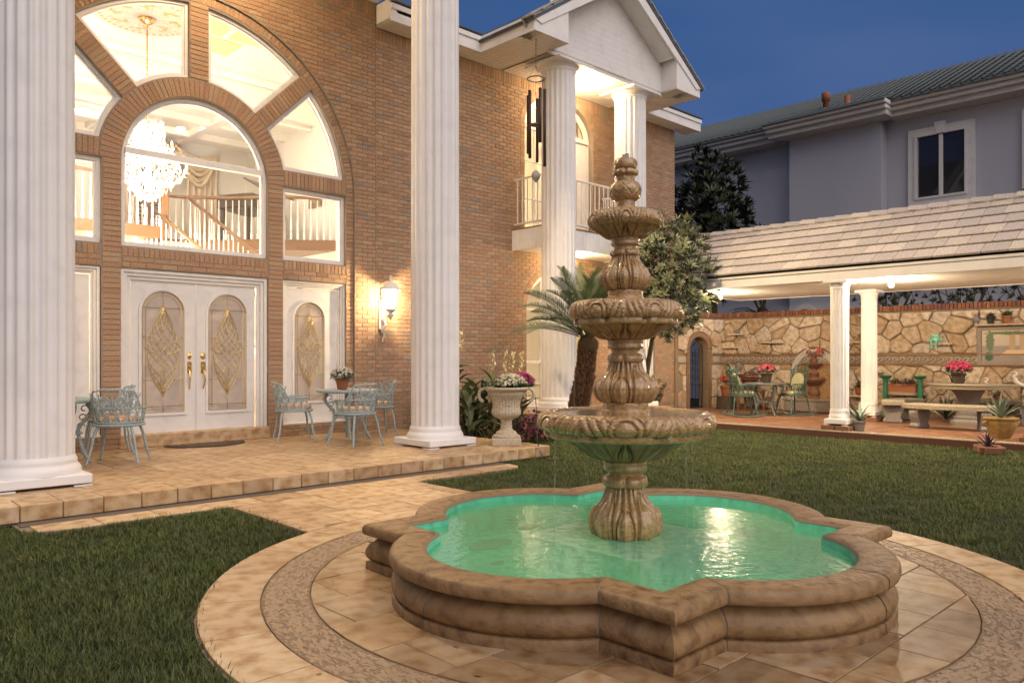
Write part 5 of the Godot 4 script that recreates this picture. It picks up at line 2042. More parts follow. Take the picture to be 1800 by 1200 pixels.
	var wn := ntex(0.018, [[0.0, 0.0], [1.0, 1.0]], 4, 51)
	wn.as_normal_map = true
	wn.bump_strength = 3.0
	wm.normal_texture = wn
	wm.normal_scale = 0.55
	wm.uv1_triplanar = true
	wm.uv1_world_triplanar = true
	wm.uv1_scale = Vector3.ONE * 1.3
	var water := obj("water", ws, wm)
	water.position = FC
	structure(water)
	# ------------------------------------------------ three-tier fountain
	var f := thing("tiered_fountain", "tall three-tier carved stone fountain rising wet from the green pool", "fountain", FC)
	var m := tex(mat(lin(0.52, 0.345, 0.16), 0.2), ntex(0.02, [[0.0, Color(0.62, 0.56, 0.50)], [0.35, Color(0.84, 0.80, 0.74)], [0.7, Color(0.97, 0.95, 0.9)], [1.0, Color(1, 1, 1)]], 6, 66), 2.6, T.h2, 0.5)
	m.clearcoat_enabled = true
	m.clearcoat = 0.7
	m.clearcoat_roughness = 0.08
	var mg := tex(mat(lin(0.38, 0.285, 0.17), 0.4), T.stone, 2.2, T.h1, 0.25)
	mg.clearcoat_enabled = true
	mg.clearcoat = 0.1
	mg.clearcoat_roughness = 0.1
	var leaf := func(u: float, v: float, c: float, w: float, v0: float, vt: float) -> Array: # [inside?, height] of one pointed leaf
		var a := absf(fposmod(u - c + 0.5, 1.0) - 0.5)
		var t := (v - v0) / (vt - v0)
		if t < 0.0 or t > 1.0: return [false, 0.0]
		var hw := w * pow(1.0 - t * t, 0.62) * (0.55 + 0.9 * t * (1.0 - 0.4 * t))
		if hw < 0.004: return [false, 0.0]
		var q := a / hw
		if q < 1.0:
			var rib := 0.75 * exp(-pow(a / 0.02, 2))
			var side := 0.22 * sin((a * 34.0 - t * 7.0))
			return [true, 0.35 + 0.75 * sqrt(1.0 - q * q) - 0.45 * smoothstep(0.25, 0.75, q) * (1.0 - smoothstep(0.75, 0.95, q)) + rib * (1.0 - t) + side * smoothstep(0.15, 0.4, q) * (1.0 - t)]
		if q < 1.0 + 0.045 / hw: return [true, -1.5]
		return [false, 0.0]
	var acanthus := func(th, v, cnt, amp, ph): # two rows of leaves that rise round a baluster, with cords between
		var u := fposmod(th * cnt / TAU + ph, 1.0) - 0.5
		var f1: Array = leaf.call(u, v, 0.0, 0.20, -0.02, 0.60)
		if f1[0]: return amp * (f1[1] + 0.25)
		var f2: Array = leaf.call(u, v, 0.5, 0.27, -0.02, 0.86)
		if f2[0]: return amp * f2[1]
		var a := absf(u)
		var cord := 0.7 * exp(-pow((a - 0.0) / 0.05, 2)) - 0.9 * exp(-pow((a - 0.10) / 0.022, 2)) + 0.35 * exp(-pow((a - 0.19) / 0.05, 2)) - 0.8 * exp(-pow((a - 0.28) / 0.022, 2))
		return amp * cord * (1.0 - smoothstep(0.9, 1.0, v))
	var eggs := func(th, v, cnt, amp, ph): # ovals in rings between slanting leaves
		var u := fposmod(th * cnt / TAU + ph, 1.0) - 0.5
		var edge := smoothstep(0.02, 0.14, v) * (1.0 - smoothstep(0.86, 0.98, v))
		var d := 0.0
		var e := Vector2(u / 0.17, (v - 0.40) / 0.52).length()
		if e < 0.62: d = 0.75 * sqrt(maxf(0, 1.0 - e * e / 0.4))
		elif e < 0.74: d = -0.9
		elif e < 1.02: d = 0.5
		elif e < 1.16: d = -1.0
		else:
			var a := absf(u)
			var q := fposmod((a - 0.17 - 0.16 * v) / 0.105, 1.0)
			d = 0.55 * sin(PI * q) - (0.95 if q < 0.14 else 0.0)
			if a > 0.475: d = -0.6
		return amp * d * edge
	var cups := func(th, v, cnt, amp, ph): # open cup leaves under a bowl
		var u := fposmod(th * cnt / TAU + ph, 1.0) - 0.5
		var a := absf(u)
		var d := 0.0
		var cv := 0.17 + 0.10 * sin(v * 5.2 + 0.4)
		d -= 1.2 * exp(-pow((a - cv) / 0.022, 2))
		d += 0.8 * exp(-pow((a - cv - 0.055) / 0.03, 2))
		d -= 1.0 * exp(-pow((a - cv * 0.55) / 0.02, 2)) * smoothstep(0.15, 0.4, v)
		d -= 0.9 * exp(-pow((a - 0.5) / 0.03, 2))
		d += 0.4 * exp(-pow((a - 0.40) / 0.04, 2))
		return amp * d * smoothstep(0.0, 0.15, v) * (1.0 - smoothstep(0.9, 1.0, v))
	var lobe := func(th, v): return 0.5 * 0.02 * absf(sin(th * 4.0))
	var part := func(called: String, prof: Array, seg: int, disp, mm: Material, step := 0.008):
		var s := new_st()
		lathe(s, fine(smooth2(prof, 4), step), seg, Vector3.ZERO, disp)
		obj(called, s, mm, f)
	# lower baluster
	part.call("baluster", [Vector2(0.128, 0.17), Vector2(0.158, 0.205), Vector2(0.190, 0.245), Vector2(0.204, 0.315), Vector2(0.185, 0.385), Vector2(0.135, 0.45), Vector2(0.110, 0.52), Vector2(0.106, 0.56)], 380, func(th, v): return acanthus.call(th, v, 4.0, 0.0190, 0.077), m, 0.005)
	part.call("scroll_collar", [Vector2(0.106, 0.535), Vector2(0.128, 0.53), Vector2(0.146, 0.55), Vector2(0.14, 0.585), Vector2(0.118, 0.60), Vector2(0.106, 0.61)], 160, func(th, v): return -0.024 * exp(-pow((absf(fposmod(th * 4.0 / TAU + 0.077, 1.0) - 0.5)) / 0.085, 2)), m)
	part.call("neck", [Vector2(0.106, 0.58), Vector2(0.106, 0.622), Vector2(0.128, 0.63), Vector2(0.138, 0.645), Vector2(0.134, 0.668), Vector2(0.14, 0.685), Vector2(0.13, 0.70)], 64, null, m)
	part.call("bowl_underside", [Vector2(0.13, 0.695), Vector2(0.20, 0.72), Vector2(0.29, 0.785), Vector2(0.36, 0.835), Vector2(0.40, 0.85)], 288, func(th, v): return cups.call(th, v, 8.0, 0.0437, 0.653), mg, 0.008)
	part.call("bowl_lip", [Vector2(0.38, 0.85), Vector2(0.49, 0.843), Vector2(0.515, 0.862), Vector2(0.515, 0.89)], 256, func(th, v): return -0.035 * smoothstep(0.35, 0.5, absf(fposmod(th * 8.0 / TAU + 0.653, 1.0) - 0.5)) * v, m)
	part.call("bowl_rim", [Vector2(0.50, 0.884), Vector2(0.525, 0.889), Vector2(0.547, 0.915), Vector2(0.550, 0.945), Vector2(0.535, 0.985), Vector2(0.505, 1.002), Vector2(0.478, 1.0), Vector2(0.47, 0.985)], 384, func(th, v): return eggs.call(th, v * 1.28, 6.0, 0.0150, 0.365), m, 0.006)
	part.call("basin", [Vector2(0.475, 0.99), Vector2(0.40, 0.965), Vector2(0.2, 0.94), Vector2(0.0, 0.935)], 64, null, m)
	# middle
	part.call("base", [Vector2(0.150, 0.96), Vector2(0.150, 1.008), Vector2(0.142, 1.014), Vector2(0.144, 1.052), Vector2(0.132, 1.062)], 64, null, m)
	part.call("baluster", [Vector2(0.122, 1.055), Vector2(0.150, 1.075), Vector2(0.176, 1.12), Vector2(0.178, 1.165), Vector2(0.150, 1.215), Vector2(0.112, 1.255), Vector2(0.096, 1.30), Vector2(0.094, 1.33)], 380, func(th, v): return acanthus.call(th, v, 4.0, 0.0172, 0.17), m, 0.005)
	part.call("scroll_collar", [Vector2(0.092, 1.315), Vector2(0.105, 1.31), Vector2(0.115, 1.325), Vector2(0.112, 1.348), Vector2(0.098, 1.36), Vector2(0.09, 1.365)], 160, func(th, v): return -0.02 * exp(-pow((absf(fposmod(th * 4.0 / TAU + 0.17, 1.0) - 0.5)) / 0.085, 2)), m)
	part.call("neck", [Vector2(0.089, 1.34), Vector2(0.089, 1.388), Vector2(0.106, 1.394), Vector2(0.114, 1.405), Vector2(0.110, 1.425), Vector2(0.114, 1.446), Vector2(0.105, 1.455)], 64, null, m)
	part.call("bowl_underside", [Vector2(0.105, 1.45), Vector2(0.15, 1.462), Vector2(0.22, 1.503), Vector2(0.275, 1.535), Vector2(0.295, 1.548)], 256, func(th, v): return cups.call(th, v, 8.0, 0.0343, 0.653), m, 0.007)
	part.call("bowl_lip", [Vector2(0.27, 1.545), Vector2(0.312, 1.541), Vector2(0.326, 1.553), Vector2(0.325, 1.58)], 256, func(th, v): return -0.028 * smoothstep(0.35, 0.5, absf(fposmod(th * 8.0 / TAU + 0.653, 1.0) - 0.5)) * v, m)
	part.call("bowl_rim", [Vector2(0.315, 1.577), Vector2(0.332, 1.581), Vector2(0.348, 1.605), Vector2(0.348, 1.635), Vector2(0.338, 1.668), Vector2(0.318, 1.69), Vector2(0.300, 1.69), Vector2(0.292, 1.675)], 320, func(th, v): return eggs.call(th, v * 1.28, 6.0, 0.0120, 0.865), m, 0.005)
	part.call("basin", [Vector2(0.296, 1.682), Vector2(0.2, 1.66), Vector2(0.0, 1.655)], 48, null, m)
	# upper
	part.call("base", [Vector2(0.116, 1.66), Vector2(0.116, 1.715), Vector2(0.108, 1.722), Vector2(0.110, 1.755), Vector2(0.10, 1.765)], 64, null, m)
	part.call("baluster", [Vector2(0.095, 1.76), Vector2(0.122, 1.778), Vector2(0.142, 1.82), Vector2(0.141, 1.86), Vector2(0.115, 1.91), Vector2(0.086, 1.95), Vector2(0.077, 1.985), Vector2(0.076, 2.0)], 340, func(th, v): return acanthus.call(th, v, 5.0, 0.0138, 0.25), m, 0.005)
	part.call("scroll_collar", [Vector2(0.074, 1.98), Vector2(0.086, 1.976), Vector2(0.096, 1.988), Vector2(0.092, 2.008), Vector2(0.08, 2.016), Vector2(0.075, 2.02)], 140, func(th, v): return -0.016 * exp(-pow((absf(fposmod(th * 5.0 / TAU + 0.25, 1.0) - 0.5)) / 0.085, 2)), m)
	part.call("neck", [Vector2(0.076, 2.0), Vector2(0.076, 2.036), Vector2(0.086, 2.042), Vector2(0.092, 2.052), Vector2(0.089, 2.068), Vector2(0.092, 2.084), Vector2(0.085, 2.09)], 48, null, m)
	part.call("bowl_underside", [Vector2(0.08, 2.084), Vector2(0.11, 2.095), Vector2(0.15, 2.125), Vector2(0.185, 2.15), Vector2(0.20, 2.158)], 220, func(th, v): return cups.call(th, v, 8.0, 0.0281, 0.653), m, 0.006)
	part.call("bowl_rim", [Vector2(0.19, 2.154), Vector2(0.213, 2.158), Vector2(0.232, 2.18), Vector2(0.234, 2.205), Vector2(0.224, 2.235), Vector2(0.206, 2.252), Vector2(0.19, 2.252), Vector2(0.184, 2.24)], 280, func(th, v): return eggs.call(th, v * 1.28, 6.0, 0.0097, 0.365), m, 0.005)
	part.call("basin", [Vector2(0.187, 2.246), Vector2(0.1, 2.235), Vector2(0.0, 2.232)], 32, null, m)
	# finial
	part.call("finial_neck", [Vector2(0.072, 2.235), Vector2(0.068, 2.26), Vector2(0.061, 2.29), Vector2(0.061, 2.33)], 32, null, m)
	var pine := func(th, v):
		var a := fposmod(th * 7.0 / TAU + v * 1.7, 1.0)
		var b := fposmod(th * 7.0 / TAU - v * 1.7, 1.0)
		var g := minf(minf(a, 1.0 - a), minf(b, 1.0 - b))
		return -0.006 * (1.0 - smoothstep(0.02, 0.08, g)) * sin(PI * clampf(v, 0.02, 0.98))
	part.call("pineapple", [Vector2(0.06, 2.322), Vector2(0.088, 2.34), Vector2(0.102, 2.378), Vector2(0.100, 2.405), Vector2(0.084, 2.434), Vector2(0.062, 2.448)], 200, pine, m, 0.004)
	part.call("leaf_collar", [Vector2(0.058, 2.44), Vector2(0.060, 2.475), Vector2(0.07, 2.482), Vector2(0.082, 2.492), Vector2(0.080, 2.51), Vector2(0.066, 2.522), Vector2(0.05, 2.524)], 128, func(th, v): return -0.014 * smoothstep(0.3, 0.5, absf(fposmod(th * 7.0 / TAU, 1.0) - 0.5)) * smoothstep(0.2, 0.5, v) * (1.0 - smoothstep(0.8, 1.0, v)), m, 0.005)
	part.call("cap", [Vector2(0.052, 2.52), Vector2(0.070, 2.528), Vector2(0.075, 2.555), Vector2(0.066, 2.582), Vector2(0.04, 2.594), Vector2(0.0, 2.596)], 48, null, m)
	var nz := new_st()
	for i in 3: lathe(nz, [Vector2(0.012, 2.59), Vector2(0.012, 2.615 + 0.006 * i), Vector2(0.0, 2.618 + 0.006 * i)], 10, Vector3(-0.016 + 0.016 * i, 0, 0.008 * (i % 2)))
	obj("nozzle", nz, mat(lin(0.2, 0.2, 0.2), 0.3, 0.8), f)
	# water lying in the bowls, and thin threads falling from the rims
	var bw := mat(Color(0.55, 0.50, 0.40, 0.35), 0.04)
	bw.transparency = BaseMaterial3D.TRANSPARENCY_ALPHA
	bw.normal_enabled = true
	bw.normal_texture = wn
	bw.normal_scale = 0.3
	bw.uv1_triplanar = true
	bw.uv1_scale = Vector3.ONE * 2.5
	for e in [[0.476, 0.991], [0.297, 1.684], [0.188, 2.248]]:
		var s := new_st()
		lathe(s, [Vector2(e[0], e[1]), Vector2(0.0, e[1] + 0.001)], 64)
		obj("bowl_water", s, bw, f)
	var th := new_st()
	for e in [[0.515, 0.86, 0.23, 4, 0.3], [0.326, 1.55, 0.99, 2, 0.9]]:
		for i in e[3]:
			var a: float = TAU * (i + rnd(-0.2, 0.2)) / e[3] + e[4]
			var q := Vector3(cos(a) * e[0], 0, sin(a) * e[0])
			tube(th, [q + Vector3(0, e[1], 0), q * 1.01 + Vector3(0, (e[1] + e[2]) / 2, 0), q * 1.02 + Vector3(0, e[2], 0)], 0.005, 0.003, 6, false, false)
	var tm := mat(Color(0.9, 0.92, 0.9, 0.05), 0.1)
	tm.transparency = BaseMaterial3D.TRANSPARENCY_ALPHA
	stuff(obj("water_threads", th, tm, f))
	# dark brown leaves drifting under the surface
	for e in [[-0.75, -0.45, 0.17], [-0.25, -0.62, 0.08], [-1.0, -0.1, 0.05]]:
		var lf := new_st()
		var pl := PackedVector2Array()
		for i in 14: pl.append(Vector2(e[0] + e[2] * cos(TAU * i / 14) * rnd(0.8, 1.2), -e[1] + e[2] * 0.6 * sin(TAU * i / 14) * rnd(0.8, 1.2)))
		slab(lf, pl, Transform3D(UPW, Vector3(0, 0.205, 0)), 0.006, 0.0)
		obj("silt_patch", lf, tex(mat(lin(0.16, 0.12, 0.07), 0.9), T.mottle, 8.0), pool)

# ---------------------------------------------------------------- cast metal chairs and tables
func lattice_chair(called: String, label: String, m: Material, cushion: Material, tall: float, rockers: bool, group: String) -> Node3D:
	# horseshoe back of scrolling loops; the sitter faces +z
	var c := thing(called, label, "chair", Vector3.ZERO, 0.0, group)
	var sy := 0.44
	var at := func(u: float, v: float) -> Vector3: # u -1..1 round from the left arm by the back to the right arm, v 0..1 up
		var a := u * 2.25
		var lean := 0.06 * v * (0.4 + 0.6 * cos(a * 0.5))
		var r := 0.245 + lean
		var y := sy + 0.02 + v * (tall - sy - 0.02)
		return Vector3(r * 1.02 * sin(a), y, -r * 0.98 * cos(a) + 0.0)
	var top := func(u: float) -> float:
		var b := smoothstep(0.30, 0.52, absf(u))
		return lerpf(1.0, 0.52 if tall < 0.9 else 0.40, b)
	var s := new_st()
	var seat := new_st()
	var rim := []
	for i in 28:
		var a := TAU * i / 28
		var k := 0.25
		rim.append(Vector3(k * 1.04 * signf(sin(a)) * pow(absf(sin(a)), 0.85), sy, k * signf(cos(a)) * pow(absf(cos(a)), 0.85)))
	tube(seat, rim, 0.017, -1, 6, true)
	tube(seat, [Vector3(-0.25, sy, 0), Vector3(0.25, sy, 0)], 0.010, -1, 5)
	tube(seat, [Vector3(0, sy, -0.25), Vector3(0, sy, 0.25)], 0.010, -1, 5)
	obj("seat_frame", seat, m, c)
	# bottom rail, arm rail, top rail
	var arm := 0.50 if tall < 0.9 else 0.38
	for v in [0.02, arm]:
		var pts := []
		for i in 29: pts.append(at.call(lerpf(-1, 1, i / 28.0), v))
		if v > 0.1:
			pts.push_front(at.call(-1.0, arm - 0.12) + Vector3(0, 0, 0.035))
			pts.push_front(at.call(-1.0, arm - 0.02) + Vector3(0, 0, 0.065))
			pts.append(at.call(1.0, arm - 0.12) + Vector3(0, 0, 0.035))
			pts.append(at.call(1.0, arm - 0.02) + Vector3(0, 0, 0.065))
		tube(s, pts, 0.0115, -1, 6)
	var tp := []
	for i in 37:
		var u := lerpf(-0.5, 0.5, i / 36.0)
		var crown := 0.035 * cos(u * PI) + 0.012 * absf(sin(u * 2.0 * TAU))
		if tall > 0.9: crown = 0.16 * cos(u * PI) - 0.06
		tp.append(at.call(u, minf(top.call(u), 1.0) + crown / (tall - sy)))
	tp.push_front(at.call(-0.56, arm))
	tp.append(at.call(0.56, arm))
	tube(s, tp, 0.0125, -1, 6)
	# lower row of circles
	for k in 11:
		var uc := lerpf(-0.9, 0.9, k / 10.0)
		var pts := []
		for i in 14:
			var an := TAU * i / 14
			pts.append(at.call(uc + 0.082 * cos(an), arm * 0.5 + arm * 0.47 * sin(an)))
		tube(s, pts, 0.0085, -1, 5, true)
		pts = []
		for i in 9:
			var an := lerpf(0.6, 5.0, i / 8.0)
			pts.append(at.call(uc + 0.045 * cos(an), arm * 0.5 + arm * 0.26 * sin(an)))
		tube(s, pts, 0.006, -1, 4)
	# back: heart shaped loops between ribs
	for k in 5:
		var u := lerpf(-0.46, 0.46, k / 4.0)
		var pts := []
		for i in 7: pts.append(at.call(u * lerpf(0.8, 1.0, i / 6.0), lerpf(arm, 1.0, i / 6.0)))
		tube(s, pts, 0.0095, -1, 5)
	for k in 4:
		var uc := lerpf(-0.35, 0.35, k / 3.0)
		for row in (1 if tall < 0.9 else 3):
			var lo := arm + (1.0 - arm) * row / (1.0 if tall < 0.9 else 3.0)
			var hi := arm + (1.0 - arm) * (row + 1) / (1.0 if tall < 0.9 else 3.0)
			for sd in [-1, 1]:
				var pts := []
				for i in 11:
					var t := i / 10.0
					pts.append(at.call(uc + sd * 0.085 * sin(PI * pow(t, 0.7)) , lerpf(lo + 0.02, hi - 0.10 * (hi - lo), t) - 0.12 * (hi - lo) * smoothstep(0.75, 1.0, t)))
				tube(s, pts, 0.0085, -1, 5)
			var pts2 := []
			for i in 9:
				var an := TAU * i / 9
				pts2.append(at.call(uc + 0.035 * cos(an), lerpf(lo, hi, 0.42) + 0.2 * (hi - lo) * sin(an)))
			tube(s, pts2, 0.006, -1, 4, true)
	obj("back_lattice", s, m, c)
	for e in [[-1, 1], [1, 1], [-1, -1], [1, -1]]:
		var l := new_st()
		var p0 := Vector3(e[0] * 0.17, sy - 0.01, e[1] * 0.18)
		var p3 := Vector3(e[0] * 0.27, 0.0 if not rockers else 0.05, e[1] * 0.27)
		tube(l, curve([p0, Vector3(e[0] * 0.205, sy - 0.12, e[1] * 0.21), Vector3(e[0] * 0.232, 0.16, e[1] * 0.228), p3], 5), 0.018, 0.012, 7)
		obj("leg", l, m, c)
	if rockers:
		for sd in [-1, 1]:
			var l := new_st()
			tube(l, curve([Vector3(sd * 0.27, 0.07, -0.40), Vector3(sd * 0.27, 0.02, -0.1), Vector3(sd * 0.27, 0.02, 0.2), Vector3(sd * 0.27, 0.07, 0.42)], 5), 0.018, -1, 6)
			obj("rocker", l, m, c)
	var q := new_st()
	var cp := smooth2([Vector2(0.0, sy + 0.012), Vector2(0.20, sy + 0.012), Vector2(0.235, sy + 0.03), Vector2(0.235, sy + 0.062), Vector2(0.20, sy + 0.085), Vector2(0.06, sy + 0.088), Vector2(0.0, sy + 0.08)], 3)
	lathe(q, cp, 32)
	obj("cushion", q, cushion, c)
	return c

func round_table(called: String, label: String, m: Material, at: Vector3, turn: float, r: float, h: float, group := "") -> Node3D:
	var t := thing(called, label, "table", at, turn, group)
	var s := new_st()
	lathe(s, smooth2([Vector2(r - 0.03, h - 0.045), Vector2(r - 0.005, h - 0.035), Vector2(r, h - 0.015), Vector2(r - 0.008, h), Vector2(r - 0.05, h - 0.004)], 3), 56)
	lathe(s, [Vector2(r - 0.05, h - 0.004), Vector2(0, h - 0.004)], 56)
	lathe(s, [Vector2(0, h - 0.03), Vector2(r - 0.03, h - 0.045)], 56)
	obj("table_top", s, m, t)
	for i in 4:
		var a := TAU * (i + 0.5) / 4
		var d := Vector3(cos(a), 0, sin(a))
		var l := new_st()
		tube(l, curve([d * 0.30 * r / 0.45 + Vector3(0, h - 0.05, 0), d * 0.33 * r / 0.45 + Vector3(0, h - 0.16, 0), d * 0.20 + Vector3(0, h - 0.34, 0), d * 0.22 + Vector3(0, h - 0.50, 0), d * 0.27 + Vector3(0, 0.1, 0), d * 0.33 + Vector3(0, 0.012, 0)], 5), 0.026, 0.017, 8)
		for k in 3:
			var pts := []
			for j in 10:
				var an := lerpf(0, 5.2, j / 9.0)
				var rr := 0.05 * (1.0 - j / 14.0)
				pts.append(d * (0.26 - 0.02 * k + rr * cos(an)) + Vector3(0, h - 0.12 - 0.10 * k + rr * sin(an), 0))
			tube(l, pts, 0.008, -1, 5)
		obj("leg", l, m, t)
	var br := new_st()
	var rp := []
	for i in 24: rp.append(Vector3(0.22 * cos(TAU * i / 24), h - 0.40, 0.22 * sin(TAU * i / 24)))
	tube(br, rp, 0.009, -1, 5, true)
	obj("brace", br, m, t)
	return t

# ---------------------------------------------------------------- plants
func leaf_strip(len: float, w: float, droop: float, n := 4, fold := 0.15) -> ArrayMesh: # grows towards +z, droops
	var s := new_st(true)
	var prev := []
	for i in n + 1:
		var t := float(i) / n
		var z := len * (t - 0.12 * droop * t * t)
		var y := len * (0.25 * t - droop * t * t * 0.5)
		var ww := w * sin(PI * clampf(0.12 + 0.88 * t, 0, 1)) * (1.0 if t < 0.99 else 0.0)
		var row := [Vector3(-ww, y + ww * fold, z), Vector3(0, y, z), Vector3(ww, y + ww * fold, z)]
		if i > 0:
			quad(s, prev[1], prev[0], row[0], row[1])
			quad(s, prev[2], prev[1], row[1], row[2])
		prev = row
	return mesh_of(s)

func rosette(n: int, len: float, w: float, up: float, droop: float) -> ArrayMesh: # a whorl of long leaves
	var s := new_st(true)
	for i in n:
		var l := leaf_strip(len * rnd(0.7, 1.1), w * rnd(0.8, 1.1), droop * rnd(0.6, 1.4), 3)
		s.append_from(l, 0, Transform3D(Basis(Vector3.UP, TAU * (i + rnd(-0.3, 0.3)) / n) * Basis(Vector3.RIGHT, -up * rnd(0.4, 1.3)), Vector3(0, rnd(-0.02, 0.02), 0)))
	return s.commit()

func petal_head(n: int, r: float) -> ArrayMesh: # small pompon flower
	var s := new_st(false)
	for ring in 3:
		for i in n:
			var a := TAU * (i + 0.5 * ring) / n
			var d := Vector3(cos(a), 0, sin(a))
			var sd := Vector3(-d.z, 0, d.x) * r * 0.26
			var k: float = [1.0, 0.75, 0.45][ring]
			var y: float = [0.0, 0.25, 0.45][ring] * r
			quad(s, d * r * 0.12 + Vector3(0, y, 0), d * r * 0.6 * k - sd * k + Vector3(0, y + r * 0.12, 0), d * r * k + Vector3(0, y + r * (0.05 + 0.35 * ring * 0.5), 0), d * r * 0.6 * k + sd * k + Vector3(0, y + r * 0.12, 0))
	return mesh_of(s)

func plant_pot(parent: Node, r: float, h: float, m: Material) -> void:
	var s := new_st()
	lathe(s, [Vector2(0.0, 0.002), Vector2(r * 0.66, 0.002), Vector2(r * 0.68, 0.008), Vector2(r * 0.9, h * 0.76)], 28)
	lathe(s, [Vector2(r * 0.9, h * 0.75), Vector2(r, h * 0.755), Vector2(r * 1.02, h * 0.98), Vector2(r, h), Vector2(r * 0.9, h), Vector2(r * 0.88, h * 0.9)], 28)
	obj("pot", s, m, parent)
	var e := new_st()
	lathe(e, [Vector2(r * 0.89, h * 0.9), Vector2(0, h * 0.92)], 20)
	obj("soil", e, K.soil, parent)

func mum(parent: Node, at: Vector3, r: float, tint: Color, tint2: Color, heads: int) -> void: # dome of chrysanthemums
	var leaf := leaf_strip(0.05, 0.014, 0.6, 2)
	var xf := []
	var col := []
	for i in heads:
		var y := sqrt(R.randf())
		var a := rnd(0, TAU)
		var d := Vector3(cos(a) * sqrt(1 - y * y * 0.98), y, sin(a) * sqrt(1 - y * y * 0.98))
		var p := at + Vector3(d.x * r, d.y * r * 0.72, d.z * r) * rnd(0.9, 1.04)
		var b := Basis(Quaternion(Vector3.UP, (d + Vector3(rnd(-0.3, 0.3), 0.2, rnd(-0.3, 0.3))).normalized())) * Basis(Vector3.UP, rnd(0, TAU))
		xf.append(Transform3D(b.scaled(Vector3.ONE * rnd(0.8, 1.2)), p))
		col.append(tint.lerp(tint2, R.randf()) * rnd(0.8, 1.1))
	many("blossoms", K.pompon, K.petal, xf, col, parent)
	xf = []
	col = []
	for i in heads * 3:
		var a := rnd(0, TAU)
		var y := rnd(-0.25, 0.85)
		var rr := r * sqrt(maxf(0.05, 1 - y * y)) * rnd(0.6, 0.97)
		xf.append(Transform3D(Basis(Vector3.UP, -a + PI / 2) * Basis(Vector3.RIGHT, rnd(-0.6, 0.6)), at + Vector3(cos(a) * rr, y * r * 0.7, sin(a) * rr)))
		col.append(Color(0.045, 0.075, 0.025) * rnd(0.6, 1.5))
	many("foliage", leaf, K.leaf, xf, col, parent)

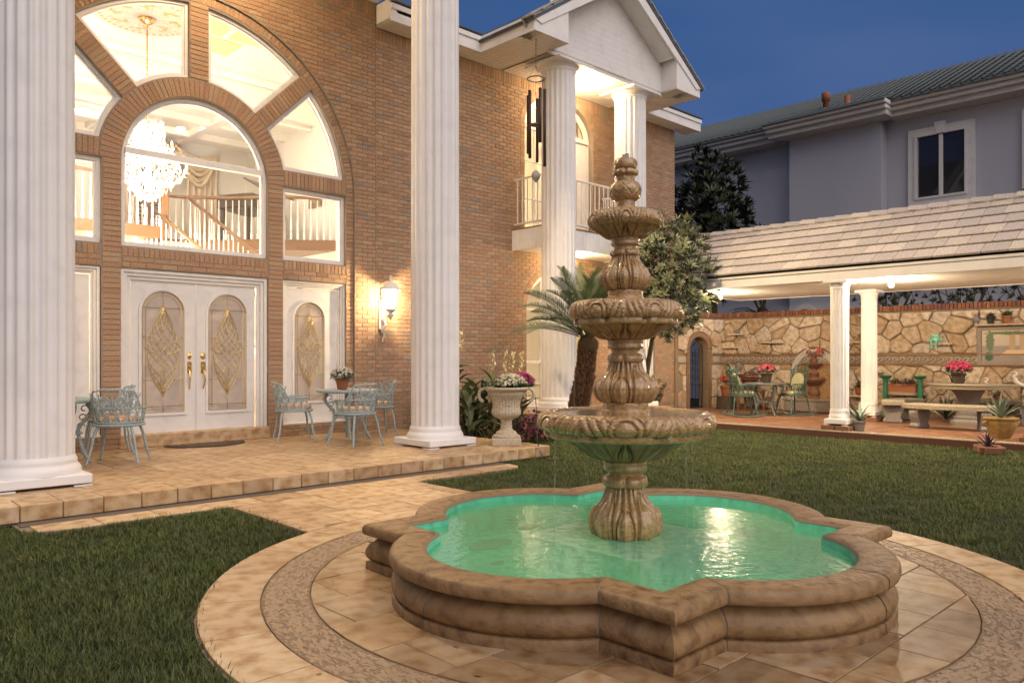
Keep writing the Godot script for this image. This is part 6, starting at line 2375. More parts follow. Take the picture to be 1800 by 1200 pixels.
func build_terrace_things() -> void:
	K.pompon = petal_head(8, 0.024)
	var floral := tex(mat(Color.WHITE, 0.9), ntex(0.035, [[0.0, Color(0.62, 0.26, 0.12)], [0.32, Color(0.80, 0.42, 0.22)], [0.42, Color(0.86, 0.78, 0.66)], [0.6, Color(0.84, 0.74, 0.60)], [0.7, Color(0.55, 0.62, 0.60)], [0.85, Color(0.86, 0.66, 0.42)], [1.0, Color(0.7, 0.36, 0.2)]], 2, 61), 3.0)
	K.floral = floral
	var g := "pale blue chairs round the terrace tables"
	var c0 := lattice_chair("patio_chair", "pale blue cast metal chair turned sideways before the right side light", K.aqua, floral, 0.80, false, g)
	c0.position = Vector3(5.50, TERR, -10.30)
	c0.rotation.y = PI / 2 - 0.35
	dup(c0, "pale blue chair with its back to the lawn, nearest at the right table", Vector3(5.80, TERR, -9.15), PI + 0.15, g)
	dup(c0, "pale blue chair between the right table and the brick wall by the lantern", Vector3(6.80, TERR, -10.15), -PI / 2 - 0.3, g)
	dup(c0, "pale blue chair nearest the big left column, its back to the lawn", Vector3(2.90, TERR, -9.52), PI - 0.55, g)
	dup(c0, "pale blue chair by the left brick pier, behind the left table", Vector3(3.05, TERR, -10.45), -PI / 2 - 0.2, g)
	dup(c0, "pale blue chair mostly hidden behind the left column, beyond the table", Vector3(2.05, TERR, -10.5), 0.5, g)
	round_table("patio_table", "round pale blue metal table holding the pot of white flowers, right", K.aqua, Vector3(6.12, TERR, -9.85), 0.3, 0.45, 0.735, "pale blue round terrace tables")
	round_table("patio_table", "round pale blue metal table half hidden by the left column", K.aqua, Vector3(2.40, TERR, -9.92), 0.1, 0.45, 0.735, "pale blue round terrace tables")
	var p := thing("flower_pot", "terracotta pot of white chrysanthemums on the right terrace table", "flower pot", Vector3(6.07, TERR + 0.735, -9.93))
	plant_pot(p, 0.105, 0.16, K.terracotta)
	mum(p, Vector3(0, 0.19, 0), 0.165, Color(0.72, 0.68, 0.52), Color(0.80, 0.78, 0.70), 150)
	p = thing("flower_pot", "white chrysanthemums in a pot peeping past the left column", "flower pot", Vector3(2.36, TERR + 0.735, -9.92))
	plant_pot(p, 0.105, 0.16, K.terracotta)
	mum(p, Vector3(0, 0.19, 0), 0.165, Color(0.72, 0.68, 0.52), Color(0.80, 0.78, 0.70), 150)
	# door mat with scroll relief
	var mt := thing("door_mat", "dark half-round rubber mat with scroll pattern before the double doors", "door mat", Vector3(4.37, TERR + 0.004, -10.72))
	var s := new_st(false)
	var pl := PackedVector2Array([Vector2(-0.55, 0), Vector2(0.55, 0)])
	for i in 17: pl.append(Vector2(0.55 * cos(PI * i / 16), -0.42 * sin(PI * i / 16)))
	slab(s, clean(pl), Transform3D(UPW, Vector3.ZERO), 0.012, 0.003, true)
	obj("base", s, tex(mat(lin(0.09, 0.06, 0.045), 0.85), T.fine, 6.0), mt)
	s = new_st()
	for k in 3:
		var pts := []
		for i in 25: pts.append(Vector3((0.50 - 0.1 * k) * cos(PI * i / 24), 0.014, (0.38 - 0.1 * k) * sin(PI * i / 24)))
		tube(s, pts, 0.006, -1, 4)
	for i in 9:
		for k in 2:
			var pts := []
			var a := PI * (i + 0.5) / 9
			for j in 12: pts.append(Vector3((0.45 - 0.13 * k) * cos(a) + 0.035 * (1 - j / 14.0) * cos(j * 0.6), 0.014, (0.33 - 0.12 * k) * sin(a) + 0.035 * (1 - j / 14.0) * sin(j * 0.6)))
			tube(s, pts, 0.005, -1, 4)
	obj("relief", s, tex(mat(lin(0.20, 0.13, 0.085), 0.8), T.fine, 6.0), mt)
	# urn at the end of the terrace
	var u := thing("garden_urn", "weathered white fluted stone urn with scroll handles on the terrace corner", "urn", Vector3(7.36, TERR, -7.80), -0.75)
	var um := tex(mat(lin(0.62, 0.57, 0.48), 0.7), ntex(0.02, [[0.0, Color(0.55, 0.44, 0.30)], [0.4, Color(0.9, 0.86, 0.78)], [1.0, Color(1, 1, 1)]], 5, 71), 2.5, T.h2, 0.4)
	s = new_st()
	box(s, Vector3(0, 0.05, 0), Vector3(0.40, 0.10, 0.40), 0.012)
	lathe(s, smooth2([Vector2(0.185, 0.10), Vector2(0.19, 0.125), Vector2(0.15, 0.15), Vector2(0.135, 0.18), Vector2(0.09, 0.205), Vector2(0.078, 0.26), Vector2(0.08, 0.33), Vector2(0.10, 0.345), Vector2(0.09, 0.36)], 4), 40)
	obj("foot", s, um, u)
	s = new_st()
	lathe(s, fine(smooth2([Vector2(0.09, 0.355), Vector2(0.17, 0.385), Vector2(0.205, 0.44), Vector2(0.19, 0.52), Vector2(0.20, 0.60), Vector2(0.235, 0.67)], 5), 0.02), 160, Vector3.ZERO, func(th, v): return -0.012 * pow(absf(sin(th * 14.0)), 0.6) * smoothstep(0.03, 0.2, v) * (1 - smoothstep(0.8, 1.0, v)) + 0.010 * smoothstep(0.2, 0.05, v) * absf(sin(th * 9.0)))
	obj("bowl", s, um, u)
	s = new_st()
	lathe(s, smooth2([Vector2(0.225, 0.665), Vector2(0.245, 0.70), Vector2(0.245, 0.73), Vector2(0.29, 0.75), Vector2(0.305, 0.775), Vector2(0.29, 0.79), Vector2(0.255, 0.785), Vector2(0.25, 0.74)], 4), 56)
	lathe(s, [Vector2(0.25, 0.745), Vector2(0, 0.75)], 24)
	obj("rim", s, um, u)
	for sd in [-1, 1]:
		s = new_st()
		var pts := []
		for i in 17:
			var t := i / 16.0
			var a := lerpf(-1.4, 4.4, t)
			pts.append(Vector3(sd * (0.30 + 0.085 * (1 - 0.35 * t) * cos(a) + 0.0), 0.70 + 0.10 * (1 - 0.4 * t) * sin(a) - 0.01, 0))
		tube(s, pts, 0.024, 0.016, 8)
		obj("handle", s, um, u)
	var fl := thing("chrysanthemum", "mound of cream white chrysanthemums at the front of the urn", "flowers", Vector3(7.42, TERR + 0.76, -7.78))
	mum(fl, Vector3(0, 0.04, 0), 0.225, Color(0.74, 0.68, 0.42), Color(0.80, 0.77, 0.58), 420)
	fl = thing("chrysanthemum", "magenta chrysanthemums at the back of the urn", "flowers", Vector3(7.63, TERR + 0.76, -7.80))
	mum(fl, Vector3(0, 0.07, 0), 0.20, Color(0.50, 0.03, 0.20), Color(0.62, 0.06, 0.30), 320)
	var dm := thing("dusty_miller", "silvery trailing plant over the left rim of the urn", "plant", Vector3(7.18, TERR + 0.76, -7.92))
	var xf := []
	var col := []
	for i in 60:
		xf.append(Transform3D(Basis(Vector3.UP, rnd(0, TAU)) * Basis(Vector3.RIGHT, rnd(-0.9, 0.3)), Vector3(rnd(-0.12, 0.12), rnd(0, 0.12), rnd(-0.12, 0.12))))
		col.append(Color(0.22, 0.25, 0.17) * rnd(0.7, 1.3))
	many("foliage", leaf_strip(0.12, 0.012, 0.8, 3), K.leaf, xf, col, dm)
	var wr := new_st()
	tube(wr, curve([Vector3(7.55, 0.93, -7.7), Vector3(7.72, 0.85, -7.62), Vector3(7.66, 0.4, -7.50), Vector3(7.52, 0.2, -7.36), Vector3(7.50, 0.02, -7.25)], 6), 0.006, -1, 5)
	tag(obj("hose", wr, K.dark), "thin black irrigation tube hanging from the urn over the terrace edge", "tube")

# ---------------------------------------------------------------- garden beds, palm and trees
func build_garden() -> void:
	# bed beside the terrace: canna and flowering spikes
	var big := leaf_strip(0.55, 0.085, 0.75, 6, 0.3)
	var tall := leaf_strip(0.85, 0.022, 0.5, 6, 0.3)
	for e in [[8.0, -9.35, 8, "broad-leaved canna nearest the right portico column, behind the urn", 1.0], [8.35, -8.85, 8, "broad-leaved canna in the bed directly behind the urn's left handle", 1.15], [8.25, -10.3, 6, "tall canna with yellow flower spikes against the brick wall", 1.5], [9.2, -9.9, 7, "leafy canna between the urn and the garden window", 1.0]]:
		var c := thing("canna", e[3], "plant", Vector3(e[0], 0.0, e[1]))
		var st := new_st()
		var xf := []
		var col := []
		for i in e[2]:
			var p := Vector3(rnd(-0.22, 0.22), 0, rnd(-0.22, 0.22))
			var h: float = rnd(0.55, 0.95) * e[4]
			tube(st, [p, p * 1.15 + Vector3(0, h, 0)], 0.014, 0.008, 5)
			for k in 6:
				xf.append(Transform3D(Basis(Vector3.UP, rnd(0, TAU)) * Basis(Vector3.RIGHT, rnd(-1.1, -0.3)).scaled(Vector3.ONE * rnd(0.7, 1.05)), p + Vector3(0, h * (0.25 + 0.13 * k), 0)))
				col.append(Color(0.10, 0.135, 0.06).lerp(Color(0.18, 0.165, 0.075), R.randf() * 0.6) * rnd(0.7, 1.3))
		obj("stem", st, mat(lin(0.12, 0.12, 0.05), 0.6), c)
		many("leaves", big, K.leaf, xf, col, c)
		if e[4] > 1.1:
			var fx := []
			var fc := []
			for i in 4:
				var p := Vector3(rnd(-0.3, 0.3), 0, rnd(-0.2, 0.2))
				for k in 26:
					fx.append(Transform3D(Basis(Vector3.UP, rnd(0, TAU)) * Basis(Vector3.RIGHT, rnd(-1.2, -0.2)), p + Vector3(rnd(-0.03, 0.03), 1.05 * e[4] + k * 0.013 - 0.12, rnd(-0.03, 0.03))))
					fc.append(Color(0.62, 0.56, 0.24).lerp(Color(0.75, 0.72, 0.5), R.randf()))
			many("blossoms", leaf_strip(0.07, 0.014, 0.4, 2), K.petal, fx, fc, c)
	var rs := thing("red_shrub", "low burgundy-leaved shrub behind the fountain's lower bowl", "shrub", Vector3(8.75, 0.0, -8.75))
	var xf := []
	var col := []
	for i in 900:
		var d := Vector3(rnd(-1, 1), rnd(0, 1), rnd(-1, 1)).normalized() * pow(R.randf(), 0.4)
		xf.append(Transform3D(Basis(Vector3.UP, rnd(0, TAU)) * Basis(Vector3.RIGHT, rnd(-1.3, 0.4)).scaled(Vector3.ONE * rnd(0.7, 1.2)), Vector3(d.x * 0.60, 0.05 + d.y * 0.44, d.z * 0.42)))
		col.append(Color(0.11, 0.02, 0.045).lerp(Color(0.20, 0.045, 0.06), R.randf()) * rnd(0.7, 1.4))
	many("foliage", leaf_strip(0.075, 0.017, 0.5, 3), K.leaf, xf, col, rs)
	xf = []
	col = []
	var gc := []
	for i in 700:
		var p := Vector3(rnd(7.9, 9.9), 0.0, rnd(-10.7, -8.3))
		if p.z > -8.3 - (p.x - 7.9) * 0.35: p.z -= 0.7
		xf.append(Transform3D(Basis(Vector3.UP, rnd(0, TAU)) * Basis(Vector3.RIGHT, rnd(-1.2, -0.4)).scaled(Vector3.ONE * rnd(0.4, 0.9)), p))
		gc.append(Color(0.07, 0.085, 0.03).lerp(Color(0.20, 0.13, 0.05), R.randf() * 0.7) * rnd(0.6, 1.3))
	many("bed_ground_cover", leaf_strip(0.42, 0.02, 0.7, 4), K.leaf, xf, gc)
	cycad(Vector3(9.66, 0.0, -8.52))
	bush(Vector3(13.4, 0, -9.9), 0.55, 0.95, "rounded small-leaved bush beside the iron gate, right of the fountain", Color(0.10, 0.115, 0.05))
	# loquat-like tree before the pavilion
	leafy_tree("loquat_tree", "grey-green long-leaved tree in front of the pavilion's left end", Vector3(13.05, 0, -9.65), 2.35, Vector3(12.62, 2.92, -8.88), Vector3(1.02, 1.22, 1.02), 620, Color(0.16, 0.18, 0.105), 0.21, 5, K.bark)
	leafy_tree("dark_tree", "tall dark tree rising between the mansion's end and the neighbouring house", Vector3(18.9, 0, -11.6), 5.0, Vector3(18.6, 4.9, -11.7), Vector3(1.3, 2.2, 1.1), 520, Color(0.02, 0.028, 0.012), 0.34, 6, K.bark)
	leafy_tree("dark_tree", "lower dark tree spreading over the left end of the pavilion ridge", Vector3(19.6, 0, -10.4), 3.3, Vector3(19.3, 3.9, -10.7), Vector3(1.3, 0.9, 0.9), 200, Color(0.02, 0.028, 0.012), 0.34, 7, K.bark)
	for e in [[19.0, -7.1, 3.4, "dark tree over the garden wall, just right of the second pavilion column"], [19.2, -5.6, 3.6, "dark tree over the garden wall, in the middle of the gap under the roof"], [19.0, -4.0, 3.5, "dark tree over the garden wall above the mural"], [19.3, -2.4, 3.5, "dark tree over the garden wall at the right edge of the view"]]:
		leafy_tree("wall_tree", e[3], Vector3(e[0], 0, e[1]), 2.2, Vector3(e[0], 2.95, e[1]), Vector3(0.8, 0.85, 0.85), 150, Color(0.022, 0.028, 0.014), 0.16, 8, K.bark)
	var pf := thing("palm_fronds", "dark drooping palm fronds under the pavilion's left lamp, beyond the wall", "palm", Vector3(18.2, 2.45, -10.0))
	xf = []
	for i in 26: xf.append(Transform3D(Basis(Vector3.UP, TAU * i / 26) * Basis(Vector3.RIGHT, rnd(-0.4, 0.3)), Vector3.ZERO))
	many("fronds", leaf_strip(0.9, 0.05, 1.0, 5), mat(lin(0.02, 0.025, 0.012), 0.8), xf, [], pf)
	var tr := new_st()
	tube(tr, [Vector3(0, -2.45, 0), Vector3(0, 0.02, 0)], 0.1, 0.08, 8)
	obj("trunk", tr, K.bark, pf)
	wind_chime()

func bush(at: Vector3, r: float, h: float, label: String, c: Color) -> void:
	var b := thing("bush", label, "bush", at)
	var st := new_st()
	var xf := []
	var col := []
	for i in 46:
		var a := rnd(0, TAU)
		var q := Vector3(cos(a) * r * rnd(0.2, 1.0), h * rnd(0.45, 1.0), sin(a) * r * rnd(0.2, 1.0))
		tube(st, [Vector3(q.x * 0.15, 0, q.z * 0.15), Vector3(q.x * 0.5, q.y * 0.6, q.z * 0.5), q], 0.008, 0.004, 4)
		for k in 22:
			var t := rnd(0.35, 1.0)
			xf.append(Transform3D(Basis(Vector3.UP, rnd(0, TAU)) * Basis(Vector3.RIGHT, rnd(-1.2, 0.3)).scaled(Vector3.ONE * rnd(0.7, 1.2)), Vector3(q.x * (0.15 + 0.85 * t), q.y * t, q.z * (0.15 + 0.85 * t))))
			col.append(c.lerp(Color(0.24, 0.23, 0.13), R.randf() * 0.4) * rnd(0.6, 1.3))
	obj("stem", st, K.bark, b)
	many("foliage", leaf_strip(0.10, 0.02, 0.4, 3), K.leaf, xf, col, b)

func leafy_tree(called: String, label: String, at: Vector3, trunk_h: float, mid: Vector3, rad: Vector3, tips: int, c: Color, leaf_len: float, sd: int, bark: Material) -> void:
	var t := thing(called, label, "tree", at)
	var rr := RandomNumberGenerator.new()
	rr.seed = sd * 77
	var m := mid - at
	var s := new_st()
	var fork := Vector3(m.x * 0.35, minf(trunk_h * 0.72, m.y - rad.y * 0.7), m.z * 0.35)
	tube(s, curve([Vector3.ZERO, Vector3(0.03, fork.y * 0.5, -0.02), fork], 4), 0.045 * rad.y + 0.012, 0.03 * rad.y + 0.01, 8)
	obj("trunk", s, bark, t)
	var br := new_st()
	var f := FastNoiseLite.new()
	f.frequency = 0.9 / rad.x
	f.seed = sd
	var xf := []
	var col := []
	var mesh := rosette(10, leaf_len, leaf_len * 0.105, 0.9, 0.55)
	var limbs := []
	for i in 9:
		var a := TAU * i / 9.0 + rr.randf_range(-0.3, 0.3)
		var el := rr.randf_range(-0.2, 1.3)
		var q := m + Vector3(cos(a) * cos(el) * rad.x, sin(el) * rad.y, sin(a) * cos(el) * rad.z) * rr.randf_range(0.45, 0.7)
		limbs.append(q)
		tube(br, curve([fork, fork.lerp(q, 0.5) + Vector3(0, -0.05, 0), q], 3), 0.02 * rad.y + 0.006, 0.008, 6)
	var made := 0
	var guard := 0
	while made < tips and guard < tips * 8:
		guard += 1
		var d := Vector3(rr.randf_range(-1, 1), rr.randf_range(-1, 1), rr.randf_range(-1, 1))
		if d.length() > 1.0: continue
		var k := d.length()
		if rr.randf() > 0.25 + 0.75 * k: continue
		var edge := 0.78 + 0.42 * f.get_noise_3d(d.x * 3.0, d.y * 3.0, d.z * 3.0)
		if k > edge + 0.12: continue
		if f.get_noise_3d(d.x * 6.0 + 40, d.y * 6.0, d.z * 6.0) < -0.22: continue
		var p := m + d * rad
		var out := (d * Vector3(1, 0.8, 1) + Vector3(0, 0.55, 0)).normalized()
		var b := Basis(Quaternion(Vector3.UP, out)) * Basis(Vector3.UP, rr.randf_range(0, TAU))
		xf.append(Transform3D(b.scaled(Vector3.ONE * rr.randf_range(0.7, 1.15)), p))
		var v := rr.randf_range(0.65, 1.35)
		col.append(Color(c.r * v, c.g * v, c.b * v * 0.95).lerp(Color(0.26, 0.25, 0.15), 0.18 * rr.randf() if c.g > 0.05 else 0.0))
		made += 1
		if made % 3 == 0:
			var best: Vector3 = limbs[0]
			for l in limbs:
				if l.distance_to(p) < best.distance_to(p): best = l
			tube(br, [best, best.lerp(p, 0.6) + Vector3(0, -0.02, 0), p], 0.008, 0.004, 4)
	obj("branches", br, bark, t)
	many("crown", mesh, K.leaf, xf, col, t)

func cycad(at: Vector3) -> void:
	var c := thing("cycad_palm", "sago palm with shaggy brown trunk and stiff dark fronds behind the fountain", "palm", at)
	var path := curve([Vector3(-0.05, 0, 0.02), Vector3(0.02, 0.5, 0), Vector3(0.10, 1.0, 0.06), Vector3(0.14, 1.55, 0.10)], 6)
	var s := new_st()
	tube(s, path, 0.155, 0.125, 14)
	var bk := tex(mat(lin(0.10, 0.05, 0.022), 0.95), T.fine, 8.0, T.h2, 1.5)
	obj("trunk", s, bk, c)
	var sm := new_st(false)
	tri(sm, Vector3(-0.018, 0, 0), Vector3(0.018, 0, 0), Vector3(0, 0.055, 0.035))
	tri(sm, Vector3(0.018, 0, 0), Vector3(-0.018, 0, 0), Vector3(0, 0.0, 0.03))
	tri(sm, Vector3(0.018, 0, 0), Vector3(0, 0, 0.03), Vector3(0, 0.055, 0.035))
	tri(sm, Vector3(0, 0, 0.03), Vector3(-0.018, 0, 0), Vector3(0, 0.055, 0.035))
	var xf := []
	var col := []
	for i in 2600:
		var t := R.randf()
		var k := t * (path.size() - 1)
		var p: Vector3 = path[int(k)].lerp(path[mini(int(k) + 1, path.size() - 1)], fposmod(k, 1.0))
		var a := rnd(0, TAU)
		var r := lerpf(0.150, 0.120, t) - 0.004
		xf.append(Transform3D(Basis(Vector3.UP, a) * Basis(Vector3.RIGHT, rnd(-0.3, 0.5)).scaled(Vector3.ONE * rnd(0.7, 1.3)), p + Vector3(sin(a) * r, 0, cos(a) * r)))
		col.append(Color(0.115, 0.05, 0.02).lerp(Color(0.21, 0.11, 0.05), R.randf() * clampf(t * 1.2, 0.1, 1)) * rnd(0.5, 1.3))
	many("scales", mesh_of(sm), vcol(mat(Color.WHITE, 0.9)), xf, col, c)
	var top: Vector3 = path[path.size() - 1]
	var cone := new_st()
	lathe(cone, fine([Vector2(0.14, -0.10), Vector2(0.165, -0.02), Vector2(0.15, 0.06), Vector2(0.08, 0.16), Vector2(0, 0.18)], 0.02), 60, top, func(th, v): return 0.02 * sin(th * 17.0 + v * 60.0))
	obj("crown_heart", cone, tex(mat(lin(0.28, 0.18, 0.08), 0.95), T.fine, 7.0, T.h2, 2.0), c)
	# fronds: arching midrib with two rows of needle leaflets
	var kinds := []
	for v in 3:
		var f := new_st(false)
		var len: float = [1.3, 1.42, 1.15][v]
		var mid := []
		for i in 41:
			var t := i / 40.0
			mid.append(Vector3(0, 0.55 * len * sin(t * 1.5) * (1.0 - 0.45 * t), len * (t - 0.12 * t * t)))
		tube(f, mid, 0.009, 0.003, 4)
		f.set_smooth_group(FLAT)
		for i in range(4, 41):
			var t := i / 40.0
			var l := 0.19 * sin(PI * clampf(0.12 + 0.86 * t, 0, 1)) + 0.015
			for sd in [-1, 1]:
				for h in 2:
					var p: Vector3 = mid[i].lerp(mid[i - 1], 0.5 * h)
					var d := Vector3(sd * 0.80, 0.42 + rnd(-0.08, 0.08), 0.50 + rnd(-0.08, 0.08)).normalized()
					var w := Vector3(0, 0.0, 0.0055)
					quad(f, p - w, p + w, p + d * l * 0.6 + w * 0.8, p + d * l * 0.6 - w * 0.8)
					tri(f, p + d * l * 0.6 - w * 0.8, p + d * l * 0.6 + w * 0.8, p + d * l)
		kinds.append(mesh_of(f))
	var fm := mat(lin(0.075, 0.10, 0.05), 0.4)
	fm.backlight_enabled = true
	fm.backlight = Color(0.15, 0.2, 0.1)
	for i in 50:
		var a := i * 2.399963
		var e := lerpf(-1.1, 0.28, i / 49.0)
		var m := put("frond", kinds[i % 3], fm, c)
		m.transform = Transform3D(Basis(Vector3.UP, a) * Basis(Vector3.RIGHT, e) * Basis(Vector3.BACK, rnd(-0.75, 0.75)), top + Vector3(0, 0.08, 0))

func wind_chime() -> void:
	var w := thing("wind_chime", "large wind chime of dark tubes hanging from the balcony gable", "wind chime", Vector3(9.5, 0, -9.33))
	var s := new_st()
	for i in 10: lathe(s, [Vector2(0.004, 6.79 - i * 0.05), Vector2(0.012, 6.765 - i * 0.05), Vector2(0.004, 6.745 - i * 0.05)], 6)
	tube(s, [Vector3(0, 6.35, 0), Vector3(0, 6.32, 0)], 0.005, -1, 4)
	var rim := []
	for i in 20: rim.append(Vector3(0.15 * cos(TAU * i / 20), 6.10, 0.15 * sin(TAU * i / 20)))
	tube(s, rim, 0.012, -1, 5, true)
	for i in 3: tube(s, [Vector3(0, 6.33, 0), Vector3(0.15 * cos(TAU * i / 3), 6.10, 0.15 * sin(TAU * i / 3))], 0.004, -1, 4)
	tube(s, [Vector3(0, 6.30, 0), Vector3(0, 4.4, 0)], 0.004, -1, 4)
	obj("hanger", s, mat(lin(0.2, 0.13, 0.08), 0.6), w)
	var tm := mat(lin(0.045, 0.022, 0.016), 0.35, 0.3)
	for i in 5:
		var a := TAU * i / 5 + 0.62
		var q := new_st()
		var len: float = [1.32, 0.92, 1.15, 1.0, 1.1][i]
		var p := Vector3(0.15 * cos(a), 5.93 - 0.03 * i, 0.15 * sin(a))
		tube(q, [p, p - Vector3(0, len, 0)], 0.026, -1, 10)
		tube(q, [p + Vector3(0, 0.22, 0), p], 0.003, -1, 4)
		obj("chime_tube", q, tm, w)
	var d := new_st()
	lathe(d, [Vector2(0, 5.33), Vector2(0.09, 5.33), Vector2(0.09, 5.30), Vector2(0, 5.30)], 20)
	obj("striker", d, mat(lin(0.16, 0.13, 0.11), 0.5), w)
	d = new_st()
	lathe(d, smooth2([Vector2(0, 4.55), Vector2(0.06, 4.50), Vector2(0.075, 4.42), Vector2(0, 4.32)], 4), 16)
	obj("wind_sail", d, mat(lin(0.25, 0.24, 0.23), 0.6), w)

func spiky(called: String, label: String, category: String, at: Vector3, n: int, len: float, w: float, c: Color, up := 0.9, group := "") -> Node3D:
	var a := thing(called, label, category, at, 0.0, group)
	var xf := []
	var col := []
	for i in n:
		xf.append(Transform3D(Basis(Vector3.UP, i * 2.4 + rnd(-0.3, 0.3)) * Basis(Vector3.RIGHT, -lerpf(0.15, up, float(i) / n) - rnd(0, 0.2)).scaled(Vector3.ONE * rnd(0.7, 1.1)), Vector3.ZERO))
		col.append(c * rnd(0.7, 1.3))
	many("leaves", leaf_strip(len, w, 0.35, 5, 0.4), K.leaf, xf, col, a)
	return a

func potted(label: String, at: Vector3, r: float, h: float, m: Material, kind: String, c: Color) -> Node3D:
	var p := thing("potted_plant", label, "potted plant", at)
	plant_pot(p, r, h, m)
	var xf := []
	var col := []
	for i in 40:
		xf.append(Transform3D(Basis(Vector3.UP, rnd(0, TAU)) * Basis(Vector3.RIGHT, rnd(-1.3, -0.1)).scaled(Vector3.ONE * rnd(0.6, 1.1)), Vector3(rnd(-0.5, 0.5) * r, h * 0.9, rnd(-0.5, 0.5) * r)))
		col.append(c * rnd(0.6, 1.3))
	many("foliage", leaf_strip(r * 1.7, r * 0.22, 0.6, 3), K.leaf, xf, col, p)
	return p

func bench(called: String, label: String, c: Vector3, r: float, a0: float, a1: float, group: String) -> void: # curved concrete bench round c
	var b := thing(called, label, "bench", Vector3(c.x, PATIO, c.z), 0.0, group)
	var pl := PackedVector2Array()
	for i in 15:
		var a := lerpf(a0, a1, i / 14.0)
		pl.append(Vector2((r + 0.2) * cos(a), (r + 0.2) * sin(a)))
	for i in 15:
		var a := lerpf(a1, a0, i / 14.0)
		pl.append(Vector2((r - 0.2) * cos(a), (r - 0.2) * sin(a)))
	var s := new_st(false)
	slab(s, pl, Transform3D(UPW, Vector3(0, 0.35, 0)), 0.085, 0.02, true)
	obj("seat", s, K.conc, b)
	for k in [0.14, 0.84]:
		var a: float = lerpf(a0, a1, k)
		var l := new_st()
		var prof := PackedVector2Array()
		for q in [[-0.15, 0.0], [0.15, 0.0], [0.17, 0.05], [0.13, 0.10], [0.17, 0.2], [0.19, 0.28], [0.16, 0.352], [-0.16, 0.352], [-0.19, 0.28], [-0.17, 0.2], [-0.13, 0.10], [-0.17, 0.05]]: prof.append(Vector2(q[0], q[1]))
		slab(l, prof, Transform3D(Basis(Vector3(cos(a), 0, -sin(a)), Vector3.UP, Vector3(-sin(a), 0, -cos(a))), Vector3(r * cos(a) + 0.08 * sin(a), 0, -r * sin(a) + 0.08 * cos(a))), 0.16, 0.025, true)
		obj("leg", l, K.conc_dark, b)

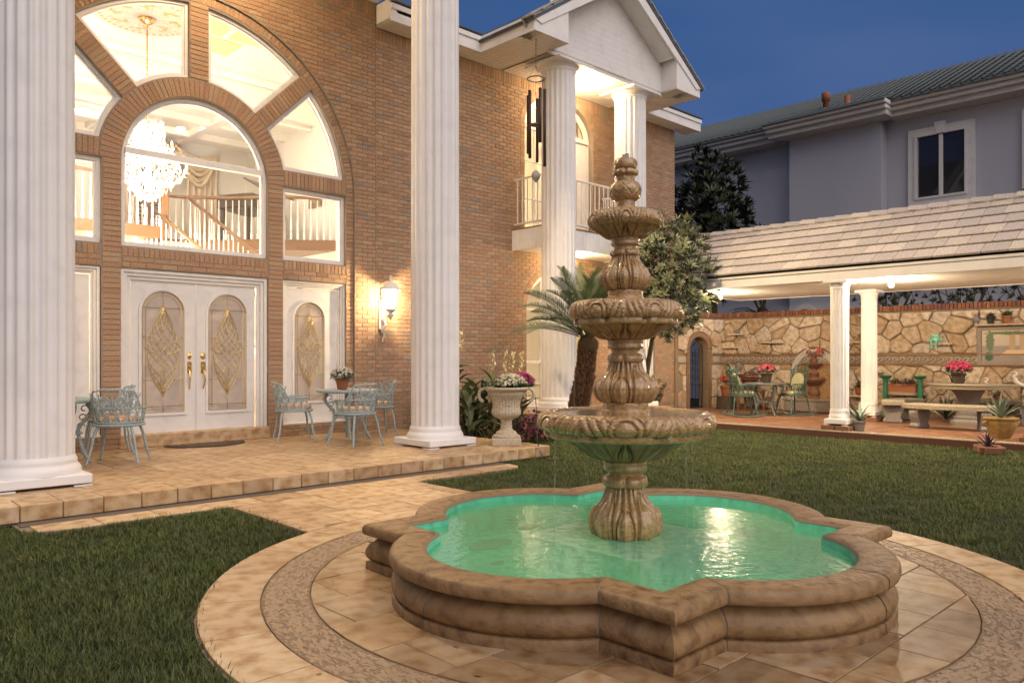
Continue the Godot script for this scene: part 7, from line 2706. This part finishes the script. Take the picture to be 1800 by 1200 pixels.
func build_patio_things() -> void:
	K.conc_dark = tex(mat(lin(0.30, 0.27, 0.24), 0.9), T.mottle, 4.0, T.h2, 0.5)
	var green := tex(mat(lin(0.075, 0.16, 0.125), 0.45), T.mottle, 5.0)
	var gcush := tex(mat(Color.WHITE, 0.9), ntex(0.03, [[0.0, Color(0.70, 0.25, 0.15)], [0.25, Color(0.75, 0.40, 0.25)], [0.35, Color(0.62, 0.66, 0.52)], [1.0, Color(0.70, 0.72, 0.58)]], 2, 81), 3.0)
	var gg := "green rocking chairs at the patio table"
	var a := lattice_chair("rocking_chair", "green metal rocking chair left of the small patio table, its back to the gate", green, gcush, 1.02, true, gg)
	a.position = Vector3(14.82, PATIO, -8.47)
	a.rotation.y = 0.75
	dup(a, "green metal rocking chair right of the small patio table, beside the wall fountain", Vector3(15.85, PATIO, -7.86), -2.0, gg)
	for e in [[14.82, -8.47, 0.75, "green floral cushion leaning in the left rocking chair"], [15.85, -7.86, -2.0, "green floral cushion leaning in the right rocking chair"]]:
		var c := new_st()
		lathe(c, smooth2([Vector2(0, -0.05), Vector2(0.14, -0.045), Vector2(0.19, 0), Vector2(0.14, 0.045), Vector2(0, 0.05)], 4), 24)
		var o := obj("cushion", c, gcush)
		o.transform = Transform3D(Basis(Vector3.UP, e[2]) * Basis(Vector3.RIGHT, PI / 2 - 0.25), Vector3(e[0], PATIO + 0.72, e[1]) + Basis(Vector3.UP, e[2]) * Vector3(0, 0, -0.12))
		tag(o, e[3], "cushion", "cushions in the rocking chairs")
	var ft := round_table("side_table", "small round grey patio table between the green rocking chairs", tex(mat(lin(0.22, 0.24, 0.23), 0.35), T.mottle, 3.0), Vector3(15.42, PATIO, -8.28), 0.4, 0.42, 0.70)
	var pot_dark := tex(mat(lin(0.10, 0.065, 0.05), 0.75), T.mottle, 5.0)
	var p := thing("flower_pot", "brown pot of pink chrysanthemums on the small round patio table", "flower pot", Vector3(15.44, PATIO + 0.70, -8.25))
	plant_pot(p, 0.125, 0.20, pot_dark)
	mum(p, Vector3(0, 0.25, 0), 0.18, Color(0.70, 0.10, 0.18), Color(0.80, 0.20, 0.28), 170)
	# dark red poinsettia-like pots by the gate
	var stump := thing("log_stump", "round log stump against the stone wall by the gate", "stump", Vector3(16.62, PATIO, -9.92))
	var s := new_st()
	lathe(s, fine([Vector2(0.24, 0), Vector2(0.22, 0.04), Vector2(0.20, 0.30), Vector2(0.0, 0.305)], 0.03), 40, Vector3.ZERO, func(th, v): return 0.012 * sin(th * 11.0) + 0.008 * sin(th * 23.0))
	obj("log", s, K.bark, stump)
	p = thing("flower_pot", "terracotta pot of red flowers standing on the log stump", "flower pot", Vector3(16.62, PATIO + 0.305, -9.92))
	plant_pot(p, 0.15, 0.26, K.terracotta)
	mum(p, Vector3(0, 0.32, 0), 0.22, Color(0.60, 0.03, 0.03), Color(0.75, 0.12, 0.06), 60)
	var bt := thing("plank_stand", "low wooden plank stand beside the log stump", "stand", Vector3(16.75, PATIO, -9.35))
	s = new_st(false)
	box(s, Vector3(0, 0.47, 0), Vector3(0.42, 0.04, 0.6), 0.006)
	obj("top", s, K.wood, bt)
	for e in [[-0.16, -0.24], [0.16, -0.24], [-0.16, 0.24], [0.16, 0.24]]:
		s = new_st(false)
		box(s, Vector3(e[0], 0.225, e[1]), Vector3(0.05, 0.45, 0.05), 0.006)
		obj("leg", s, K.wood, bt)
	p = thing("flower_pot", "dark round pot of deep red leaves on the plank stand", "flower pot", Vector3(16.75, PATIO + 0.49, -9.38))
	plant_pot(p, 0.19, 0.26, tex(mat(lin(0.16, 0.03, 0.03), 0.7), T.mottle, 5.0))
	mum(p, Vector3(0, 0.27, 0), 0.2, Color(0.30, 0.04, 0.03), Color(0.45, 0.08, 0.05), 50)
	wall_fountain()
	# things on the wall's ledges
	potted("small terracotta pot with a green tuft on the ledge nearest the gate", Vector3(17.2, 0.84, -10.2), 0.075, 0.13, K.terracotta, "tuft", Color(0.08, 0.12, 0.05))
	potted("tiny terracotta pot on the upper ledge right of the white columns", Vector3(17.2, 1.69, -6.95), 0.07, 0.10, K.terracotta, "tuft", Color(0.20, 0.15, 0.10))
	potted("small black pot on the shelf above the mural", Vector3(17.2, 1.99, -4.49), 0.075, 0.15, K.dark, "tuft", Color(0.10, 0.07, 0.04))
	potted("small orange pot on the shelf above the mural, right of the black pot", Vector3(17.2, 1.99, -4.22), 0.09, 0.15, K.terracotta, "tuft", Color(0.07, 0.10, 0.04))
	potted("white cup with trailing grey plant on the ledge under the carved border", Vector3(17.18, 1.05, -6.85), 0.07, 0.13, K.white, "tuft", Color(0.20, 0.19, 0.15))
	potted("orange pot standing by the wall behind the concrete table", Vector3(16.95, 0.45, -4.30), 0.09, 0.16, K.terracotta, "tuft", Color(0.09, 0.12, 0.06))
	potted("terracotta pot on the ledge just right of the second white column", Vector3(17.17, 0.52, -6.98), 0.12, 0.17, K.terracotta, "tuft", Color(0.08, 0.10, 0.04))
	for e in [[17.19, 0.97, -9.92, 0.34, "grey stone figurine on the ledge under the carved border, left", 0.07], [17.19, 0.90, -9.46, 0.22, "squat grey stone jar on the ledge above the left rocking chair", 0.085], [17.2, 1.92, -9.98, 0.12, "small brown figurine on the high ledge left of the pavilion columns", 0.06], [17.2, 1.99, -4.74, 0.22, "brown figurine on the left end of the shelf above the mural", 0.055]]:
		var g := thing("figurine", e[4], "figurine", Vector3(e[0], e[1], e[2]))
		s = new_st()
		var r: float = e[5]
		var h: float = e[3]
		lathe(s, smooth2([Vector2(r, 0), Vector2(r * 1.0, h * 0.06), Vector2(r * 0.7, h * 0.14), Vector2(r * 1.1, h * 0.38), Vector2(r * 0.6, h * 0.66), Vector2(r * 0.45, h * 0.72), Vector2(r * 0.62, h * 0.84), Vector2(0, h)], 4), 18)
		obj("body", s, K.conc_dark, g)
		s = new_st()
		for sd in [-1, 1]: tube(s, curve([Vector3(0, h * 0.6, sd * r * 0.55), Vector3(-r * 0.3, h * 0.45, sd * r * 1.25), Vector3(-r * 0.5, h * 0.28, sd * r * 0.8)], 4), r * 0.16, -1, 6)
		obj("arms", s, K.conc_dark, g)
	# mint green frog sitting with dangling legs
	var fr := thing("frog_figurine", "mint green frog figurine sitting on a stone ledge with dangling legs", "figurine", Vector3(17.14, 1.64, -5.46))
	var mint := mat(lin(0.22, 0.55, 0.38), 0.4)
	s = new_st()
	lathe(s, smooth2([Vector2(0.0, 0), Vector2(0.065, 0.01), Vector2(0.075, 0.05), Vector2(0.055, 0.10), Vector2(0.0, 0.115)], 4), 20)
	obj("body", s, mint, fr)
	s = new_st()
	lathe(s, smooth2([Vector2(0.0, 0.095), Vector2(0.055, 0.105), Vector2(0.066, 0.13), Vector2(0.045, 0.155), Vector2(0.0, 0.16)], 4), 20)
	for sd in [-1, 1]: lathe(s, smooth2([Vector2(0, 0.145), Vector2(0.02, 0.15), Vector2(0.02, 0.17), Vector2(0, 0.18)], 3), 12, Vector3(-0.02, 0, sd * 0.036))
	obj("head", s, mint, fr)
	for sd in [-1, 1]:
		s = new_st()
		tube(s, curve([Vector3(-0.03, 0.03, sd * 0.05), Vector3(-0.10, 0.05, sd * 0.055), Vector3(-0.115, -0.02, sd * 0.045), Vector3(-0.11, -0.10, sd * 0.04), Vector3(-0.15, -0.115, sd * 0.045)], 5), 0.019, 0.012, 8)
		obj("leg", s, mint, fr)
		s = new_st()
		tube(s, curve([Vector3(0, 0.09, sd * 0.055), Vector3(-0.01, 0.07, sd * 0.11), Vector3(-0.04, 0.03, sd * 0.095)], 5), 0.014, 0.010, 8)
		obj("arm", s, mint, fr)
	# green plant stands
	var em := mat(lin(0.025, 0.16, 0.075), 0.35)
	for e in [[16.98, -6.38, "emerald green column-shaped plant stand by the wall, left of the long planter"], [16.98, -5.70, "emerald green plant stand right of the long planter, partly hidden"]]:
		var g := thing("plant_stand", e[2], "plant stand", Vector3(e[0], PATIO, e[1]), 0.0, "emerald green plant stands")
		s = new_st()
		lathe(s, smooth2([Vector2(0.13, 0), Vector2(0.13, 0.03), Vector2(0.07, 0.06), Vector2(0.045, 0.12), Vector2(0.05, 0.40), Vector2(0.045, 0.72), Vector2(0.06, 0.76), Vector2(0.05, 0.79)], 4), 24)
		obj("shaft", s, em, g)
		s = new_st()
		lathe(s, smooth2([Vector2(0.05, 0.785), Vector2(0.11, 0.82), Vector2(0.125, 0.85), Vector2(0.12, 0.865), Vector2(0, 0.865)], 3), 24)
		obj("top", s, em, g)
	var cs := thing("console_table", "half-round concrete console table on one slim leg against the wall", "table", Vector3(17.28, PATIO, -6.06))
	var pl := PackedVector2Array()
	for i in 15: pl.append(Vector2(-0.40 * sin(PI * i / 14), 0.42 * cos(PI * i / 14)))
	s = new_st(false)
	slab(s, pl, Transform3D(UPW, Vector3(0, 0.46, 0)), 0.055, 0.012, true)
	obj("top", s, K.conc, cs)
	s = new_st()
	tube(s, curve([Vector3(-0.22, 0.46, 0), Vector3(-0.27, 0.36, 0), Vector3(-0.20, 0.18, 0), Vector3(-0.22, 0, 0)], 4), 0.05, 0.04, 8)
	obj("leg", s, K.conc, cs)
	var lp := thing("long_planter", "long terracotta planter box with purple-brown foliage on the console", "planter", Vector3(17.10, PATIO + 0.515, -6.06))
	s = new_st(false)
	slab(s, rect(-0.11, -0.27, 0.11, 0.27), Transform3D(UPW, Vector3.ZERO), 0.17, 0.01, true)
	box(s, Vector3(0, 0.155, 0), Vector3(0.25, 0.035, 0.57), 0.008)
	obj("box", s, K.terracotta, lp)
	var xf := []
	var col := []
	for i in 90:
		xf.append(Transform3D(Basis(Vector3.UP, rnd(0, TAU)) * Basis(Vector3.RIGHT, rnd(-1.2, 0.2)), Vector3(rnd(-0.09, 0.09), 0.17, rnd(-0.27, 0.27))))
		col.append(Color(0.13, 0.06, 0.06).lerp(Color(0.16, 0.15, 0.08), R.randf()) * rnd(0.6, 1.3))
	many("foliage", leaf_strip(0.20, 0.014, 0.7, 4), K.leaf, xf, col, lp)
	# round concrete table with curved benches
	var C := Vector3(15.85, 0, -4.49)
	var t := thing("concrete_table", "large round weathered concrete table with turned pedestal on the patio", "table", Vector3(C.x, PATIO, C.z))
	s = new_st()
	lathe(s, smooth2([Vector2(0.0, 0.66), Vector2(0.56, 0.665), Vector2(0.62, 0.69), Vector2(0.635, 0.725), Vector2(0.61, 0.76), Vector2(0.0, 0.765)], 4), 64)
	obj("table_top", s, tex(mat(lin(0.46, 0.40, 0.28), 0.85), T.mottle, 4.0, T.h2, 0.5), t)
	s = new_st()
	lathe(s, smooth2([Vector2(0.30, 0), Vector2(0.30, 0.09), Vector2(0.24, 0.11), Vector2(0.25, 0.16), Vector2(0.20, 0.18), Vector2(0.21, 0.24), Vector2(0.16, 0.27), Vector2(0.17, 0.45), Vector2(0.26, 0.63), Vector2(0.28, 0.67)], 4), 40)
	obj("pedestal", s, K.conc_dark, t)
	var bg := "curved concrete benches round the patio table"
	var fwd := atan2(0.7224, 0.6915)   # direction of view, in (x, -z)
	bench("curved_bench", "curved concrete bench on the lawn side of the round table, nearest", C, 1.3, fwd + PI - deg_to_rad(74), fwd + PI - deg_to_rad(10), bg)
	bench("curved_bench", "curved concrete bench behind the round table, towards the wall on the left", C, 1.25, fwd + deg_to_rad(15), fwd + deg_to_rad(75), bg)
	bench("curved_bench", "curved concrete bench at the right edge of the view beyond the round table", C, 1.25, fwd - deg_to_rad(85), fwd - deg_to_rad(20), bg)
	p = thing("flower_pot", "brown pot of bright pink chrysanthemums on the round concrete table", "flower pot", Vector3(15.72, PATIO + 0.765, -4.62))
	plant_pot(p, 0.125, 0.19, pot_dark)
	mum(p, Vector3(0, 0.24, 0), 0.215, Color(0.72, 0.06, 0.16), Color(0.82, 0.14, 0.26), 300)
	# white egrets
	for e in [[17.1, 0.66, -3.98, 1.0, "white egret figurine on a ledge at the right edge of the wall"], [16.9, 0.62, -4.42, 0.8, "white egret figurine half hidden behind the round table"]]:
		var g := thing("egret_figurine", e[4], "figurine", Vector3(e[0], e[1], e[2]), 0.3)
		g.scale = Vector3.ONE * e[3]
		var wm := mat(lin(0.70, 0.66, 0.60), 0.6)
		s = new_st()
		tube(s, curve([Vector3(0, 0.15, 0.10), Vector3(0, 0.17, 0.02), Vector3(0, 0.23, -0.06), Vector3(0, 0.29, -0.07)], 5), 0.045, 0.03, 10)
		obj("body", s, wm, g)
		s = new_st()
		tube(s, curve([Vector3(0, 0.27, -0.06), Vector3(0, 0.32, -0.10), Vector3(0, 0.36, -0.05), Vector3(0, 0.40, -0.06), Vector3(0, 0.405, -0.10)], 5), 0.022, 0.014, 8)
		tube(s, [Vector3(0, 0.405, -0.10), Vector3(0, 0.385, -0.18)], 0.009, 0.002, 6)
		obj("neck", s, wm, g)
		for sd in [-1, 1]:
			s = new_st()
			tube(s, [Vector3(sd * 0.015, 0.17, 0.02), Vector3(sd * 0.018, 0.0, 0.02)], 0.006, -1, 5)
			obj("leg", s, K.dark, g)
	# plants along the foot of the wall
	for e in [[16.75, 0.12, -5.15, 26, 0.55, 0.022, "arching green plant behind the rear concrete bench, right of the stand", Color(0.06, 0.09, 0.045)], [16.9, 0.62, -5.0, 22, 0.42, 0.03, "dark fern on the wall ledge behind the pink flowers", Color(0.03, 0.05, 0.02)], [16.6, 0.12, -4.3, 24, 0.5, 0.02, "green arching plant under the round concrete table's far side", Color(0.05, 0.075, 0.035)], [16.9, 0.5, -3.7, 22, 0.35, 0.03, "brownish fern below the egret at the right edge", Color(0.10, 0.08, 0.05)], [16.9, 0.12, -5.62, 20, 0.45, 0.02, "grey-green tufted plant at the foot of the right plant stand", Color(0.09, 0.12, 0.08)]]:
		spiky("wall_plant", e[6], "plant", Vector3(e[0], e[1], e[2]), e[3], e[4], e[5], e[7], 1.2)
	# pots at the lawn's edge
	var gp := thing("garden_pot", "pale grey conical pot beside the front pavilion column", "pot", Vector3(13.30, PATIO, -5.42))
	plant_pot(gp, 0.105, 0.175, K.conc_dark)
	spiky("aloe", "aloe with upright grey-green leaves in the grey pot by the column", "plant", Vector3(13.30, PATIO + 0.16, -5.42), 16, 0.40, 0.024, Color(0.14, 0.19, 0.15), 0.9)
	var op := thing("garden_pot", "wide ochre glazed pot with lug handles at the patio's right edge", "pot", Vector3(13.48, PATIO, -3.38))
	var om := tex(mat(lin(0.36, 0.22, 0.07), 0.45), T.blot, 3.0)
	s = new_st()
	lathe(s, smooth2([Vector2(0.0, 0.0), Vector2(0.12, 0.0), Vector2(0.125, 0.02), Vector2(0.16, 0.10), Vector2(0.205, 0.22), Vector2(0.215, 0.29), Vector2(0.235, 0.31), Vector2(0.235, 0.335), Vector2(0.20, 0.335), Vector2(0.19, 0.29)], 4), 44)
	lathe(s, [Vector2(0.195, 0.30), Vector2(0, 0.31)], 20)
	obj("bowl", s, om, op)
	for sd in [-1, 1]:
		s = new_st()
		tube(s, curve([Vector3(sd * 0.16, 0.27, sd * 0.14), Vector3(sd * 0.20, 0.25, sd * 0.18), Vector3(sd * 0.17, 0.20, sd * 0.15)], 4), 0.022, -1, 7)
		obj("lug", s, om, op)
	spiky("aloe", "spreading aloe with long pale leaves in the ochre pot", "plant", Vector3(13.48, PATIO + 0.31, -3.38), 20, 0.42, 0.026, Color(0.15, 0.20, 0.16), 1.15)
	var bp := thing("brick_planter", "low brick-edged planter with purple leaves on the lawn's edge", "planter", Vector3(12.62, 0.0, -3.32), 0.45)
	var brm := tex(mat(lin(0.25, 0.11, 0.06), 0.9), T.mottle, 6.0)
	for e in [[-0.16, -0.12, 0], [0.06, -0.12, 0], [-0.16, 0.12, 0], [0.06, 0.12, 0], [-0.27, 0.0, 1], [0.18, 0.0, 1]]:
		s = new_st(false)
		box(s, Vector3(e[0], 0.035, e[1]), Vector3(0.2, 0.09, 0.09) if e[2] == 0 else Vector3(0.09, 0.09, 0.2), 0.008)
		obj("brick", s, brm, bp)
	s = new_st(false)
	box(s, Vector3(-0.05, 0.025, 0), Vector3(0.36, 0.05, 0.16))
	obj("soil", s, K.soil, bp)
	spiky("purple_plant", "purple-leaved plant sprawling in the brick planter", "plant", Vector3(12.60, 0.06, -3.32), 26, 0.26, 0.018, Color(0.10, 0.05, 0.075), 1.3)
	var sc := thing("stone_pedestal", "grey cone-shaped stone pedestal on a brick base, at the right edge", "pedestal", Vector3(13.42, PATIO, -2.88))
	s = new_st(false)
	for i in 2:
		for k in 3: box(s, Vector3(-0.11 + i * 0.22, 0.035, -0.15 + k * 0.105), Vector3(0.21, 0.08, 0.098), 0.006)
	obj("brick_base", s, brm, sc)
	s = new_st()
	lathe(s, smooth2([Vector2(0.15, 0.075), Vector2(0.15, 0.10), Vector2(0.10, 0.18), Vector2(0.05, 0.26), Vector2(0.07, 0.30), Vector2(0.0, 0.31)], 4), 28, Vector3(0, 0, -0.04))
	obj("cone", s, K.conc_dark, sc)

func wall_fountain() -> void:
	var w := thing("wall_fountain", "brick-red tiered fountain relief in a pale arched niche of the stone wall", "fountain", Vector3(17.30, 0, -8.05), 0)
	var pale := tex(mat(lin(0.66, 0.60, 0.52), 0.85), T.mottle, 4.0, T.h2, 0.4)
	var rust := tex(mat(lin(0.26, 0.115, 0.06), 0.7), T.mottle, 6.0, T.h2, 0.4)
	var xf := Transform3D(WESTW, Vector3(0, 0, 0))
	var s := new_st(false)
	ring_frame(s, arch(-0.55, 0.1, 0.55, 1.0, 18, 0.55), 0.13, xf, 0.06)
	obj("niche_frame", s, pale, w)
	s = new_st(false)
	slab(s, arch(-0.43, 0.1, 0.43, 1.0, 18, 0.43), xf, 0.012)
	obj("niche_back", s, tex(mat(lin(0.36, 0.23, 0.12), 0.85), T.stone, 2.0), w)
	var at := Vector3(-0.06, 0, 0)
	var prof := func(called: String, p: Array):
		var q := new_st()
		lathe(q, smooth2(p, 4), 28, at)
		obj(called, q, rust, w)
	prof.call("base", [Vector2(0.14, 0.36), Vector2(0.14, 0.42), Vector2(0.10, 0.45), Vector2(0.13, 0.55), Vector2(0.07, 0.66), Vector2(0.09, 0.72)])
	prof.call("lower_bowl", [Vector2(0.09, 0.71), Vector2(0.16, 0.75), Vector2(0.235, 0.82), Vector2(0.245, 0.86), Vector2(0.23, 0.88), Vector2(0.08, 0.87)])
	prof.call("stem", [Vector2(0.08, 0.86), Vector2(0.09, 0.92), Vector2(0.11, 0.98), Vector2(0.06, 1.06), Vector2(0.08, 1.10)])
	prof.call("upper_bowl", [Vector2(0.07, 1.09), Vector2(0.13, 1.13), Vector2(0.185, 1.18), Vector2(0.19, 1.21), Vector2(0.06, 1.20)])
	prof.call("finial", [Vector2(0.06, 1.19), Vector2(0.08, 1.25), Vector2(0.07, 1.31), Vector2(0.045, 1.34), Vector2(0.055, 1.37), Vector2(0.0, 1.43)])
	s = new_st(false)
	box(s, Vector3(-0.20, 0.235, 0), Vector3(0.36, 0.25, 1.12), 0.02)
	box(s, Vector3(-0.20, 0.375, 0), Vector3(0.40, 0.04, 1.18), 0.012)
	obj("trough", s, tex(mat(lin(0.38, 0.31, 0.25), 0.85), T.mottle, 4.0, T.h2, 0.4), w)
	var xfm := []
	var col := []
	for i in 60:
		var a := lerpf(PI / 2 - 0.55, PI / 2 + 0.55, R.randf())
		xfm.append(Transform3D(Basis(Vector3.BACK, PI / 2) * Basis(Vector3.UP, rnd(0, TAU)).scaled(Vector3.ONE * rnd(1.2, 2.2)), Vector3(-0.09 - rnd(0, 0.03), 1.0 + (0.50 + rnd(-0.05, 0.05)) * sin(a), 0.46 * cos(a))))
		col.append([Color(0.60, 0.10, 0.08), Color(0.72, 0.62, 0.55), Color(0.10, 0.16, 0.08), Color(0.55, 0.16, 0.14)][i % 4])
	var g := thing("flower_garland", "garland of red and white ceramic roses over the wall fountain's arch", "garland", Vector3(17.30, 0, -8.05))
	many("roses", K.pompon, K.petal, xfm, col, g)

# ---------------------------------------------------------------- lamps
func build_lamps() -> void:
	var warm := Color(1.0, 0.86, 0.67)
	# wall lantern beside the right fixed light (and its twin left of the doors)
	var ws := [[7.38, "white wall lantern glowing on the brick beside the right side light"], [1.36, "white wall lantern left of the doors, hidden by the left column"]]
	for e in ws:
		var l := thing("wall_lantern", e[1], "lantern", Vector3(e[0], 0, -10.86), 0.0, "wall lanterns either side of the doors")
		var c := Vector3(0, 0, 0.27)
		var s := new_st()
		lathe(s, smooth2([Vector2(0.02, 2.08), Vector2(0.05, 2.04), Vector2(0.035, 2.0), Vector2(0.015, 1.96), Vector2(0.0, 1.94)], 4), 12, c)
		lathe(s, [Vector2(0.02, 2.07), Vector2(0.075, 2.10), Vector2(0.085, 2.135), Vector2(0.0, 2.14)], 20, c)
		obj("foot", s, K.trim, l)
		s = new_st()
		lathe(s, smooth2([Vector2(0.155, 2.44), Vector2(0.15, 2.47), Vector2(0.11, 2.53), Vector2(0.05, 2.57), Vector2(0.02, 2.585), Vector2(0.03, 2.61), Vector2(0.012, 2.64), Vector2(0.018, 2.66), Vector2(0.0, 2.70)], 4), 24, c)
		lathe(s, [Vector2(0.0, 2.45), Vector2(0.155, 2.44)], 24, c)
		obj("cap", s, K.trim, l)
		s = new_st()
		for i in 6:
			var d := Vector3(cos(TAU * i / 6), 0, sin(TAU * i / 6))
			tube(s, [c + d * 0.08 + Vector3(0, 2.13, 0), c + d * 0.135 + Vector3(0, 2.44, 0)], 0.008, -1, 5)
		obj("cage", s, K.trim, l)
		s = new_st()
		lathe(s, [Vector2(0.078, 2.14), Vector2(0.13, 2.44)], 6, c, null, true)
		obj("glass", s, K.glass, l)
		s = new_st()
		box(s, Vector3(0, 2.05, 0.015), Vector3(0.11, 0.5, 0.03), 0.01)
		tube(s, curve([Vector3(0, 2.30, 0.03), Vector3(0, 2.42, 0.10), Vector3(0, 2.36, 0.13), Vector3(0, 2.14, 0.10), Vector3(0, 2.02, 0.17), Vector3(0, 2.03, 0.27)], 6), 0.014, -1, 7)
		tube(s, curve([Vector3(0, 1.98, 0.03), Vector3(0.03, 1.88, 0.08), Vector3(-0.03, 1.80, 0.07), Vector3(0.02, 1.72, 0.06), Vector3(0, 1.64, 0.045), Vector3(0, 1.60, 0.06)], 6), 0.03, 0.008, 8)
		obj("bracket", s, K.trim, l)
		for i in 3:
			s = new_st()
			var d := Vector3(cos(TAU * i / 3), 0, sin(TAU * i / 3)) * 0.04
			lathe(s, smooth2([Vector2(0.012, 2.14), Vector2(0.016, 2.26), Vector2(0.018, 2.31), Vector2(0, 2.37)], 3), 10, c + d)
			obj("bulb", s, glow(Color(1.0, 0.86, 0.62), 22.0), l)
		lamp_at("lantern_light", Vector3(e[0], 2.29, -10.86 + 0.27), warm, 3.0, 0.04)
	# flush lamps: gable ceiling, under the balcony, portico ceiling
	for e in [[Vector3(11.70, 6.80, -10.14), 2.4, "round glowing ceiling lamp under the balcony gable", "gable_light"], [Vector3(11.71, 3.41, -10.24), 1.3, "round glowing ceiling lamp on the balcony's underside", "balcony_light"], [Vector3(4.37, 7.18, -9.75), 2.4, "ceiling lamp of the portico, above the view", "portico_light"]]:
		var l := thing("ceiling_lamp", e[2], "ceiling lamp", e[0])
		var s := new_st()
		lathe(s, [Vector2(0.0, -0.02), Vector2(0.15, -0.02), Vector2(0.16, 0.0)], 28)
		obj("plate", s, K.trim, l)
		s = new_st()
		lathe(s, smooth2([Vector2(0.0, -0.085), Vector2(0.07, -0.078), Vector2(0.115, -0.05), Vector2(0.125, -0.021)], 4), 28)
		obj("lamp_glass", s, glow(Color(1.0, 0.87, 0.66), 6.0), l)
		lamp_at(e[3], e[0] + Vector3(0, -0.13, 0), warm, e[1], 0.10)
	# two floodlights on the portico beam, turned down on the garden
	for e in [[2.6, Vector3(3.2, 0.0, -3.2), 12.0, "left floodlight on the portico beam, above the view"], [7.25, Vector3(11.5, 1.2, -5.8), 32.0, "right floodlight on the portico beam, above the view"]]:
		var p := Vector3(e[0], 7.06, -7.80)
		var l := thing("floodlight", e[3], "floodlight", p)
		var aim: Vector3 = (e[1] - p).normalized()
		var b := Basis.looking_at(aim)
		var s := new_st(false)
		box(s, Vector3(0, 0, 0.06), Vector3(0.26, 0.2, 0.10), 0.015, Transform3D(b, Vector3.ZERO))
		box(s, Vector3(0, 0.12, -0.06), Vector3(0.04, 0.2, 0.12), 0.006)
		obj("housing", s, K.dark, l)
		s = new_st(false)
		box(s, Vector3(0, 0, 0.004), Vector3(0.22, 0.16, 0.008), 0.0, Transform3D(b, Vector3.ZERO))
		obj("lamp_glass", s, glow(Color(1.0, 0.9, 0.72), 4.0), l)
		var sp := SpotLight3D.new()
		sp.light_color = Color(1.0, 0.87, 0.68)
		sp.light_energy = e[2]
		sp.light_size = 0.12
		sp.spot_angle = 44.0
		sp.spot_range = 40.0
		sp.spot_attenuation = 2.0
		sp.spot_angle_attenuation = 0.8
		sp.shadow_enabled = true
		sp.name = "flood_beam"
		sp.transform = Transform3D(b, p + aim * 0.03)
		add_child(sp, true)
	# bare bulbs under the pavilion roof
	for e in [[Vector3(13.55, 2.65, -5.0), "bare glowing bulb under the pavilion roof right of the columns", 2.8], [Vector3(13.86, 2.65, -8.42), "bare glowing bulb under the pavilion roof beside the loquat tree", 2.8], [Vector3(13.86, 2.65, -1.6), "bare glowing bulb under the pavilion roof beyond the right edge", 2.8]]:
		var l := thing("pavilion_lamp", e[1], "lamp", e[0], 0.0, "bulbs under the pavilion roof")
		var s := new_st()
		lathe(s, [Vector2(0.0, -0.05), Vector2(0.03, -0.05), Vector2(0.035, -0.02), Vector2(0.055, -0.015), Vector2(0.055, 0.0)], 18)
		obj("holder", s, K.trim, l)
		s = new_st()
		lathe(s, smooth2([Vector2(0.0, -0.145), Vector2(0.03, -0.135), Vector2(0.042, -0.105), Vector2(0.03, -0.07), Vector2(0.022, -0.05)], 4), 18)
		obj("bulb", s, glow(Color(1.0, 0.86, 0.62), 20.0), l)
		lamp_at("pavilion_light", e[0] + Vector3(0, -0.10, 0), Color(1.0, 0.90, 0.76), e[2], 0.04)
	# chandelier, foyer downlights and rooms
	var fl := thing("foyer_lamp", "round glowing ceiling lamp under the landing, seen through the door glass", "ceiling lamp", Vector3(4.75, 3.57, -16.4))
	var fs := new_st()
	lathe(fs, smooth2([Vector2(0.0, -0.16), Vector2(0.12, -0.13), Vector2(0.18, -0.06), Vector2(0.19, 0.0)], 4), 24)
	obj("lamp_glass", fs, glow(Color(1.0, 0.93, 0.8), 5.0), fl)
	lamp_at("foyer_lamp_light", Vector3(4.75, 3.32, -16.4), Color(1.0, 0.93, 0.82), 7.0, 0.15)
	lamp_at("chandelier_light", Vector3(4.62, 4.75, -13.72), Color(1.0, 0.95, 0.89), 3.4, 0.45)
	lamp_at("foyer_light", Vector3(4.4, 2.7, -13.2), Color(1.0, 0.94, 0.85), 9.0, 0.3)
	for e in [[4.7, -16.75], [6.6, -16.72]]: lamp_at("recessed_lamp", Vector3(e[0], 6.36, e[1]), Color(1.0, 0.95, 0.88), 3.5, 0.07)
	for e in [[2.9, -12.4], [6.6, -12.4]]: lamp_at("recessed_lamp", Vector3(e[0], 6.97, e[1]), Color(1.0, 0.92, 0.82), 1.2, 0.07)
	lamp_at("balcony_room_light", Vector3(11.3, 6.2, -12.6), Color(1.0, 0.90, 0.74), 4.0, 0.15)
	lamp_at("garden_room_light", Vector3(11.6, 2.9, -11.7), Color(1.0, 0.90, 0.74), 2.0, 0.15)
